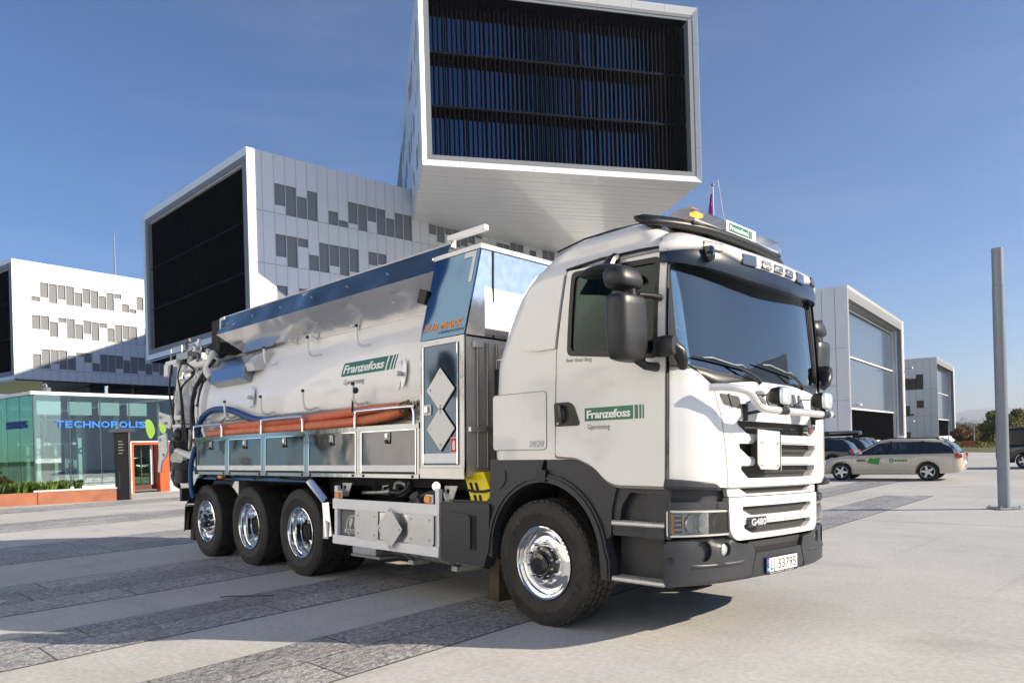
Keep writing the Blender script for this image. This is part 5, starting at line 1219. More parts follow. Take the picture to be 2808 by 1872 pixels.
# ---- mirrors (near side and far side)
def mirror_side(sg):
    Y = lambda y: sg*y
    def shell(pts_front, nm, m, tfm, bev=.03):
        return None
    g_ = lambda x,y,z: (x, Y(y), z)
    # main mirror housing: lofted rounded box, face to the rear
    L = []
    for z_, k in ((2.045,.55),(2.06,.85),(2.10,.97),(2.25,1),(2.42,1),(2.47,.97),(2.492,.86),(2.50,.6)):
        lean = (z_-2.27)*.06; cx, cy = 1.115, 1.50
        rx, ry = .095*k, .160*k; ring = []
        for i in range(20):
            a = 2*pi*i/20; e = .55; ring.append(g_(cx+lean*.3+rx*math.copysign(abs(cos(a))**e, cos(a)), cy+lean+ry*math.copysign(abs(sin(a))**e, sin(a)), z_))
        L.append(ring)
    mm = part(MB().loft(L), 'door_mirror', mat('mirror_plastic',(.022,.023,.026),.38,bump=.25,bscale=420,bdist=.001), smooth=50)
    part(MB().lohi(g_(1.032,1.36,2.09),g_(1.036,1.57,2.46)), 'mirror_face', MIRR, mm, smooth=0)
    L = []
    for z_, k in ((2.548,.5),(2.555,.8),(2.575,.97),(2.62,1),(2.66,.96),(2.69,.82),(2.705,.55)):
        cx, cy = 1.09, 1.50; rx, ry = .10*k, .150*k; ring = []
        for i in range(20):
            a = 2*pi*i/20; e = .6; ring.append(g_(cx+rx*math.copysign(abs(cos(a))**e, cos(a))-.15*(z_-2.6), cy+ry*math.copysign(abs(sin(a))**e, sin(a)), z_))
        L.append(ring)
    part(MB().loft(L), 'wide_angle_mirror', MATS['mirror_plastic'], mm, smooth=50)
    part(MB().tube([g_(1.13,1.47,2.50),g_(1.13,1.47,2.55)], .035, 12), 'mirror_joint', BLACK, mm)
    part(MB().tube([g_(1.13,1.38,2.522),g_(1.17,1.28,2.525),g_(1.20,1.21,2.515)], [.022,.02,.024], 10), 'upper_arm', BLACK, mm)
    part(MB().tube([g_(1.14,1.42,2.06),g_(1.17,1.36,2.02),g_(1.175,1.25,2.02),g_(1.165,1.215,2.03)], [.03,.03,.034,.036], 12), 'lower_arm', BLACK, mm)
    # kerb mirror on the door top
    L = []
    for t in range(9):
        u_ = t/8; k = sin(pi*min(max(u_,.06),.94))**.35; x_ = .56+.36*u_; L.append([g_(x_, 1.30+.12*k*cos(a), 2.765+.0*u_+.055*k*sin(a)*(1 if sin(a)>0 else .55)) for a in [2*pi*i/12 for i in range(12)]])
    km = part(MB().loft(L), 'kerb_mirror', MATS['mirror_plastic'], smooth=60)
    part(MB().tube([g_(.77,1.18,2.885),g_(.78,1.24,2.86),g_(.77,1.27,2.80)], [.045,.04,.05], 8), 'kerb_mirror_arm', BLACK, km)
    # front mirror foot on the pillar
    L = []
    for x_, k in ((1.205,.7),(1.215,.95),(1.26,1),(1.33,.98),(1.355,.8)):
        L.append([g_(x_+.02*sin(a)*0, 1.27+.05*k*math.copysign(abs(cos(a))**.6,cos(a)), 2.155+.075*k*math.copysign(abs(sin(a))**.6,sin(a))) for a in [2*pi*i/16 for i in range(16)]])
    fm = part(MB().loft(L), 'front_mirror', MATS['mirror_plastic'], smooth=50)
    part(MB().tube([g_(1.31,1.25,2.16),g_(1.345,1.21,2.12),g_(1.35,1.17,2.05),g_(1.33,1.14,2.01)], [.045,.05,.04,.03], 10), 'front_mirror_foot', BLACK, fm)
mirror_side(-1); mirror_side(1)
# ---- lamp tube with two driving lamps
TUBE = mat('ribbed_lamp_tube', (.66,.67,.68), .26, metal=.35, coat=.4)
tp = [(1.46,-1.02,1.868),(1.54,-.94,1.870),(1.60,-.87,1.862),(1.645,-.79,1.838),(1.665,-.73,1.775),(1.675,-.675,1.733),(1.685,-.58,1.722)]
tpts = [tuple(p) for p in catmull(tp, 5)] + [(1.687,y_,1.722) for y_ in (-.3,0,.3)] + [tuple(p) for p in catmull([(1.686,.40,1.722),(1.675,.50,1.728),(1.62,.60,1.75),(1.52,.70,1.79),(1.44,.76,1.82)], 5)]
mb = MB(); pts = [Vector(p) for p in tpts]; n = 24; loops = []; 
for i, p in enumerate(pts):
    t = (pts[min(i+1,len(pts)-1)]-pts[max(i-1,0)]).normalized(); u_ = t.cross(Vector((0,0,1))).normalized(); v_ = t.cross(u_)
    loops.append([p+(u_*cos(2*pi*k/n)+v_*sin(2*pi*k/n))*(.0255 if k%2 else .028) for k in range(n)])
mb.loft(loops); lt = part(mb, 'lamp_tube', TUBE, smooth=25)
for y_ in (-.57,.57): part(MB().lohi((1.44,y_-.008,1.65),(1.515,y_+.008,1.775)).cyl((1.50,y_,1.70),(1.675,y_*1.02,1.722),.012,seg=8), 'tube_bracket', BLACK, lt, smooth=0)
for y_ in (-.36,.36):
    lp = part(MB().loft([[(x_, y_+ss*.083*math.copysign(abs(cos(a))**.5,cos(a)), 1.832+ss*.071*math.copysign(abs(sin(a))**.5,sin(a))) for a in [2*pi*i/24 for i in range(24)]] for x_, ss in ((1.59,.55),(1.62,.88),(1.67,.98),(1.70,1.0))]), 'driving_lamp', BLACK, smooth=45)
    part(MB().loft([[(x_, y_+ss*.080*math.copysign(abs(cos(a))**.5,cos(a)), 1.832+ss*.067*math.copysign(abs(sin(a))**.5,sin(a))) for a in [2*pi*i/24 for i in range(24)]] for x_, ss in ((1.70,1.0),(1.715,.97),(1.725,.8),(1.728,.3))]), 'lamp_lens', LENS, lp, smooth=60)
    part(MB().tube([(1.66,y_,1.775),(1.665,y_,1.755),(1.685,y_,1.722)], [.026,.024,.036], 12), 'lamp_clamp', GLOSSB, lp)
    part(MB().tube([(1.60,y_-.08,1.84),(1.58,y_-.16,1.84),(1.55,y_-.22,1.80),(1.52,y_-.25,1.76)], .005, 6), 'lamp_cable', BLACK, lp)
    part(MB().cyl((1.687,y_-.06,1.722),(1.687,y_+.05,1.722),.0305,seg=16), 'clamp_ring', BLACK, lp)
# ================================================================ front arch, steps, chassis
def arcpts(cx, cz, rx, rz, a0, a1, n=20): return [(cx+rx*cos(radians(a0+(a1-a0)*k/n)), cz+rz*sin(radians(a0+(a1-a0)*k/n))) for k in range(n+1)]
flat = lambda sg, base: (lambda x,z,q: (x, sg*(base+q), z))
for sg in (-1,1):
    f = flat(sg, 1.20)
    # arch band, wide lip
    outer = [(.735,.46),(.735,.60)]+arcpts(.04,.60,.67,.655,8,172,22)+[(-.640,.55)]
    inner = [(-.565,.52)]+arcpts(.035,.60,.600,.585,172,8,22)+[(.655,.46)]
    arch = part(patch(outer+inner, f, .030, .09, (), .06), 'wheel_arch', DARK, smooth=30, bevel=.012, bseg=3)
    part(patch([(.715,.47),(.715,.60)]+arcpts(.04,.60,.648,.632,8,172,22)+[(-.618,.55),(-.600,.55)]+arcpts(.04,.60,.630,.615,172,8,22)+[(.697,.47)], f, .043, .012, (), .06), 'arch_ridge', DARK, arch, smooth=30, bevel=.004)
    # inner liner
    L = [[(p[0], sg*y_, p[1]) for p in arcpts(.035,.56,.61,.62,-5,185,20)] for y_ in (1.15,.72)]
    part(MB().loft(L, closed=False, cap=False), 'arch_liner', SHADOWB, arch)
    # panels between the arch and the cab
    top_r = [(-.60,1.375),(.05,1.38),(.02,1.30)]+arcpts(.04,.60,.66,.65,92,158,10)+[(-.62,.95),(-.60,1.2)]
    part(patch(top_r, f, .012, .05, (), .07), 'rear_fender_panel', DARK, smooth=40)
    top_f = [(.075,1.385),(.20,1.372),(.42,1.358),(.59,1.29),(.71,1.19),(.79,1.155),(.745,1.0),(.735,.80)]+arcpts(.04,.60,.66,.65,14,86,12)
    part(patch(top_f, f, .012, .05, (), .06), 'front_fender_panel', DARK, smooth=40)
    part(patch(roundpoly([(-.595,1.28),(-.40,1.28),(-.40,1.19),(-.46,1.12),(-.595,1.12)],.03), f, .022, .012, (), .1), 'fender_cover', DARK, arch)
    part(patch([(.0,1.19),(.09,1.19),(.10,1.285),(.0,1.285)], f, .05, .03, (), .1), 'arch_clip', BLACK, arch, smooth=0)
    # entry steps
    part(MB().lohi((.74,sg*.80,.47),(1.22,sg*1.0,1.16)), 'step_housing', DARK, smooth=0)
    part(patch([(.74,.455),(1.225,.455),(1.225,.49),(.74,.475)], f, .0, .3, (), .1), 'step_sill', DARK, smooth=40)
    part(patch(roundpoly([(.745,.80),(1.215,.80),(1.215,.895),(.735,.895)],.012), f, .0, .20, (), .1), 'step_box', DARK, smooth=40, bevel=.008)
    part(patch(roundpoly([(.735,.905),(.745,1.16),(.79,1.165),(1.235,1.165),(1.225,1.06),(1.18,1.10),(.90,1.125),(.82,1.02),(.80,.905)],.02), f, -.01, .05, (), .08), 'entry_trim', DARK, smooth=40)
    part(patch([(.73,.80),(1.23,.80),(1.23,1.166),(.73,1.166)], f, -.07, .03, (), .1), 'entry_panel', DARK, smooth=40)
    part(patch([(.72,.46),(1.22,.46),(1.22,.81),(.72,.81)], f, -.13, .03, (), .1), 'entry_panel', DARK, smooth=40)
    part(MB().lohi((.76,sg*1.20,.842),(1.10,sg*1.203,.848)), 'step_groove', BLACK, smooth=0)
    part(patch(roundpoly([(1.06,.795),(1.215,.795),(1.215,.875),(1.06,.875)],.012), f, .02, .03, (), .08), 'step_flap', DARK, smooth=40, bevel=.008)
    for z_ in (.905, .490):
        st = part(MB().lohi((.745,sg*.98,z_-.022),(1.215,sg*1.222,z_)), 'step_tread', PLATEM, smooth=0, bevel=.004)
        mb = MB()
        for i in range(26):
            for j in range(5): x_ = .755+.45*i/25; y_ = sg*(1.01+.05*j); mb.box((x_,y_,z_+.005),(.008,.018,.010),(0,0,.5 if (i+j)%2 else -.5))
        part(mb, 'step_teeth', GALV, st, smooth=0, kind='stuff')
        mb = MB()
        for i in range(52): x_ = .75+.46*i/51; mb.box((x_, sg*1.224, z_-.024),(.005,.004,.006))
        part(mb, 'step_edge_teeth', GALV, st, smooth=0, kind='stuff')
    # mud flap
    part(patch([(-.74,.12),(-.60,.12),(-.585,.52),(-.70,.56)], flat(sg,1.12), .0, .5, (), .2), 'mud_flap', mat('dusty_rubber',(.07,.055,.04),.9,var=.4,vscale=6,bump=.4,bscale=60,bdist=.004), smooth=0)
# chassis rails, axles, engine mass
ch = MB()
for y_ in (-.40,.40): ch.lohi((-7.3,y_-.04,.82),(1.1,y_+.04,1.09))
for x_ in (-7.2,-6.0,-4.7,-3.4,-2.2,-1.0): ch.lohi((x_-.05,-.36,.86),(x_+.05,.36,1.05))
part(ch, 'chassis_frame', SHADOWB, smooth=0)
for x_ in (0,-4.0,-5.36,-6.72):
    part(MB().cyl((x_,-.95,.52),(x_,.95,.52),.07,seg=12).ball((x_,0,.52),.2 if x_ else .08,12), 'axle', SHADOWB)
part(MB().lohi((-.5,-.45,.62),(1.05,.45,1.45)).lohi((-1.5,-.5,.7),(-.5,.5,1.2)), 'engine', SHADOWB, smooth=0)
part(MB().lohi((-6.9,-1.0,1.10),(-1.0,1.0,1.19)), 'subframe', SHADOWB, smooth=0)
# ================================================================ wheels
def tyre_mesh():
    """axis y, outer face towards -y at y=0; width .31"""
    R = .522; W_ = .315
    prof = [(.300,.02),(.312,.004),(.335,-.004),(.36,-.012),(.40,-.020),(.405,-.023),(.41,-.021),(.45,-.018),(.485,-.008),(.495,-.003),(.505,.012),(.508,.03)]
    prof += [(R-.014,.035)]
    for c_ in (.095,.155,.215): prof += [(R-.014,c_-.006),(R-.022,c_),(R-.014,c_+.006)]
    full = prof+[(R-.014,W_-.04)]+[(r,W_-t) for r,t in prof[:12][::-1]]
    mb = MB().lathe(full, (0,0,0), 'y', 72)
    # tread blocks in rows
    rows = [(.018,.078,0),(.090,.148,.5),(.160,.218,0),(.230,.288,.5)]
    N = 46
    for a, b, ph in rows:
        for k in range(N):
            th = 2*pi*(k+ph)/N; dth = 2*pi/N*.43; rt_ = R if a > .03 else R-.002; sh = .018
            P = []
            for rr_ in (R-.02, rt_):
                for (dt, yy, s_) in ((-dth,a,0),(dth,a,0),(dth,b,sh),(-dth,b,sh)):
                    t_ = th+dt+s_*(1 if ph else -1); P.append((rr_*cos(t_), yy, rr_*sin(t_)))
            mb.add(P, [(4,5,6,7),(0,1,5,4),(1,2,6,5),(2,3,7,6),(3,0,4,7)])
    for side, yy in ((0,.012),(1,W_-.012)):   # shoulder lugs
        for k in range(N):
            th = 2*pi*(k+.5)/N; dth = 2*pi/N*.38
            y0_, y1_ = (.004,.018) if side == 0 else (W_-.018,W_-.004); P = [(rr_*cos(th+d_), y_, rr_*sin(th+d_)) for rr_ in (R-.035,R-.006) for d_, y_ in ((-dth,y0_),(dth,y0_),(dth,y1_),(-dth,y1_))]
            mb.add(P, [(4,5,6,7),(0,1,5,4),(1,2,6,5),(2,3,7,6),(3,0,4,7)])
    return mb.mesh('tyre', RUBBER, 32)
TYM = tyre_mesh()
def ring_text(s, r, a_mid, da, h, flip=False):
    mb = MB(); n = len(s)
    for i, chh in enumerate(s):
        if chh == ' ': continue
        a = a_mid + (i-(n-1)/2)*da*(1 if flip else -1)
        tx = Vector((sin(a),0,-cos(a))) if not flip else Vector((-sin(a),0,cos(a))); ra = Vector((cos(a),0,sin(a))) if not flip else Vector((-cos(a),0,-sin(a)))
        c_ = Vector((cos(a),0,sin(a)))*r
        text_on(chh, lambda u_,v_,q: tuple(c_+tx*(u_-h*.35)+ra*(v_-h*.5)+Vector((0,-.0245-q,0))), h, h*.72, mb, depth=.002, offset=.02)
    return mb
LETM = [ring_text('GOODYEAR', .408, radians(-42), radians(13), .052, True).mesh('tyre_lettering', RUBBERL, 0), ring_text('ULTRA GRIP WTR', .408, radians(142), radians(9.3), .040).mesh('tyre_lettering', RUBBERL, 0)]
def rim_front():
    m = MB(); m.lathe([(.297,.03),(.302,.008),(.303,-.006),(.296,-.010),(.289,-.004),(.283,.010),(.280,.035),(.272,.052),(.255,.060),(.240,.056),(.228,.045),(.215,.035),(.19,.028),(.165,.026),(.14,.026),(.14,.10)], (0,0,0), 'y', 72)
    return m
def rim_deep():
    m = MB(); m.lathe([(.297,.03),(.302,.008),(.303,-.006),(.296,-.010),(.288,-.004),(.282,.012),(.279,.05),(.262,.062),(.255,.075),(.253,.13),(.247,.145),(.240,.155),(.238,.21),(.228,.225),(.20,.232),(.15,.232),(.13,.225)], (0,0,0), 'y', 72)
    return m
RIMF, RIMD = rim_front().mesh('rim', CHROME, 40), rim_deep().mesh('rim', CHROME, 35)
hb = MB().lathe([(.142,.03),(.142,.0),(.135,-.012),(.105,-.016),(.095,-.05),(.088,-.062),(.055,-.066),(.052,-.07),(.002,-.07)], (0,0,0), 'y', 36); HUBF = hb.mesh('hub', GLOSSB, 40)
hb = MB().lathe([(.13,.235),(.13,.19),(.12,.17),(.10,.165),(.095,.10),(.085,.085),(.002,.08)], (0,0,0), 'y', 32); HUBD = hb.mesh('hub', SHADOWB, 40)
nutm = MB()
nutm.lathe([(.019,.0),(.019,-.006),(.0145,-.008),(.0145,-.028),(.012,-.031),(.0125,-.036),(.010,-.046),(.004,-.052),(.001,-.053)], (0,0,0), 'y', 12); NUTM = nutm.mesh('wheel_nut', CHROME, 40)
hole = MB().lathe([(.0165,-.001),(.0165,.004),(.001,.004)], (0,0,0), 'y', 16).mesh('vent_hole', SHADOWB, 0)
def wheel(x, y, sg, kind, name='wheel'):
    """y: outer rim face; sg -1 faces the camera's side"""
    rot = 0 if sg < 0 else pi
    we = bpy.data.objects.new('wheel', TYM); COL.objects.link(we); we.parent = TR; we.location = (x, y, .520); we.rotation_euler = (0, random.uniform(0,.1) if kind!='front' else 0, rot)
    if kind == 'inner': return we
    inst(RIMF if kind != 'deep' else RIMD, 'rim', we); inst(HUBF if kind != 'deep' else HUBD, 'hub', we)
    if kind == 'front' and sg < 0:
        for m_ in LETM: inst(m_, 'tyre_lettering', we)
    if kind != 'deep':
        for k in range(10):
            a = 2*pi*k/10+.16; inst(NUTM, 'wheel_nut', we, (.1675*cos(a), .026, .1675*sin(a)))
            a += pi/10; inst(hole, 'vent_hole', we, (.2575*cos(a)*.995, .0575, .2575*sin(a)*.995))
        for k in range(10):
            a = 2*pi*k/10+.3; o = inst(NUTM, 'hub_bolt', we, (.118*cos(a), -.012, .118*sin(a)), (.5,.4,.5)); o.data = NUTM
    else:
        for k in range(10):
            a = 2*pi*k/10+.16; inst(NUTM, 'wheel_nut', we, (.1675*cos(a), .232, .1675*sin(a)))
    return we
for sg in (-1,1):
    wheel(0, sg*1.215, sg, 'front'); wheel(-4.0, sg*1.215, sg, 'deep'); wheel(-5.36, sg*1.215, sg, 'deep'); wheel(-6.72, sg*1.215, sg, 'front2')
    wheel(-4.0, sg*.865, sg, 'inner'); wheel(-5.36, sg*.865, sg, 'inner')
# ================================================================ side guard, tank, battery box (near side, mirrored for the far side)
for sg in (-1,1):
    f = flat(sg, 1.22)
    part(patch([(-3.19,.845),(-1.30,.845),(-1.30,.955),(-3.19,.955)], f, .01, .03, (), .4), 'side_guard_rail', RAILW, smooth=0, bevel=.004)
    part(patch([(-3.19,.457),(-1.31,.457),(-1.31,.556),(-3.19,.556)], f, .01, .03, (), .4), 'side_guard_rail', RAILW, smooth=0, bevel=.004)
    for xa in (-3.16,-1.36):
        part(MB().lohi((xa-.03,sg*1.16,.46),(xa+.03,sg*1.205,1.10)), 'guard_post', RAILW, smooth=0, bevel=.004)
        part(patch([(xa+.05,.98),(xa+.16,.98),(xa+.24,1.13),(xa+.05,1.13)], flat(sg,1.15), 0, .01, [[(xa+.10+.025*cos(a*pi/6),1.08+.025*sin(a*pi/6)) for a in range(12)]], .1), 'hinge_bracket', GALV, smooth=0)
        part(MB().tube([(xa+.07,sg*1.17,1.06),(xa+.10,sg*1.19,1.03),(xa+.12,sg*1.19,.995)], .007, 6), 'release_lever', RAILW)
    for xa in (-3.07,-1.46):
        mk = part(MB().lohi((xa-.055,sg*1.205,.96),(xa+.055,sg*1.225,1.045)), 'marker_lamp_base', RAILW, smooth=0, bevel=.004)
        part(MB().lohi((xa-.045,sg*1.22,.967),(xa+.045,sg*1.25,1.033)), 'marker_lamp', AMBER, mk, bevel=.008)
    part(patch([(-3.12,.555),(-2.74,.555),(-2.74,.84),(-3.12,.84)], f, -.06, .02, (), .3), 'perforated_panel', mat('perforated_steel',(.22,.22,.23),.4,metal=.6,bump=.8,bscale=90,bdist=.01,bstretch=(1,1,2.5)), smooth=0)
    part(patch(roundpoly([(-2.73,.545),(-2.34,.535),(-2.30,.565),(-2.30,.85),(-2.73,.85)],.01), f, .012, .008, (), .3), 'hazard_plate', PLATEM, smooth=0)
    part(patch(roundpoly([(-2.29,.56),(-1.80,.56),(-1.80,.84),(-2.29,.84)],.01), f, -.0, .008, (), .3), 'backing_plate', mat('shiny_plate',(.72,.72,.72),.18,metal=.9,bump=.1,bscale=3,bdist=.02), smooth=0)
    part(patch(roundpoly([(-1.785,.56),(-1.42,.545),(-1.38,.575),(-1.38,.86),(-1.785,.86)],.01), f, .012, .008, (), .3), 'hazard_plate', PLATEM, smooth=0)
    dm = part(patch(roundpoly([(-2.03,.475),(-1.815,.69),(-2.03,.905),(-2.245,.69)],.008), f, .06, .008, (), .3), 'diamond_plate', PLATEM, smooth=0)
    for a, b in ((-2.03,.87),(-2.03,.51),(-1.86,.69),(-2.20,.69)): part(MB().cyl(f(a,b,.06), f(a,b,.067), .010, seg=10), 'rivet', GALV, dm)
    for a, b in ((-2.67,.79),(-2.37,.79),(-2.67,.60),(-2.37,.60),(-1.73,.80),(-1.44,.80),(-1.73,.61),(-1.44,.61)): part(MB().cyl(f(a,b,.012), f(a,b,.018), .010, seg=10), 'rivet', GALV)
    part(MB().lohi((-2.95,sg*.85,.36),(-2.50,sg*1.12,.45)), 'tool_tray', ALU, smooth=0)
    part(MB().lohi((-2.97,sg*.84,.33),(-2.42,sg*1.13,.355)), 'tray_base', GREYP, smooth=0)
    # fuel tank
    tk = part(MB().lathe([(.02,-2.35),(.27,-2.35),(.31,-2.33),(.32,-2.29),(.32,-1.0),(.31,-.96),(.02,-.95)], (0,sg*.86,.655), 'x', 40), 'fuel_tank', ALU, smooth=40)
    for xa in (-2.05,-1.35): part(MB().lathe([(.322,xa-.03),(.328,xa-.03),(.328,xa+.03),(.322,xa+.03)], (0,sg*.86,.655), 'x', 40), 'tank_strap', GALV, tk); part(MB().lohi((xa-.04,sg*.80,.30),(xa+.04,sg*1.0,.345)), 'strap_foot', GALV, tk, smooth=0)
    part(MB().cyl((-1.92,sg*1.0,.955),(-1.92,sg*1.04,1.005),.045,seg=20).cyl((-1.92,sg*1.04,1.005),(-1.92,sg*1.055,1.022),.055,seg=20), 'filler_cap', GALV, tk)
    # battery box
    bb = part(patch(roundpoly([(-1.265,.44),(-.66,.425),(-.60,.60),(-.585,.99),(-1.265,.985)],.04), f, .02, .55, (), .08), 'battery_box', DARK, smooth=40, bevel=.03, bseg=3)
    part(patch(roundpoly([(-1.15,.58,.03),(-.82,.57,.03),(-.82,.88,.05),(-1.15,.90,.03)],.03), f, .040, .03, (), .08), 'box_panel', DARK, bb, smooth=40, bevel=.015, bseg=3)
    part(patch(roundpoly([(-.815,.57),(-.76,.565),(-.76,.875),(-.815,.88)],.01), f, .024, .01, (), .1), 'box_recess', SHADOWB, bb)
    part(MB().lohi((-1.24,sg*.70,.99),(-.60,sg*1.16,1.004)), 'catwalk_plate', mat('tread_plate_dark',(.10,.10,.10),.5,metal=.6,bump=1,bscale=60,bdist=.01), smooth=0)
# company emblem on the perforated panel (globe with ribbon)
f = lambda x,z,q: (x-.085, -(1.22+q), z); GL_ = mat('emblem_silver',(.55,.56,.57),.35,metal=.5)
em = part(patch([(-2.80+.125*cos(a*pi/12),.655+.125*sin(a*pi/12)) for a in range(24)], f, -.055, .004, [[(-2.80+.112*cos(a*pi/12),.655+.112*sin(a*pi/12)) for a in range(24)]], .05), 'globe_emblem', GL_, smooth=0)
for P_ in ([(-2.87,.70),(-2.84,.745),(-2.79,.75),(-2.80,.70),(-2.83,.66),(-2.85,.62)],[(-2.76,.74),(-2.72,.70),(-2.72,.65),(-2.75,.62),(-2.77,.68)]): part(patch(P_, f, -.055, .004, (), .05), 'globe_land', GL_, em, smooth=0)
part(patch([(-2.95,.585),(-2.66,.585),(-2.66,.625),(-2.95,.625)], f, -.05, .004, (), .1), 'emblem_ribbon', GL_, em, smooth=0)
part(text_on('EUR-MARK', lambda a,b,q: f(-2.915+a,.592+b,-.05+q), .024,.22, depth=.002), 'ribbon_lettering', INK, em, smooth=0)
# valves, pipes and hoses in the gap above the guard
pv_ = MB()
pv_.tube([(-2.9,-1.02,1.02),(-2.6,-1.02,1.03),(-2.45,-1.0,1.04)], [.018,.022,.03], 10).tube([(-2.45,-1.0,1.04),(-2.38,-1.0,1.05)], .04, 12)
part(pv_, 'valve_fitting', GALV)
part(MB().tube([(-2.40,-1.0,1.04),(-2.2,-1.0,1.03),(-2.08,-1.0,1.08),(-2.02,-1.0,1.16)], .038, 10), 'rubber_hose', BLACK)
part(MB().tube([(-2.35,-.98,1.04),(-2.32,-.98,1.13),(-2.24,-.98,1.15),(-2.16,-.98,1.13),(-2.15,-.95,1.05)], .03, 10), 'pipe_bend', GALV)
part(MB().tube([(-2.52,-1.02,1.06),(-2.47,-1.05,1.10),(-2.36,-1.06,1.11)], .008, 6), 'valve_lever', RAILW)
random.seed(9)
for k in range(7):
    x0_ = -2.9+k*.27; part(MB().tube([tuple(p) for p in catmull([(x0_,-.8+random.uniform(-.1,.1),1.0+random.uniform(-.05,.1)),(x0_+.15,-.82,1.08+random.uniform(-.05,.06)),(x0_+.32,-.8,1.02+random.uniform(-.05,.1)),(x0_+.5,-.75,1.12)],4)], random.uniform(.010,.022), 7), 'air_line', BLACK if k%3 else GREYP)
part(MB().cyl((-1.55,-1.02,1.12),(-1.50,-1.10,1.12),.045,seg=16), 'gauge', CHROME)
part(MB().cyl((-2.7,-.95,1.08),(-2.62,-.98,1.08),.07,seg=18), 'air_filter', BLACK)
# yellow wheel chock strapped behind the cab
ck = MB(); cf = lambda u_,v_,q: (-1.06+u_*.92, -1.13+q, 1.235-v_)
ck.prism([(0,-.02),(.30,-.03),(.42,.16),(.32,.27),(.13,.27)], cf, 0, .17)
cho = part(ck, 'wheel_chock', YELLOW, bevel=.006)
for P_ in ([(.09,.07),(.13,.07),(.165,.15),(.13,.15)],[(.17,.07),(.21,.07),(.245,.15),(.205,.15)],[(.15,.18),(.19,.18),(.215,.235),(.175,.235)],[(.23,.18),(.27,.18),(.285,.235),(.245,.235)]): part(MB().prism(P_, cf, -.003, .0), 'chock_pocket', SHADOWB, cho, smooth=0)
for k in range(7): part(MB().prism([(.03+k*.035,.0),(.045+k*.035,.0),(.05+k*.035,.04),(.035+k*.035,.04)], cf, -.010, .0), 'chock_rib', YELLOW, cho, smooth=0)
part(MB().tube([(-1.02,-1.12,1.10),(-.9,-1.15,1.085),(-.75,-1.15,1.09),(-.55,-1.10,1.14)], .012, 8), 'chock_strap', BLACK, cho)
# ================================================================ lockers
part(MB().lohi((-6.96,-1.20,1.24),(-1.58,-.9,1.70)).lohi((-6.96,.9,1.24),(-1.58,1.20,1.70)), 'locker_body', FRAMEST, smooth=0)
for sg in (-1,1):
    f = flat(sg, 1.20)
    part(patch([(-6.97,1.197),(-1.57,1.197),(-1.57,1.235),(-6.97,1.235)], f, .06, .10, (), .8), 'lower_rail', FRAMEST, smooth=0)
    part(patch([(-6.97,1.685),(-1.57,1.685),(-1.57,1.735),(-6.97,1.735)], f, .06, .10, (), .8), 'upper_rail', FRAMEST, smooth=0)
    edges = [(-6.92,-5.93),(-5.83,-4.86),(-4.76,-3.77),(-3.68,-2.68),(-2.58,-1.62)]
    posts = [(-6.97,-6.93)]+[(edges[i][1]+.005, edges[i+1][0]-.005) for i in range(4)]+[(-1.615,-1.57)]
    for a, b in posts: part(patch([(a,1.237),(b,1.237),(b,1.683),(a,1.683)], f, .05, .04, (), .8), 'locker_post', FRAMEST, smooth=0)
    for i, (a, b) in enumerate(edges):
        d_ = part(patch([(a,1.237),(b,1.237),(b,1.682),(a,1.682)], f, .045, .02, (), .12), 'locker_door', DOORST, smooth=0)
        part(patch([(a+.01,1.262),(b-.01,1.262),(b-.01,1.325),(a+.01,1.325)], f, .052, .006, (), .8), 'kick_strip', RAILW, d_, smooth=0)
        part(patch([(a+.01,1.240),(b-.01,1.240),(b-.01,1.258),(a+.01,1.258)], f, .048, .006, (), .8), 'bottom_seal', SHADOWB, d_, smooth=0)
        for c_ in (a+.006, b-.006): part(patch([(c_-.006,1.24),(c_+.006,1.24),(c_+.006,1.68),(c_-.006,1.68)], f, .056, .012, (), .8), 'edge_trim', CHROME, d_, smooth=0)
        part(patch([(a,1.672),(b,1.672),(b,1.682),(a,1.682)], f, .056, .012, (), .8), 'edge_trim', CHROME, d_, smooth=0)
        cx_ = (a+b)/2 - (0 if i < 4 else .0)
        lt_ = part(patch(roundpoly([(cx_-.045,1.555),(cx_+.045,1.555),(cx_+.045,1.66),(cx_-.045,1.66)],.008), f, .056, .008, (), .2), 'latch', GALV, d_, smooth=0)
        part(MB().cyl(f(cx_,1.565,.055), f(cx_,1.565,.075), .022, seg=14), 'latch_knob', BLACK, d_)
        part(MB().lohi(f(cx_-.02,1.60,.056), f(cx_+.02,1.65,.072)), 'latch_handle', CHROME, d_, smooth=0, bevel=.005)
        for c_ in (a+.05, b-.05): part(MB().cyl(f(c_,1.215,.055), f(c_,1.215,.068), .014, seg=10), 'rubber_stop', BLACK)
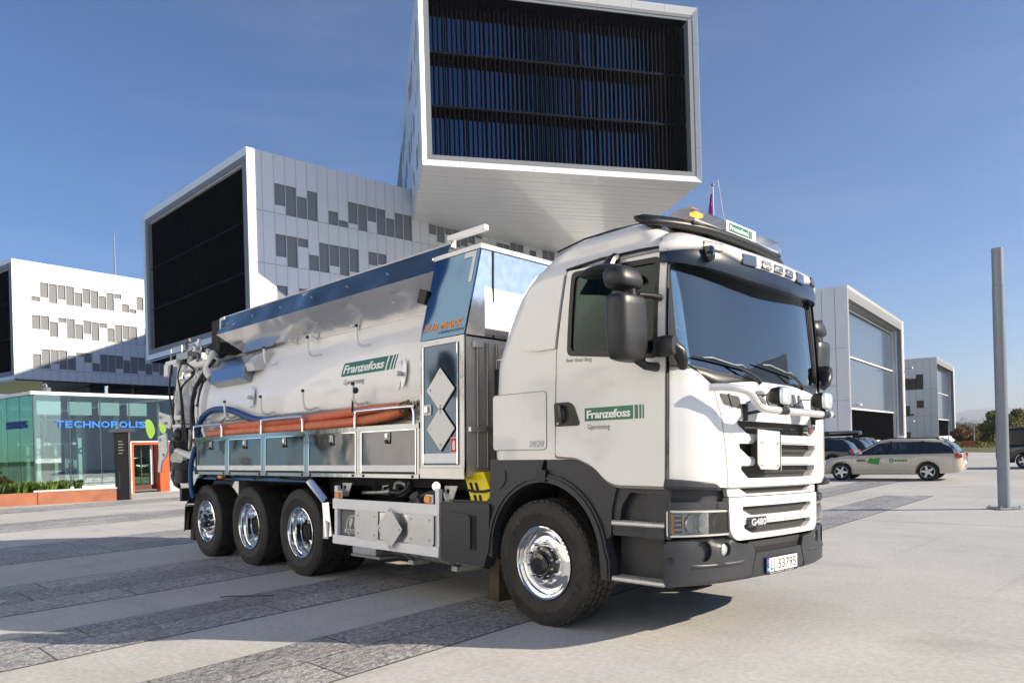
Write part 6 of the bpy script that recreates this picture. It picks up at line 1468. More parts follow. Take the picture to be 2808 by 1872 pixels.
# chrome fenders over the tridem
for sg in (-1,1):
    f2 = lambda x,z,y: (x, sg*y, z)
    prof = [(-7.36,.34),(-7.33,.70),(-6.90,1.13),(-3.72,1.13),(-3.36,.90),(-3.30,.52)]
    th_ = MB()
    for (a, b) in zip(prof, prof[1:]):
        A_, B_ = Vector((a[0],a[1])), Vector((b[0],b[1])); d_ = (B_-A_).normalized(); n_ = Vector((-d_.y, d_.x))
        for lo_, hi_, y0_, y1_ in ((0,.055,1.19,1.255),):
            mb = MB(); P = [A_, B_, B_+n_*.065, A_+n_*.065]
            mb.add([f2(P[0].x,P[0].y,1.262),f2(P[1].x,P[1].y,1.262),f2(P[2].x,P[2].y,1.215),f2(P[3].x,P[3].y,1.215), f2(P[0].x,P[0].y,1.245),f2(P[1].x,P[1].y,1.245)], [(0,1,2,3),(0,4,5,1)])
            mb.add([f2(P[2].x,P[2].y,1.215),f2(P[3].x,P[3].y,1.215),f2(P[3].x,P[3].y,.62),f2(P[2].x,P[2].y,.62)], [(0,1,2,3)])
            part(mb, 'fender_section', WAVY if b[0] < -3.5 and a[0] > -7 else CHROME, smooth=0)
    part(patch([(-3.36,.50),(-3.26,.50),(-3.26,.68),(-3.36,.74)], flat(sg,1.22), .03, .02, (), .3), 'fender_end', PLATEM, smooth=0)
    part(MB().lohi((-6.15,sg*1.24,1.145),(-6.03,sg*1.275,1.185)), 'marker_lamp', AMBER, smooth=0, bevel=.01)
    part(patch([(-7.40,.20),(-7.28,.20),(-7.28,.60),(-7.36,.60)], flat(sg,1.15), 0, .5, (), .3), 'mud_flap', MATS['dusty_rubber'], smooth=0)
# rear: lamp box, tow ball, bumper bar
rb_ = part(MB().lohi((-7.62,-1.15,.60),(-7.50,1.15,.72)), 'rear_under_bar', GALV, smooth=0)
part(MB().lohi((-7.60,-1.24,.78),(-7.52,-.95,.98)), 'tail_lamp_box', BLACK, smooth=0, bevel=.01)
part(MB().lohi((-7.615,-1.22,.80),(-7.60,-.97,.96)), 'tail_lamp', REDL, smooth=0)
part(MB().tube([(-7.5,-.95,.50),(-7.72,-.98,.50),(-7.82,-1.0,.50)], [.05,.025,.02], 10).ball((-7.86,-1.0,.505),.035,12), 'tow_ball', BLACK)
part(MB().lohi((-7.66,-1.05,.40),(-7.5,-.85,.60)), 'tow_bracket', SHADOWB, smooth=0)
# ================================================================ tall cabinet behind the cab
cb0, cb1 = -1.562, -.908
f = flat(-1, 1.24)
slope = lambda x,z,q: (x, -(1.25-.21*(z-2.515)/.86+q), z)
part(MB().lohi((cb0+.02,-1.22,1.24),(cb1-.02,1.22,2.51)), 'cabinet_core', SHADOWB, smooth=0)
part(patch([(cb0,1.20),(cb1,1.20),(cb1,1.30),(cb0,1.30)], f, .012, .03, (), .3), 'cabinet_sill', FRAMEST, smooth=0)
part(patch([(cb0,1.30),(cb1,1.30),(cb1,2.515),(cb0,2.515)], f, .008, .03, [[(cb0+.06,1.30+.03),(cb1-.075,1.30+.03),(cb1-.075,2.455),(cb0+.06,2.455)]], .3), 'cabinet_frame', FRAMEST, smooth=0, bevel=.004)
DOORB = mat('cabinet_mirror_steel', (.08,.11,.15), .07, metal=1, bump=.35, bscale=1.2, bdist=.05, detail=1.5)  # reflected sky put into the steel's colour: base darkened and blued
cdv = part(patch([(cb0+.065,1.335),(cb1-.08,1.335),(cb1-.08,2.45),(cb0+.065,2.45)], f, .016, .02, (), .12), 'cabinet_door', DOORB, smooth=0)
part(patch([(cb0+.075,1.345),(cb1-.09,1.345),(cb1-.09,1.435),(cb0+.075,1.435)], f, .022, .005, (), .3), 'door_kick_strip', RAILW, cdv, smooth=0)
for c_ in (cb0+.068, cb1-.083): part(patch([(c_-.006,1.335),(c_+.006,1.335),(c_+.006,2.45),(c_-.006,2.45)], f, .024, .01, (), .8), 'door_edge', CHROME, cdv, smooth=0)
for zc in (2.03, 1.665):
    cx_ = -1.22; dm = part(patch(roundpoly([(cx_,zc-.205),(cx_+.205,zc),(cx_,zc+.205),(cx_-.205,zc)],.012), f, .034, .008, (), .3), 'diamond_plate', mat('diamond_white',(.62,.62,.62),.4,metal=.3,var=.03), smooth=0)
    part(patch(roundpoly([(cx_+.0,zc-.205),(cx_+.207,zc+.002),(cx_+.209,zc-.004),(cx_+.003,zc-.214),(cx_-.207,zc-.006),(cx_-.205,zc)],.001), f, .026, .008, (), .3), 'plate_shadow_edge', GLOSSB, dm, smooth=0)  # black strip stands in for the plate's shadow along its lower edges
    for a, b in ((0,.15),(0,-.15),(-.15,0)): part(MB().cyl(f(cx_+a,zc+b,.034), f(cx_+a,zc+b,.040), .010, seg=10), 'rivet', GALV, dm)
lt_ = part(patch(roundpoly([(cb0+.085,1.80),(cb0+.19,1.80),(cb0+.20,1.85),(cb0+.19,1.90),(cb0+.085,1.90)],.008), f, .026, .01, (), .2), 'cabinet_latch', GALV, cdv, smooth=0)
part(MB().lohi(f(cb0+.11,1.825,.026), f(cb0+.155,1.885,.045)), 'latch_handle', CHROME, cdv, smooth=0, bevel=.005)
rs = part(patch([(-1.08,1.445),(-.998,1.445),(-.998,1.575),(-1.08,1.575)], f, .024, .002, (), .3), 'extinguisher_sticker', REDP, cdv, smooth=0)
part(patch([(-1.085,1.44),(-.993,1.44),(-.993,1.58),(-1.085,1.58)], f, .022, .002, (), .3), 'sticker_border', LOGOW, cdv, smooth=0)
part(patch(roundpoly([(-1.055,1.465),(-1.022,1.465),(-1.022,1.53),(-1.03,1.55),(-1.046,1.55),(-1.055,1.53)],.008), f, .0255, .0015, (), .3), 'sticker_symbol', LOGOW, cdv, smooth=0)
# upper leaning part
part(patch([(cb0+.0,2.52),(cb1,2.52),(cb1+.0,3.34),(cb0,3.34)], slope, 0, .02, (), .1), 'cabinet_upper_panel', mat('upper_mirror_steel',(.08,.15,.23),.05,metal=1,bump=.35,bscale=1.0,bdist=.06,detail=1), smooth=0)  # bluer base colour carries the higher sky this leaning panel mirrors
part(MB().prism([(-1.22,2.52),(1.22,2.52),(1.02,3.335),(-1.02,3.335)], lambda y,z,x: (x,y,z), cb0+.02, cb1-.02), 'cabinet_upper_core', BRUSH, smooth=0)
part(MB().prism([(-1.06,3.335),(1.06,3.335),(1.05,3.385),(-1.05,3.385)], lambda y,z,x: (x,y,z), cb0-.02, cb1+.02), 'cabinet_lid', WHITE, smooth=0, bevel=.006)
part(patch([(cb1-.20,3.27),(cb1-.03,3.27),(cb1-.03,3.325),(cb1-.20,3.325)], slope, .004, .003, (), .3), 'corner_reflector', PLATEM, smooth=0)
part(patch([(cb1-.075,3.02),(cb1-.03,3.02),(cb1-.03,3.27),(cb1-.075,3.27)], slope, .004, .003, (), .3), 'corner_reflector', PLATEM, smooth=0)
part(text_on('EUR-MARK', lambda a,b,q: slope(cb0+.045+a+b*.18, 2.605+b, q+.001), .068, .56, depth=.002, offset=.02), 'maker_lettering', ORTXT, smooth=0)
part(text_on('A SUBSIDIARY OF KAISER AG', lambda a,b,q: slope(cb0+.27+a+b*.1, 2.560+b, q+.001), .026, .37, depth=.0015), 'maker_small_lettering', mat('maker_grey',(.20,.22,.28),.5), smooth=0)
# front wall of the cabinet with a curved chute and ribs
fx = lambda y,z,q: (cb1+q, y, z)
part(patch([(-1.23,1.22),(1.23,1.22),(1.23,2.50),(-1.23,2.50)], fx, .0, .02, (), .3), 'cabinet_front_lower', mat('front_steel',(.62,.59,.55),.40,metal=.45,bump=.25,bscale=2,bdist=.03,var=.08), smooth=0)
part(MB().add([(cb1+.005,-1.23,2.52),(cb1+.005,1.23,2.52),(cb1+.005,1.03,3.33),(cb1+.005,-1.03,3.33)],[(0,1,2,3)]), 'cabinet_front_upper', ALU, smooth=0)
part(MB().lohi((cb1+.005,-.90,2.52),(cb1+.012,-.88,3.33)), 'upper_seam', SHADOWB, smooth=0)
L = []
for k in range(9): a = k/8*pi/2; L.append([(cb1+.02+.10*sin(a), y_, 2.52+.36*(1-k/8)) for y_ in (-1.05,.9)])
for y_ in (-1.10,-.98,-.86,-.6): part(MB().cyl((cb1+.02,y_,1.3),(cb1+.02,y_,2.46),.014,seg=10), 'vertical_duct', mat('duct_grey',(.30,.29,.27),.4,metal=.7))
part(MB().loft([[(cb1+.005,-1.0,2.98),(cb1+.012,-1.0,2.85),(cb1+.014,-1.0,2.55),(cb1+.005,-1.0,2.52)],[(cb1+.005,1.0,2.98),(cb1+.012,1.0,2.85),(cb1+.014,1.0,2.55),(cb1+.005,1.0,2.52)]]), 'air_duct', mat('front_steel2',(.50,.48,.45),.4,metal=.6), smooth=0)
part(MB().lohi((cb1+.01,-1.16,2.40),(cb1+.05,-1.05,2.46)), 'cabinet_lamp', PLATEM, smooth=0, bevel=.006)
nb = part(MB().prism([(-1.22,1.63),(-.55,1.63),(-.55,1.69),(-1.05,1.69),(-1.12,1.67),(-1.22,1.67)], lambda y,z,x: (x,y,z), cb1+.02, cb1+.06), 'name_bar', BRUSH, smooth=0)
part(text_on('EUR-MARK', lambda a,b,q: (cb1+.061+q, -1.03+a, 1.645+b), .032, .30, depth=.003), 'bar_lettering', mat('name_dark',(.15,.15,.15),.4), nb, smooth=0)
part(MB().tube([(cb1+.1,-.75,2.15),(cb1+.12,-.75,2.0)], .05, 12), 'exhaust_grip', BLACK)
part(MB().cyl((-.75,-.95,1.1),(-.75,-.95,2.2),.05,seg=16), 'intake_pipe', SHADOWB)
# ================================================================ tank
TY, TZ = 1.08, 2.15
def tanks(x, a, off=0, r=TY): return (x, -(r+off)*sin(a), TZ+(r+off)*cos(a))
prof = [(.02,-7.55),(.35,-7.53),(.70,-7.44),(.92,-7.30),(1.03,-7.16),(1.075,-7.0),(TY,-6.9),(TY,-1.75),(1.05,-1.66),(.8,-1.6),(.02,-1.58)]
tank = part(MB().lathe(prof, (0,0,TZ), 'x', 96), 'tank', TANKW, smooth=50)
for x_, w_ in ((-7.12,.05),(-7.28,.035)): part(MB().lathe([(1.0,x_-w_),(1.13,x_-w_),(1.13,x_+w_),(1.0,x_+w_)], (0,0,TZ), 'x', 72), 'tank_flange', TANKW)
for x_ in (-7.20,): part(MB().lathe([(1.0,x_-.02),(1.145,x_-.02),(1.145,x_+.02),(1.0,x_+.02)], (0,0,TZ), 'x', 72), 'flange_clamp', BLACK)
def tz(x, z, q=0):  # point on the tank side at height z
    y = sqrt(max(0, TY**2-(z-TZ)**2)); n_ = Vector((0,-y,z-TZ)).normalized(); return (x, -y+n_.y*q, z+n_.z*q)
logo(tz, tank, -3.28, 2.335, 1.06, .155, 'tank_logo_panel', shear=.13)
part(text_on('Gjenvinning', lambda a,b,q: tz(-3.21+a+b*.1, 2.235+b, q+.001), .058, .42, depth=.002), 'tank_sub_lettering', MATS['grey_text'], tank, smooth=0)
# clamp discs with stub pipes
for x_, z_, r_ in ((-5.50,2.24,.145),(-2.10,2.265,.155)):
    ov = lambda u,v,q,x_=x_,z_=z_: (lambda p: (p[0],p[1],p[2]))(tz(x_+u, z_+v, q))
    d_ = part(patch([(.055*cos(a*pi/10)-.045,r_*sin(a*pi/10)) for a in range(20)], ov, .012, .008, (), .05), 'oval_grip_plate', TANKW, tank, smooth=0)
    part(patch([(.0,-r_),(.045,-r_*.5),(.06,0),(.045,r_*.5),(.0,r_),(-.03,r_*.5),(-.035,0),(-.03,-r_*.5)], lambda u,v,q: ov(u+.07,v,q), .035, .008, (), .05), 'pointed_grip_plate', BRUSH, tank, smooth=0)
    c_ = Vector(tz(x_+.04, z_, .0)); part(MB().tube([tuple(c_), tuple(c_+Vector((0,-.10,0)))], [.026,.026], 16), 'stub_pipe', TANKW, tank)
# J hooks
def jhook(x, z, flip=1):
    c_ = Vector(tz(x, z-.10, 0)); o_ = [c_, c_+Vector((0,-.10,-.035)), c_+Vector((0,-.165,-.01)), c_+Vector((0,-.185,.06)), c_+Vector((0,-.19,.17))]
    h_ = part(MB().tube([tuple(p) for p in catmull(o_,5)], .016, 9), 'hose_hook', TANKW)
    e = o_[-1]; part(MB().tube([tuple(e+Vector((0,0,-.005))), tuple(e+Vector((0,0,.028)))], .019, 10), 'hook_cap', BLACK, h_)
for x_ in (-6.9,-5.95,-4.88,-3.80,-2.73): jhook(x_, 2.12)
for x_ in (-5.05,-3.93,-2.86): jhook(x_, 2.78)
for x_ in (-4.9,-4.35,-3.4,-2.0):
    a = Vector(tz(x_, 2.93, 0)); part(MB().tube([tuple(a), tuple(a+Vector((.05,-.13,.03)))], .012, 8), 'trough_strut', TANKW)
# thin side brackets on the trough
# ---- mirror trough along the top
up_ = [(.86,3.56),(1.02,3.25)]; 
for sg in (-1,1):
    A1, A2 = (-6.78,-1.60), (-6.52,-1.62)
    mb = MB(); n = 40
    for nm, (y0_,z0_), (y1_,z1_), xa, xb, m_ in (('trough_upper_sheet',(1.02,3.262),(.90,3.535),(-6.80,-1.50),(-6.74,-1.50),WAVY),('trough_lower_sheet',(.74,2.945),(1.02,3.26),(-6.36,-1.55),(-6.78,-1.50),mat('lower_mirror_steel',(.85,.83,.80),.16,metal=.85,bump=.55,bscale=1.4,bdist=.05,detail=2,rvar=.06,var=.04))):
        mb = MB(); P = []
        for j in range(2):
            y_, z_ = ((y0_,z0_),(y1_,z1_))[j]; a, b = (xa,xb)[j]
            for i in range(n+1): P.append((a+(b-a)*i/n, sg*y_, z_))
        mb.add(P, [(i,i+1,n+1+i+1,n+1+i) for i in range(n)])
        o = part(mb, nm, m_, smooth=0); sm = o.modifiers.new('solid','SOLIDIFY'); sm.thickness = .006
        if sg < 0:
            for i in range(7): 
                x_ = a*.97+(b-a)*i/6.5
                part(MB().cyl((x_,sg*((y0_+y1_)/2),(z0_+z1_)/2),(x_,sg*((y0_+y1_)/2+.012),(z0_+z1_)/2+.002),.014,seg=10), 'rivet', CHROME, o)
    part(MB().tube([(-6.33,sg*.74,2.94),(-1.56,sg*.74,2.94)], .012, 8), 'trough_lip', BRUSH)
    part(MB().tube([(-6.74,sg*.90,3.535),(-1.50,sg*.90,3.535)], .010, 8), 'trough_top_lip', BRUSH)
part(MB().prism([(-.88,3.52),(-1.0,3.26),(-.72,2.96),(.72,2.96),(1.0,3.26),(.88,3.52)], lambda y,z,x: (x,y,z), -6.30, -1.7), 'trough_core', SHADOWB, smooth=0)
part(MB().prism([(-6.76,3.50),(-6.60,3.51),(-6.60,3.47),(-6.72,3.465),(-6.73,3.30),(-6.77,3.30)], lambda x,z,y: (x,y,z), -.915, -.925).xf(Matrix.Translation((0,-.06,0))), 'corner_reflector', PLATEM, smooth=0)
# ladder-like white post at the front top
part(MB().box((-1.30,-.86,3.60),(.50,.06,.055),(0,-.05,.12)), 'folding_rail', RAILW, smooth=0, bevel=.006)
part(MB().lohi((-1.56,-.9,3.5),(-1.50,-.84,3.60)), 'rail_joint', GALV, smooth=0)
part(MB().box((-1.64,-1.12,2.98),(.10,.12,.14),(0,.3,.3)), 'work_lamp', BLACK, smooth=0, bevel=.01)
# angular steel box over the tank shoulder, rear
mb = MB(); sec = [(-.80,2.93),(-.98,2.86),(-1.13,2.70),(-1.16,2.52),(-1.04,2.46),(-.9,2.7)]
mb.prism(sec, lambda y,z,x: (x,y,z), -6.70, -5.62)
bxs = part(mb, 'shoulder_box', mat('box_steel',(.26,.29,.34),.16,metal=.95,bump=.1,bscale=2,bdist=.03), smooth=0, bevel=.005)
part(MB().prism([(-.84,2.90),(-1.0,2.83),(-1.13,2.70),(-1.10,2.60),(-.95,2.62),(-.8,2.80)], lambda y,z,x: (x,y,z), -5.615, -5.38), 'shoulder_box_end', PLATEM, smooth=0, bevel=.004)
for x_ in (-6.4,-5.8): part(MB().cyl((x_,-.93,2.835),(x_,-.94,2.85),.02,seg=10), 'rivet', CHROME, bxs)
# walkway backing with diamond studs
bp_ = part(MB().add([(-6.95,-1.095,1.72),(-1.60,-1.095,1.72),(-1.60,-1.075,1.985),(-6.5,-1.075,1.985)],[(0,1,2,3)]), 'tread_plate', mat('tread_plate',(.45,.44,.42),.35,metal=.8), smooth=0)
mb = MB()
for i in range(118):
    for j in range(6):
        x_ = -6.85+i*.0445+(.022 if j%2 else 0); z_ = 1.745+j*.043; 
        yy = -1.095+.02*(z_-1.72)/.265-.003; mb.add([(x_-.018,yy,z_),(x_,yy,z_+.019),(x_+.018,yy,z_),(x_,yy,z_-.019),(x_,yy-.011,z_)], [(0,1,4),(1,2,4),(2,3,4),(3,0,4)])
part(mb, 'tread_studs', GALV, bp_, smooth=0, kind='stuff')
part(MB().lohi((-6.95,-1.25,1.70),(-1.60,-1.0,1.716)), 'hose_tray', FRAMEST, smooth=0)
# grab rails
for a, b in ((-7.0,-6.03),(-4.85,-3.80),(-2.68,-1.64)):
    r_ = .07; pts = [(a,-1.262,1.72),(a,-1.262,1.90-r_),(a+.02,-1.262,1.90-.02),(a+r_,-1.262,1.90),(b-r_,-1.262,1.90),(b-.02,-1.262,1.88),(b,-1.262,1.90-r_),(b,-1.262,1.72)]
    part(MB().tube([tuple(p) for p in catmull(pts,3)], .018, 10), 'grab_rail', CHROME)
# ================================================================ rear machinery
RW = mat('machine_white', (.80,.80,.78), .42, coat=.3, var=.06, vscale=8)
RX = lambda x,y,z: (x,y,z)
# domed rear door with ribs and hinges
for a in (200,225,250): 
    aa = radians(a-90); part(MB().tube([(-7.5,.1*cos(aa),TZ),(-7.45,.6*cos(aa),TZ+.6*sin(aa)),(-7.2,1.0*cos(aa),TZ+1.0*sin(aa))], .03, 8), 'door_rib', RW)
def bar(pts, r, nm, m=RW, seg=10): return part(MB().tube([tuple(p) for p in pts], r, seg), nm, m)
bar([(-8.25,-.98,2.93),(-8.45,-.98,1.75)], .055, 'mast_column')
bar([(-8.02,-.98,2.95),(-8.05,-.98,2.0)], .075, 'lift_cylinder'); bar([(-8.02,-.98,3.02),(-8.02,-.98,2.93)], .10, 'cylinder_head', BLACK)
bar([(-7.72,-1.02,2.86),(-6.95,-.98,2.90)], .06, 'tilt_cylinder'); bar([(-8.0,-1.02,2.84),(-7.72,-1.02,2.86)], .03, 'piston_rod', CHROME)
part(MB().lohi((-8.55,-1.12,2.95),(-8.1,-.80,3.02)).lohi((-8.62,-1.12,2.78),(-8.45,-1.05,2.98)), 'top_bracket', RW, smooth=0, bevel=.01)
part(MB().lohi((-8.2,-1.08,3.00),(-7.75,-.75,3.12)), 'valve_block', GALV, smooth=0, bevel=.01)
part(MB().tube([(-8.35,-1.1,3.02),(-8.35,-1.1,3.22),(-7.9,-1.1,3.22),(-7.9,-1.1,3.1)], .01, 6), 'guard_wire', GALV)
bar(catmull([(-7.0,-.15,3.38),(-7.5,-.35,3.30),(-8.1,-.6,3.08),(-8.45,-.80,2.85),(-8.6,-.86,2.5),(-8.62,-.88,1.9),(-8.55,-.86,1.55)],6), .10, 'suction_hose', mat('suction_rubber',(.028,.024,.022),.7,bump=.6,bscale=40,bdist=.01), 14)
part(MB().lohi((-7.15,-.95,3.02),(-6.85,-.55,3.52)), 'control_box', SHADOWB, bevel=.02)
for z_ in (3.45,3.2,3.1): part(MB().ball((-7.16,-.8,z_), .022, 8), 'blue_button', mat('blue_button',(.02,.1,.7),.3))
for k in range(9):
    random.seed(40+k); x_ = -8.1+random.uniform(0,1.1); z_ = 2.95+random.uniform(-.12,.22); part(MB().box((x_,-.9+random.uniform(-.15,.25),z_),(random.uniform(.08,.25),random.uniform(.05,.12),random.uniform(.05,.14)),(random.uniform(-.6,.6),random.uniform(-.7,.7),random.uniform(-.4,.4))), 'linkage_plate', RW if k%3 else GALV, smooth=0, bevel=.01)
bar(catmull([(-7.05,-.95,3.02),(-7.0,-1.02,2.9),(-7.05,-1.05,2.75),(-7.0,-1.02,2.65)],4), .06, 'elbow_pipe')
for k, P_ in enumerate([[(-7.9,-1.05,2.95),(-7.4,-1.1,2.75),(-7.9,-1.1,2.55),(-8.0,-1.05,2.3),(-7.8,-1.1,2.0),(-7.7,-1.1,1.7)],[(-7.8,-.95,3.05),(-7.5,-1.0,2.9),(-7.3,-1.05,2.5),(-7.5,-1.08,2.1),(-7.45,-1.05,1.8)],[(-6.9,-1.0,2.9),(-7.1,-1.08,2.7),(-7.35,-1.12,2.45),(-7.5,-1.1,2.1),(-7.4,-1.1,1.75),(-7.2,-1.1,1.5)],[(-8.1,-.9,3.0),(-7.6,-.9,3.12),(-7.1,-.9,3.2)],[(-8.3,-1.0,1.95),(-8.1,-1.08,1.85),(-8.2,-1.05,1.6),(-8.4,-1.0,1.55)]]):
    bar(catmull(P_,6), .016 if k != 2 else .03, 'hydraulic_line', BLACK, 8)
part(MB().prism([(-8.95,2.22),(-8.45,2.14),(-8.40,1.98),(-8.50,1.92),(-8.92,2.04)], lambda x,z,y: (x,y,z), -1.08, -1.05), 'hanger_plate', RW, smooth=0, bevel=.006)
part(MB().prism([(-8.93,1.80),(-8.58,1.86),(-8.50,1.55),(-8.60,1.45),(-8.75,1.38),(-8.82,1.20),(-8.92,1.22),(-8.88,1.5)], lambda x,z,y: (x,y,z), -1.10, -1.07), 'swing_plate', RW, smooth=0, bevel=.006)
for x_, z_ in ((-8.80,2.12),(-8.58,2.02),(-8.8,1.75),(-8.65,1.5)): part(MB().cyl((x_,-1.07,z_),(x_,-1.12,z_),.025,seg=10), 'pivot_bolt', GALV)
part(MB().lohi((-8.3,-1.1,2.05),(-7.95,-.95,2.12)).lohi((-8.3,-1.1,1.93),(-7.95,-.95,1.98)), 'cylinder_bracket', RW, smooth=0, bevel=.006)
part(MB().ball((-7.98,-1.12,1.80), .12, 14, (1,.7,.9)), 'rubber_plug', BLACK)
bar([(-8.2,-1.05,1.55),(-7.5,-1.05,1.45)], .055, 'cross_arm')
part(MB().cyl((-8.18,-1.0,1.44),(-8.05,-1.12,1.44),.10,seg=18), 'pump_head', GALV)
part(MB().cyl((-8.12,-1.0,1.05),(-8.10,-1.0,1.28),.13,.11,18).cyl((-8.1,-1.0,1.28),(-8.08,-1.0,1.38),.16,seg=18), 'pump_body', mat('pump_dark',(.05,.045,.04),.5,var=.4,vscale=12))
part(MB().tube([(-8.3,-1.02,1.30),(-8.36,-1.04,1.15),(-8.25,-1.04,1.02),(-8.15,-1.04,.98)], [.06,.06,.05,.03], 10), 'hook_claw', BLACK)
part(MB().prism([(-7.95,1.9),(-7.35,1.55),(-7.22,1.12),(-7.30,1.05),(-7.75,1.35),(-7.95,1.6)], lambda x,z,y: (x,y,z), -.98, -.92), 'sump_plate', RW, smooth=0, bevel=.006)
for x0_, z0_, x1_, z1_ in ((-7.85,2.6,-7.5,1.9),(-7.7,2.75,-7.35,2.2),(-7.6,1.9,-7.3,1.35)): bar([(x0_,-.98,z0_),(x1_,-.98,z1_)], .028, 'door_strut')
GREASE = mat('greasy_steel', (.10,.095,.09), .45, metal=.6, var=.5, vscale=14)
random.seed(91)
for k in range(26):     # rods, brackets and unions of the rear boom
    x_, z_ = -8.5+random.random()*1.3, 2.55+random.random()*.75; y_ = -1.08+random.random()*.25
    dx, dz = random.uniform(-.3,.3), random.uniform(-.18,.18)
    if k % 2: bar([(x_,y_,z_),(x_+dx,y_+random.uniform(-.05,.1),z_+dz)], random.uniform(.02,.045), 'boom_rod', (RW,RW,CHROME,GREASE)[k//2%4], 8)
    else: part(MB().box((x_,y_,z_),(random.uniform(.06,.20),.04,random.uniform(.05,.16)),(0,random.uniform(-.8,.8),0)), 'boom_bracket', (RW,GREASE,RW)[k%3], smooth=0, bevel=.006)
for k in range(14):
    x_ = -8.4+random.random()*.9; z_ = 1.35+random.random()*1.1; y_ = -1.05+random.random()*.2
    if k % 3: bar([(x_,y_,z_),(x_+random.uniform(-.15,.15),y_,z_+random.uniform(.1,.35))], random.uniform(.012,.03), 'boom_rod', (RW,GREASE)[k%2], 8)
    else: part(MB().box((x_,y_,z_),(.14,.05,.10),(0,random.uniform(-.6,.6),0)), 'boom_bracket', (RW,GREASE)[k%2], smooth=0, bevel=.006)
for k in range(2):
    x0_ = -8.35+k*.46; bar(catmull([(x0_,-1.08,3.0),(x0_+random.uniform(-.1,.15),-1.15,2.75),(x0_+random.uniform(-.1,.2),-1.12,2.45),(x0_+random.uniform(0,.3),-1.1,2.1-random.random()*.4)],5), random.uniform(.010,.018), 'hydraulic_line', BLACK, 6)
for k in range(5):
    a = radians(150+k*22); part(MB().box((-7.2,-1.13*sin(a)*.97,TZ+1.13*cos(a)*.97),(.16,.05,.09),(a,0,0)), 'clamp_lug', GALV, smooth=0, bevel=.006)
# ================================================================ hoses lying on the truck: things of their own
h = MB(); 
def ribhose(pts, r, nm, m, label, cat, seg=14, n=10, rib=0.0):
    P = [p+Vector((0,-.05,0)) for p in catmull(pts, n)]; L = []; 
    o = MB().tube([tuple(p) for p in P], r, seg).build(nm, m); tag(o, label, cat); return o
ribhose([(-6.25,-1.10,1.82),(-6.0,-1.10,1.86),(-5.2,-1.12,1.86),(-4.6,-1.12,1.87),(-3.9,-1.10,1.875),(-3.2,-1.12,1.895),(-2.5,-1.08,1.92),(-2.05,-1.06,1.92)], .052, 'suction_hose_orange', ORANGE, 'upper orange ribbed hose lying along the chrome lockers, rising towards the brass couplings', 'hose')
ribhose([(-6.62,-1.13,1.775),(-6.0,-1.14,1.775),(-5.2,-1.13,1.78),(-4.3,-1.15,1.775),(-3.4,-1.14,1.785),(-2.7,-1.14,1.795),(-2.2,-1.14,1.83),(-1.95,-1.12,1.88)], .056, 'suction_hose_orange', ORANGE, 'lower thicker orange ribbed hose lying in the tray right behind the grab rails', 'hose')
ribhose([(-6.95,-1.12,1.30),(-7.02,-1.15,1.7),(-6.95,-1.15,1.95),(-6.7,-1.12,2.10),(-6.35,-1.10,2.125),(-5.9,-1.12,2.08),(-5.3,-1.10,1.94),(-4.8,-1.06,1.90),(-4.2,-1.03,1.90),(-3.5,-1.03,1.90)], .045, 'pressure_hose_blue', BLUE, 'dark blue rubber hose looping over a hook at the rear of the tank', 'hose')
ribhose([(-6.98,-1.2,1.6),(-7.04,-1.24,1.3),(-7.02,-1.24,1.0),(-6.98,-1.22,.85)], .035, 'pressure_hose_blue', BLUE, 'blue hose end hanging down at the rear corner of the lockers', 'hose')
for i, (x_, y_, z_) in enumerate(((-2.02,-1.05,1.93),(-1.93,-1.12,1.88),(-1.85,-1.02,1.94))):
    t = empty('hose_coupling', (x_,y_,z_), ['brass hose coupling on the end of the upper orange hose','brass hose coupling on the end of the lower orange hose','worn coupling with lugs nearest the mirrored cabinet'][i], 'coupling')
    MB().lathe([(.05,-.06),(.062,-.055),(.062,-.02),(.052,-.015),(.052,.01),(.068,.02),(.068,.045),(.03,.05)], (x_,y_,z_), 'x', 18).build('coupling_sleeve', BRASS, t)
    for k in range(2): MB().box((x_+.03,y_+(.07 if k else -.07),z_),(.03,.03,.04)).build('coupling_lug', BRASS, t, smooth=0, bevel=.004)
t = empty('hose_coupling', (-6.66,-1.13,1.775), 'worn coupling collar on the rear end of the lower orange hose', 'coupling')
MB().lathe([(.045,-.07),(.060,-.065),(.060,.03),(.05,.04)], (-6.66,-1.13,1.775), 'x', 18).build('coupling_sleeve', BRASS, t)
t = empty('tie_strap', (-2.75,-1.15,1.95), 'black rubber tie strap knotted on the hook above the orange hoses', 'strap')
MB().tube([(-2.73,-1.25,2.20),(-2.76,-1.24,2.05),(-2.80,-1.22,1.9)], .012, 7).build('strap_band', BLACK, t)
MB().ball((-2.71,-1.24,2.13), .045, 10, (1,.7,.8)).build('strap_knot', BLACK, t)
tag(MB().tube([(-5.92,-1.22,2.03),(-6.1,-1.22,1.95),(-6.22,-1.2,1.82)], .007, 6).build('hook_cord', BLACK), 'thin black cord tied from the tank hook down to the rear hoses', 'cord')

# the body leans a little on its suspension: everything but wheels and axles
LEAN = Matrix.Translation((0,-1.22,1.6)) @ Matrix.Rotation(-.0321, 4, 'X') @ Matrix.Translation((0,1.22,-1.6))
for o in list(COL.objects):
    if o.parent is TR and not o.name.startswith(('wheel.','axle','wheel_x')) and o.name != 'wheel': o.matrix_basis = LEAN @ o.matrix_basis
    elif o.parent is None and o.name.startswith(('suction_hose','pressure_hose','hose_coupling','tie_strap','hook_cord')): o.matrix_basis = LEAN @ o.matrix_basis
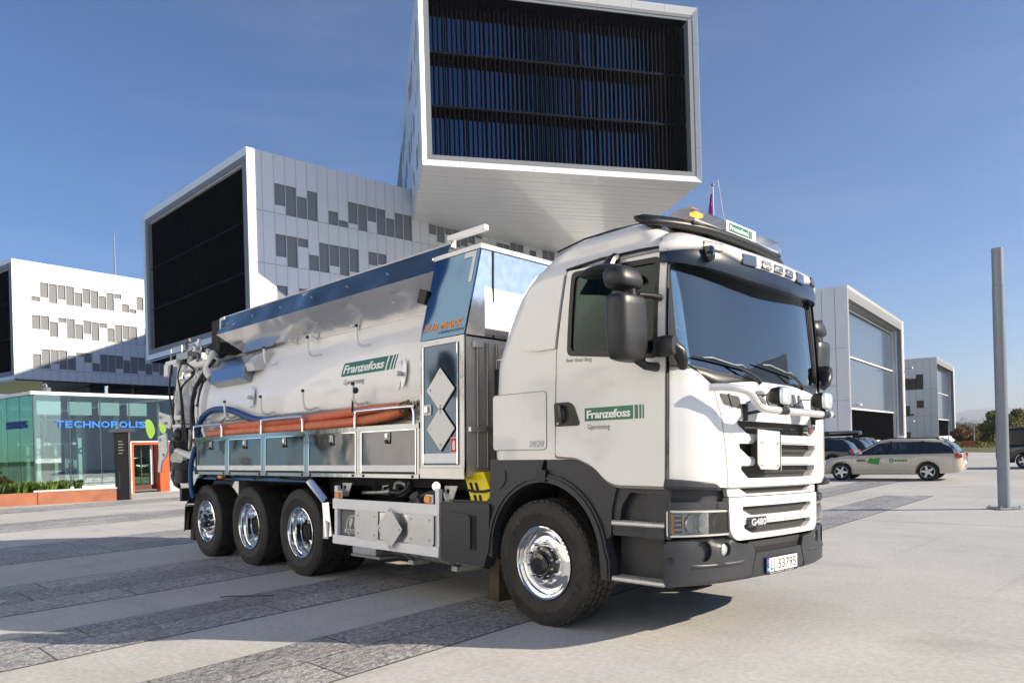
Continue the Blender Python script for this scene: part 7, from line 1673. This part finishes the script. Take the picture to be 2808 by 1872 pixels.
# ================================================================ cars
CGL = glass_mat('car_glass', (.10,.13,.13), 1.5, base=.08)
TIRE = mat('car_tyre', (.015,.015,.015), .8)
RIMA = mat('alloy_wheel', (.55,.56,.58), .28, metal=.9)
def carpaint(nm, c): return mat(nm, c, .28, coat=1, spec=.5)
def car(name, label, cat, loc, rot, col, L=4.85, W=1.82, H=1.50, kind='estate', group=None, rails=True, rimr=.23, R=.325):
    """x forward, origin on the ground under the middle"""
    root = bpy.data.objects.new(name, None); COL.objects.link(root); tag(root, label, cat, group)
    pm = carpaint('car_paint_'+'_'.join('%02d'%int(v*99) for v in col), col)
    k = L/4.85; hw0 = W/2
    xw = (1.47*k, -1.38*k)
    van = kind == 'van'
    belt = .94 if not van else 1.05
    top = [(-2.42,.78),(-2.38,belt-.03),(-2.2,belt+.03),(-1.0,belt+.02),(.6,belt),(1.02,belt-.01),(1.6,belt-.09),(2.1,belt-.19),(2.33,belt-.29),(2.42,belt-.40)]
    bot = [(-2.42,.42),(-2.36,.33),(-2.2,.27),(-1,.22),(1,.22),(2.1,.24),(2.36,.30),(2.42,.38)]
    wid = [(-2.42,.70),(-2.34,.82),(-2.15,.95),(-1.5,.99),(-.4,1),(1.0,.99),(1.7,.95),(2.1,.86),(2.3,.72),(2.42,.50)]
    xs = sorted(set([-2.42,-2.40,-2.36,-2.3,-2.2,-2.0,2.42,2.40,2.36,2.3,2.2,2.08]+[i*.2 for i in range(-9,10)]+[xx/k+d for xx in xw for d in (-.375,-.37,-.34,-.3,-.22,-.12,0,.12,.22,.3,.34,.37,.375)]))
    loops = []
    for x in xs:
        zt, zb, wd = interp(x, top), interp(x, bot), interp(x, wid)*hw0
        za = zb
        for xx in xw:
            d = x*k-xx
            if abs(d) < .37: za = max(za, sqrt(.37**2-d*d)+R-.02)
        za = min(za, zt-.12)
        zs_ = [za, za+(zt-za)*.12, za+(zt-za)*.45, za+(zt-za)*.72, za+(zt-za)*.90, zt-.005, zt+.012, zt+.02]
        ys = [wd*.93, wd*.99, wd*1.0, wd*.985, wd*.955, wd*.90, wd*.78, 0]
        half = list(zip(ys, zs_))
        loops.append([(x*k, y, z) for y, z in half] + [(x*k, -y, z) for y, z in half[-2::-1]])
    MB().loft(loops).build('body', pm, root, smooth=42)
    # greenhouse
    if van: G = [(-2.34,.0,.02),(-2.28,H-belt-.12,.06),(-2.15,H-belt-.02,.09),(-1,H-belt,.10),(.7,H-belt-.02,.11),(1.0,H-belt-.16,.12),(1.65,.0,.06)]
    elif kind == 'estate': G = [(-2.32,.0,.02),(-2.12,.26,.14),(-1.88,H-belt-.09,.24),(-1.2,H-belt-.02,.26),(-.2,H-belt,.27),(.25,H-belt-.06,.27),(.62,.27,.17),(1.12,.0,.04)]
    else: G = [(-2.25,.0,.02),(-2.02,.30,.14),(-1.75,H-belt-.06,.24),(-.6,H-belt,.27),(.15,H-belt-.05,.27),(.62,.27,.17),(1.15,.0,.04)]
    def gsec(x, inset=0., lift=0.):
        h_ = interp(x, [(a,b) for a,b,c in G]); i_ = interp(x, [(a,c) for a,b,c in G]); wd = interp(x, wid)*hw0*.93
        zb = interp(x, top)-.01
        return wd, i_, zb, h_
    gx = [-2.32,-2.25,-2.12,-2.0,-1.88,-1.6,-1.2,-.7,-.2,.05,.25,.45,.62,.8,.97,1.12] if not van else [-2.33,-2.28,-2.15,-1.5,-1,-.3,.3,.7,.85,1.0,1.3,1.6]
    if kind == 'hatch': gx = [-2.24,-2.15,-2.02,-1.9,-1.75,-1.2,-.6,-.2,.15,.4,.62,.85,1.13]
    gl = []
    for x in gx:
        wd, i_, zb, h_ = gsec(x); h_ = max(h_, .003); t = [(wd,0),(wd-i_*.45,h_*.45),(wd-i_*.85,h_*.82),(wd-i_*1.05,h_*.95),(wd-i_*1.5,h_*.995),(0,h_)]
        half = [(y, zb+z) for y, z in t]; gl.append([(x*k, y, z) for y, z in half]+[(x*k, -y, z) for y, z in half[-2::-1]])
    MB().loft(gl).build('window_glass', mat('van_glass',(.008,.009,.012),.18,spec=.4) if van else CGL, root, smooth=42)
    # dark cabin filler
    MB().lohi((-1.7*k,-hw0*.6,.6),(.3*k,hw0*.6,belt+.12)).build('cabin_interior', SEAT, root, smooth=0)
    for sx in (-.9,.05): 
        for sy in (-.36,.36): MB().box((sx*k,sy,belt+.15),(.12,.42,.42)).build('seat', SEAT, root, bevel=.04)
    # roof skin
    rl = []
    rx = [x for x in gx if (x >= (-1.9 if kind=='estate' else (-1.76 if kind=='hatch' else -2.2)) and x <= (.26 if not van else .72))]
    for x in rx:
        wd, i_, zb, h_ = gsec(x); t = [(wd-i_*.80,h_*.80),(wd-i_*1.05,h_*.955+.008),(wd-i_*1.5,h_+.012),(0,h_+.018)]
        half = [(y, zb+z) for y, z in t]; rl.append([(x*k, y, z) for y, z in half]+[(x*k, -y, z) for y, z in half[-2::-1]])
    MB().loft(rl, closed=False, cap=False).build('roof', pm, root, smooth=42)
    # pillars
    def pillar(xa, xb, wdt, nm, m):
        for sg in (-1,1):
            mb = MB(); P = []
            for (x, f_) in ((xa,0),(xb,1)):
                for dx in (-wdt/2, wdt/2):
                    wd, i_, zb, h_ = gsec(xb if f_ else xa)
                    if not f_: P.append((x*k+dx, sg*(wd+.008), zb))
                    else: P.append((x*k+dx, sg*(wd-i_*.85+.008), zb+h_*.84))
            wd, i_, zb, h_ = gsec(xa); 
            mb.add([P[0],P[1],P[3],P[2]]+[(p[0],p[1]-sg*.03,p[2]) for p in (P[0],P[1],P[3],P[2])], [(0,1,2,3),(4,5,6,7),(0,1,5,4),(1,2,6,5),(2,3,7,6),(3,0,4,7)])
            mb.build(nm, m, root, smooth=0)
    pillar(.98, .22 if not van else .75, .07, 'windscreen_pillar', pm); pillar(-.12, -.2, .08, 'centre_pillar', BLACK); pillar(-1.15, -1.22, .10, 'rear_pillar', BLACK if kind!='hatch' else pm)
    pillar(-2.22, -1.86 if kind=='estate' else (-1.76 if kind=='hatch' else -2.1), .16, 'tailgate_pillar', pm)
    # wheels
    for xx in xw:
        for sg in (-1,1):
            wh = MB().lathe([(rimr,.01),(R-.04,0),(R-.01,.02),(R,.05),(R,.17),(R-.02,.2),(rimr,.2)], (0,0,0), 'y', 32).build('wheel', TIRE, None)
            wh.parent = root; wh.location = (xx, sg*(hw0-.015), R-.005); wh.rotation_euler = (0, random.uniform(0,1), 0 if sg < 0 else pi)
            rm = MB().lathe([(rimr+.003,.012),(rimr-.01,.0),(rimr-.025,.01),(rimr-.03,.06)], (0,0,0), 'y', 28)
            for q in range(5):
                a = q*2*pi/5; P = []
                for (rr, ww, yy) in ((.03,.045,.012),(rimr-.02,.030,.004)):
                    for s_ in (-1,1): P.append((rr*cos(a)-s_*ww*sin(a), yy, rr*sin(a)+s_*ww*cos(a)))
                rm.add(P+[(p[0],p[1]+.02,p[2]) for p in P], [(0,1,3,2),(4,5,7,6),(0,2,6,4),(1,3,7,5)])
            rm.lathe([(.055,.02),(.05,.004),(.002,.002)], (0,0,0), 'y', 14)
            r_ = rm.build('rim', RIMA, None); r_.parent = wh
            d_ = MB().lathe([(rimr-.01,.07),(.002,.07)], (0,0,0), 'y', 20).build('brake_disc', SHADOWB, None); d_.parent = wh
    # lamps, mirrors, bumpers, plate
    for sg in (-1,1):
        MB().loft([[(-2.36*k+dx, sg*y, z) for y, z in ((hw0*.60,.80),(hw0*.94,.80),(hw0*.95,.93),(hw0*.72,.93))] for dx in (-.045,.13)]).build('tail_lamp', REDL, root, smooth=30)
        MB().loft([[(2.06*k+dx, sg*y, z) for y, z in ((hw0*.55-dx*.6,.60),(hw0*.88-dx*.6,.60),(hw0*.86-dx*.6,.72),(hw0*.60-dx*.6,.71))] for dx in (-.05,.20)]).build('headlamp', LENS, root, smooth=30)
        MB().ball((.78*k, sg*(hw0+.08), belt+.07), .09, 12, (.75,1,.75)).build('door_mirror', pm, root)
        for xh in (.15,-.85): MB().box((xh*k, sg*(hw0*.985), belt-.10), (.20,.03,.025)).build('door_handle', pm, root, bevel=.006)
        if rails and not van: MB().tube([(-1.75*k,sg*hw0*.70,H-.06),(-1.6*k,sg*hw0*.70,H-.0),(-.2*k,sg*hw0*.70,H+.02),(.15*k,sg*hw0*.70,H-.03)], .018, 6).build('roof_rail', BLACK, root)
        MB().box((-0*k, sg*(hw0*.975), .30), (2.0*k,.03,.05)).build('sill', BLACK if sum(col)<.3 else pm, root, smooth=0)
    MB().box((-2.425*k,0,.62),(.02,.52,.11)).build('number_plate', LOGOW, root, smooth=0)
    MB().tube([(-.3*k,-hw0*.999,.25),(-.3*k,-hw0*.999,.26)], .01, 4).build('jack_point', BLACK, root)
    root.location = loc; root.rotation_euler = (0,0,rot)
    return root
random.seed(31)
# taxi: side wheels observed at (-6.69,22.29) front and (-3.92,21.63) rear, driving to the left
ta = atan2(22.29-21.63, -6.69+3.92)
ta = radians(188); TAXI = Vector((-5.24,21.95,0)) + Vector((sin(ta),-cos(ta),0))*(-.86)
tx = car('taxi_estate', 'cream estate taxi with green lettering driving past beyond the truck', 'taxi', (TAXI.x,TAXI.y,0), ta, (.58,.52,.42), L=4.80, kind='estate'); tx.scale = (.92,.90,.90)
def local_build(mb, nm, m, root, **k):
    o = mb.build(nm, m, None, **k); o.parent = root; return o
hw = .912
for side in (1,-1):
    sfn = (lambda a,b,q: (a, hw+q, b)) if side == 1 else (lambda a,b,q: (-a, -hw-q, b))
    GRT = mat('taxi_green', (.02,.30,.06), .5); DKT = mat('taxi_dark', (.06,.06,.06), .5)
local_build(MB().lohi((-.55,-.14,1.50),(-.30,.14,1.60)), 'roof_sign', LOGOW, tx, bevel=.03)
# camera sees the car's left side (towards -y of the world): that is local +y or -y depending on heading
vs = 1 if (Matrix.Rotation(ta,3,'Z') @ Vector((0,1,0))).dot(Vector((0,-1,0))) > 0 else -1
fxl = lambda a,b,q: (-vs*a, vs*(hw+q), b) if True else None
def txa(P, nm, m): local_build(patch(P, lambda u,v,q: (-u, vs*(hw-.004+q), v), .012, .01, (), .2), nm, m, tx, smooth=0)
txa([(-.55,.66),(-.42,.62),(-.18,.58),(-.12,.84),(-.32,.80),(-.46,.84),(-.52,.74)], 'green_leaf_graphic', GRT)
txa([(-.92,.70),(-.60,.70),(-.60,.73),(-.92,.73)], 'graphic_bar', DKT); txa([(-.90,.75),(-.62,.75),(-.62,.775),(-.90,.775)], 'graphic_bar', DKT)
txa([(.24+.065*cos(a*pi/8),.73+.075*sin(a*pi/8)) for a in range(16)], 'ring_graphic', GRT); txa([(.24+.04*cos(a*pi/8),.73+.05*sin(a*pi/8)) for a in range(16)], 'ring_centre', MATS['car_paint_61_57_48'] if 'car_paint_61_57_48' in MATS else LOGOW)
for k_ in range(5): txa([(.34+k_*.085,.695),(.405+k_*.085,.695),(.405+k_*.085,.765),(.34+k_*.085,.765)], 'letter_block', GRT)
def towards(a): return radians(a)
# parked cars: noses towards the wing, tails to the square
pk = [((-11.9,30.1),'estate',(.008,.010,.014),'black estate car parked nearest to the truck, with five spoke wheels','black'),
      ((-12.6,33.6),'estate',(.010,.012,.02),'dark estate car carrying the black roof box','box'),
      ((-13.6,36.9),'estate',(.06,.07,.08),'grey car parked between the car with the roof box and the white hatchback','grey'),
      ((-14.3,40.5),'hatch',(.70,.70,.70),'white hatchback at the far end of the parked row','white')]
for (x, y), kd, c, lb, nm in pk:
    cc = car('parked_car', lb, 'car', (x,y,0), radians(190), c, L=4.6 if kd=='estate' else 4.0, H=1.5, kind=kd, group='cars parked beside the office wing'); cc.scale = (.92,.92,.92)
    if nm == 'box':
        local_build(MB().loft([[(x_, s_*.40*math.copysign(abs(cos(a))**.6,cos(a)), 1.76+s_*.15*math.copysign(abs(sin(a))**.6,sin(a))) for a in [2*pi*i/16 for i in range(16)]] for x_, s_ in ((-1.85,.45),(-1.75,.85),(-1.3,1),(.1,1),(.5,.7),(.62,.35))]), 'roof_box', GLOSSB, cc)
        for x_ in (-1.2,-.1): local_build(MB().tube([(x_,-.66,1.47),(x_,-.64,1.56),(x_,.64,1.56),(x_,.66,1.47)], .02, 6), 'roof_bar', BLACK, cc)
vn = car('parked_van', 'black passenger van cut off by the right edge, behind the grey steel column', 'van', (-2.0,31.1,0), radians(10), (.008,.008,.012), L=5.0, W=1.9, H=1.80, kind='van', rimr=.22, R=.33); vn.scale = (.92,.92,.90)
# ================================================================ flag pole with a furled purple flag
fpp = Vector((-20.5,36.5,0)); fl = empty('flag_pole', tuple(fpp), 'white flag pole with a limp purple and white flag rising behind the truck cab', 'flag pole')
MB().cyl(tuple(fpp), tuple(fpp+Vector((0,0,FPH:=17.2))), .075, .04, 12).build('pole', mat('pole_white',(.62,.63,.64),.4), fl)
MB().ball(tuple(fpp+Vector((0,0,FPH+.06))), .10, 10).build('finial', BRASS, fl)
L = []
for i in range(16):
    z_ = FPH-.5-3.6*i/15; wdt = .10+.34*(i/15)**.7; L.append([tuple(fpp+Vector((0,0,z_))+(-rt)*(.05+wdt*j/5)+fw*(.07*sin(j*2.2+i*.5))) for j in range(6)])
FLM = mat('flag_purple', (.38,.03,.30), .8); fm_ = MB().loft(L, closed=False, cap=False); ff = fm_.build('flag', FLM, fl, smooth=60); sm = ff.modifiers.new('solid','SOLIDIFY'); sm.thickness = .01
# ================================================================ shore vegetation, lawn, fence bits
random.seed(77)
def cd2(px, D): v = cdir(px, D); return Vector((v.x, v.y, 0))
gm = MB()
for i in range(2600):
    px_ = random.uniform(2400, 2830); D = random.uniform(74, 118); v = cd2(px_, D)
    for j in range(3): blade(gm, v+Vector((random.uniform(-.3,.3),random.uniform(-.3,.3),0)), random.uniform(.15,.5)*(1 if D > 84 else .35), .12, random.uniform(0,6.3), .12)
tag(gm.build('shore_grass', mat('dry_grass',(.20,.19,.06),.9,var=.5,vscale=.4), smooth=0), 'pale dry grass between the plaza edge and the fjord', 'grass', kind='stuff')
def leafcloud(mb, c, r, n, s=.12, sc=(1,1,1)):
    for i in range(n):
        d = Vector((random.gauss(0,1),random.gauss(0,1),random.gauss(0,1))).normalized(); q = c+Vector((d.x*sc[0],d.y*sc[1],d.z*sc[2]))*r*random.uniform(.35,1.05)
        a = Vector((random.gauss(0,1),random.gauss(0,1),random.gauss(0,1))).normalized(); b = a.orthogonal().normalized(); a *= s*random.uniform(.6,1.3); b *= s*random.uniform(.5,1)
        mb.add([tuple(q-a), tuple(q+b), tuple(q+a), tuple(q-b)], [(0,1,2,3)])
def shore_tree(px_, D, H, Wd, col, lab, nm='shore_tree'):
    v = cd2(px_, D); t = empty(nm, tuple(v), lab, 'tree' if nm=='shore_tree' else 'bush')
    MB().tube([tuple(v), tuple(v+Vector((.1,0,H*.4))), tuple(v+Vector((0,.1,H*.75)))], [.16*H/5,.10*H/5,.04], 7).build('trunk', MATS['bark'], t)
    br = MB()
    for k in range(5): a = random.uniform(0,6.3); br.tube([tuple(v+Vector((0,0,H*.3))), tuple(v+Vector((cos(a)*Wd*.3,sin(a)*Wd*.3,H*.6))), tuple(v+Vector((cos(a)*Wd*.4,sin(a)*Wd*.4,H*.8)))], [.05,.035,.01], 5)
    br.build('limbs', MATS['bark'], t)
    mb = MB()
    for k in range(13):
        a = random.uniform(0,6.3); rr_ = Wd*.5*random.uniform(.1,.85); zz = H*random.uniform(.28,.9); fac = 1-.5*abs(zz/H-.5)
        leafcloud(mb, v+Vector((cos(a)*rr_*fac,sin(a)*rr_*fac,zz)), Wd*random.uniform(.14,.25), 240, .16, (1,1,.8))
    mb.build('crown', col, t, smooth=0)
LF1 = mat('autumn_green', (.13,.15,.035), .8, var=.6, vscale=.5); LF2 = mat('autumn_olive', (.20,.18,.05), .8, var=.5, vscale=.5); LF3 = mat('bush_rust', (.20,.12,.07), .85, var=.5, vscale=.5)
shore_tree(2722, 96, 4.4, 3.2, LF1, 'green shore tree just left of the grey steel column')
shore_tree(2790, 94, 4.2, 3.6, LF2, 'olive autumn tree right of the grey steel column above the van')
shore_tree(2838, 96, 4.2, 4.0, LF1, 'green shore tree at the right edge of the picture')
shore_tree(2640, 100, 2.4, 3.0, LF3, 'rusty brown bush by the water, left of the green shore tree', 'shore_bush')
shore_tree(2668, 104, 1.9, 5.0, LF2, 'low olive bush between the brown bush and the green tree', 'shore_bush')
shore_tree(2695, 106, 1.7, 4.0, LF1, 'low green bush at the foot of the green shore tree', 'shore_bush')
bz = cd2(2654, 80); MB().box((bz.x,bz.y,.3),(1.2,1.0,.6),(0,0,.4)).build('orange_utility_box', mat('rust_orange',(.45,.12,.05),.7), None, smooth=0, label='small rust orange box standing on the shore grass', category='box')
for px_ in (2602, 2672): 
    v = cd2(px_, 88); tag(MB().cyl(tuple(v), tuple(v+Vector((0,0,2.2))), .05, seg=6).build('marker_post', mat('post_pale',(.5,.52,.5),.6)), 'thin pale marker post by the water beside the '+('office wing' if px_ < 2650 else 'rusty bush'), 'post')
# twig lying on the paving
tag(MB().tube([(-3.45,-2.45,.012),(-3.35,-2.35,.02),(-3.2,-2.3,.03),(-3.05,-2.05,.015)], .006, 5).build('twig', MATS['bark']), 'dark thin twig lying on the paving left of the rear wheels', 'twig')
# out of frame, behind and beside the photographer: mirrored trees and a building, two pale blocks added for bounce light
def offblock(x, y, a, wd, dp, h, m, lab):
    b = empty('offframe_building', (x,y,0), lab, 'building'); R_ = Matrix.Translation((x,y,0)) @ Matrix.Rotation(radians(a),4,'Z')
    MB().lohi((-wd/2,-dp/2,0),(wd/2,dp/2,h)).xf(R_).build('wall', m, b, smooth=0)
    for fl_ in range(int(h/3.7)):
        for k in range(int(wd/2.4)): 
            if (k*7+fl_*3) % 5 == 0: MB().lohi((-wd/2+.5+k*2.4,-dp/2-.03,1+fl_*3.7),(-wd/2+2.1+k*2.4,-dp/2-.01,3+fl_*3.7)).xf(R_).build('window', WINDK, b, smooth=0)
offblock(-20,-38,123.5,44,20,24,mat('bounce_white_facade',(.84,.83,.81),.6),'pale block added out of frame on the left to bounce sun onto the truck')  # unseen block added to bounce sunlight onto the truck's shaded side
offblock(34,58,60,44,14,10,PANEL,'pale office building outside the picture to the right')
random.seed(15)
for k in range(7):
    x_, y_ = -36+k*4.2+random.uniform(-1,1), -6.5-k*4.2+random.uniform(-1,1); H = random.uniform(5.5,7.5); t = empty('square_tree', (x_,y_,0), 'leafy tree in a row along the square, outside the picture to the left', 'tree', 'trees along the square outside the frame')
    MB().tube([(x_,y_,0),(x_,y_,H*.7)], [.14,.06], 7).build('trunk', MATS['bark'], t); mb = MB()
    for q in range(9): leafcloud(mb, Vector((x_+random.uniform(-1.2,1.2),y_+random.uniform(-1.2,1.2),H*random.uniform(.42,.9))), 1.1, 90, .28)
    mb.build('crown', LF1, t, smooth=0)

offblock(8,-38,180,56,16,28,MATS['bounce_white_facade'],'tall pale block added behind the camera to bounce sun onto the truck')  # second unseen block, added for more bounce on the near side
# air over the fjord: far hills fade
hz_ = MB().lohi((-9400,-300,-4),(6200,9900,345)); HZ = bpy.data.materials.new('haze_air'); HZ.use_nodes = True
n, l = HZ.node_tree.nodes, HZ.node_tree.links; n.clear(); o_ = n.new('ShaderNodeOutputMaterial'); v_ = n.new('ShaderNodeVolumePrincipled')
v_.inputs['Color'].default_value = (.86,.89,.95,1); v_.inputs['Density'].default_value = .00017; v_.inputs['Anisotropy'].default_value = 0.3
l.new(v_.outputs[0], o_.inputs['Volume']); hzo = hz_.build('haze', HZ, smooth=0); tag(hzo, 'pale haze over the fjord', 'haze', kind='stuff')
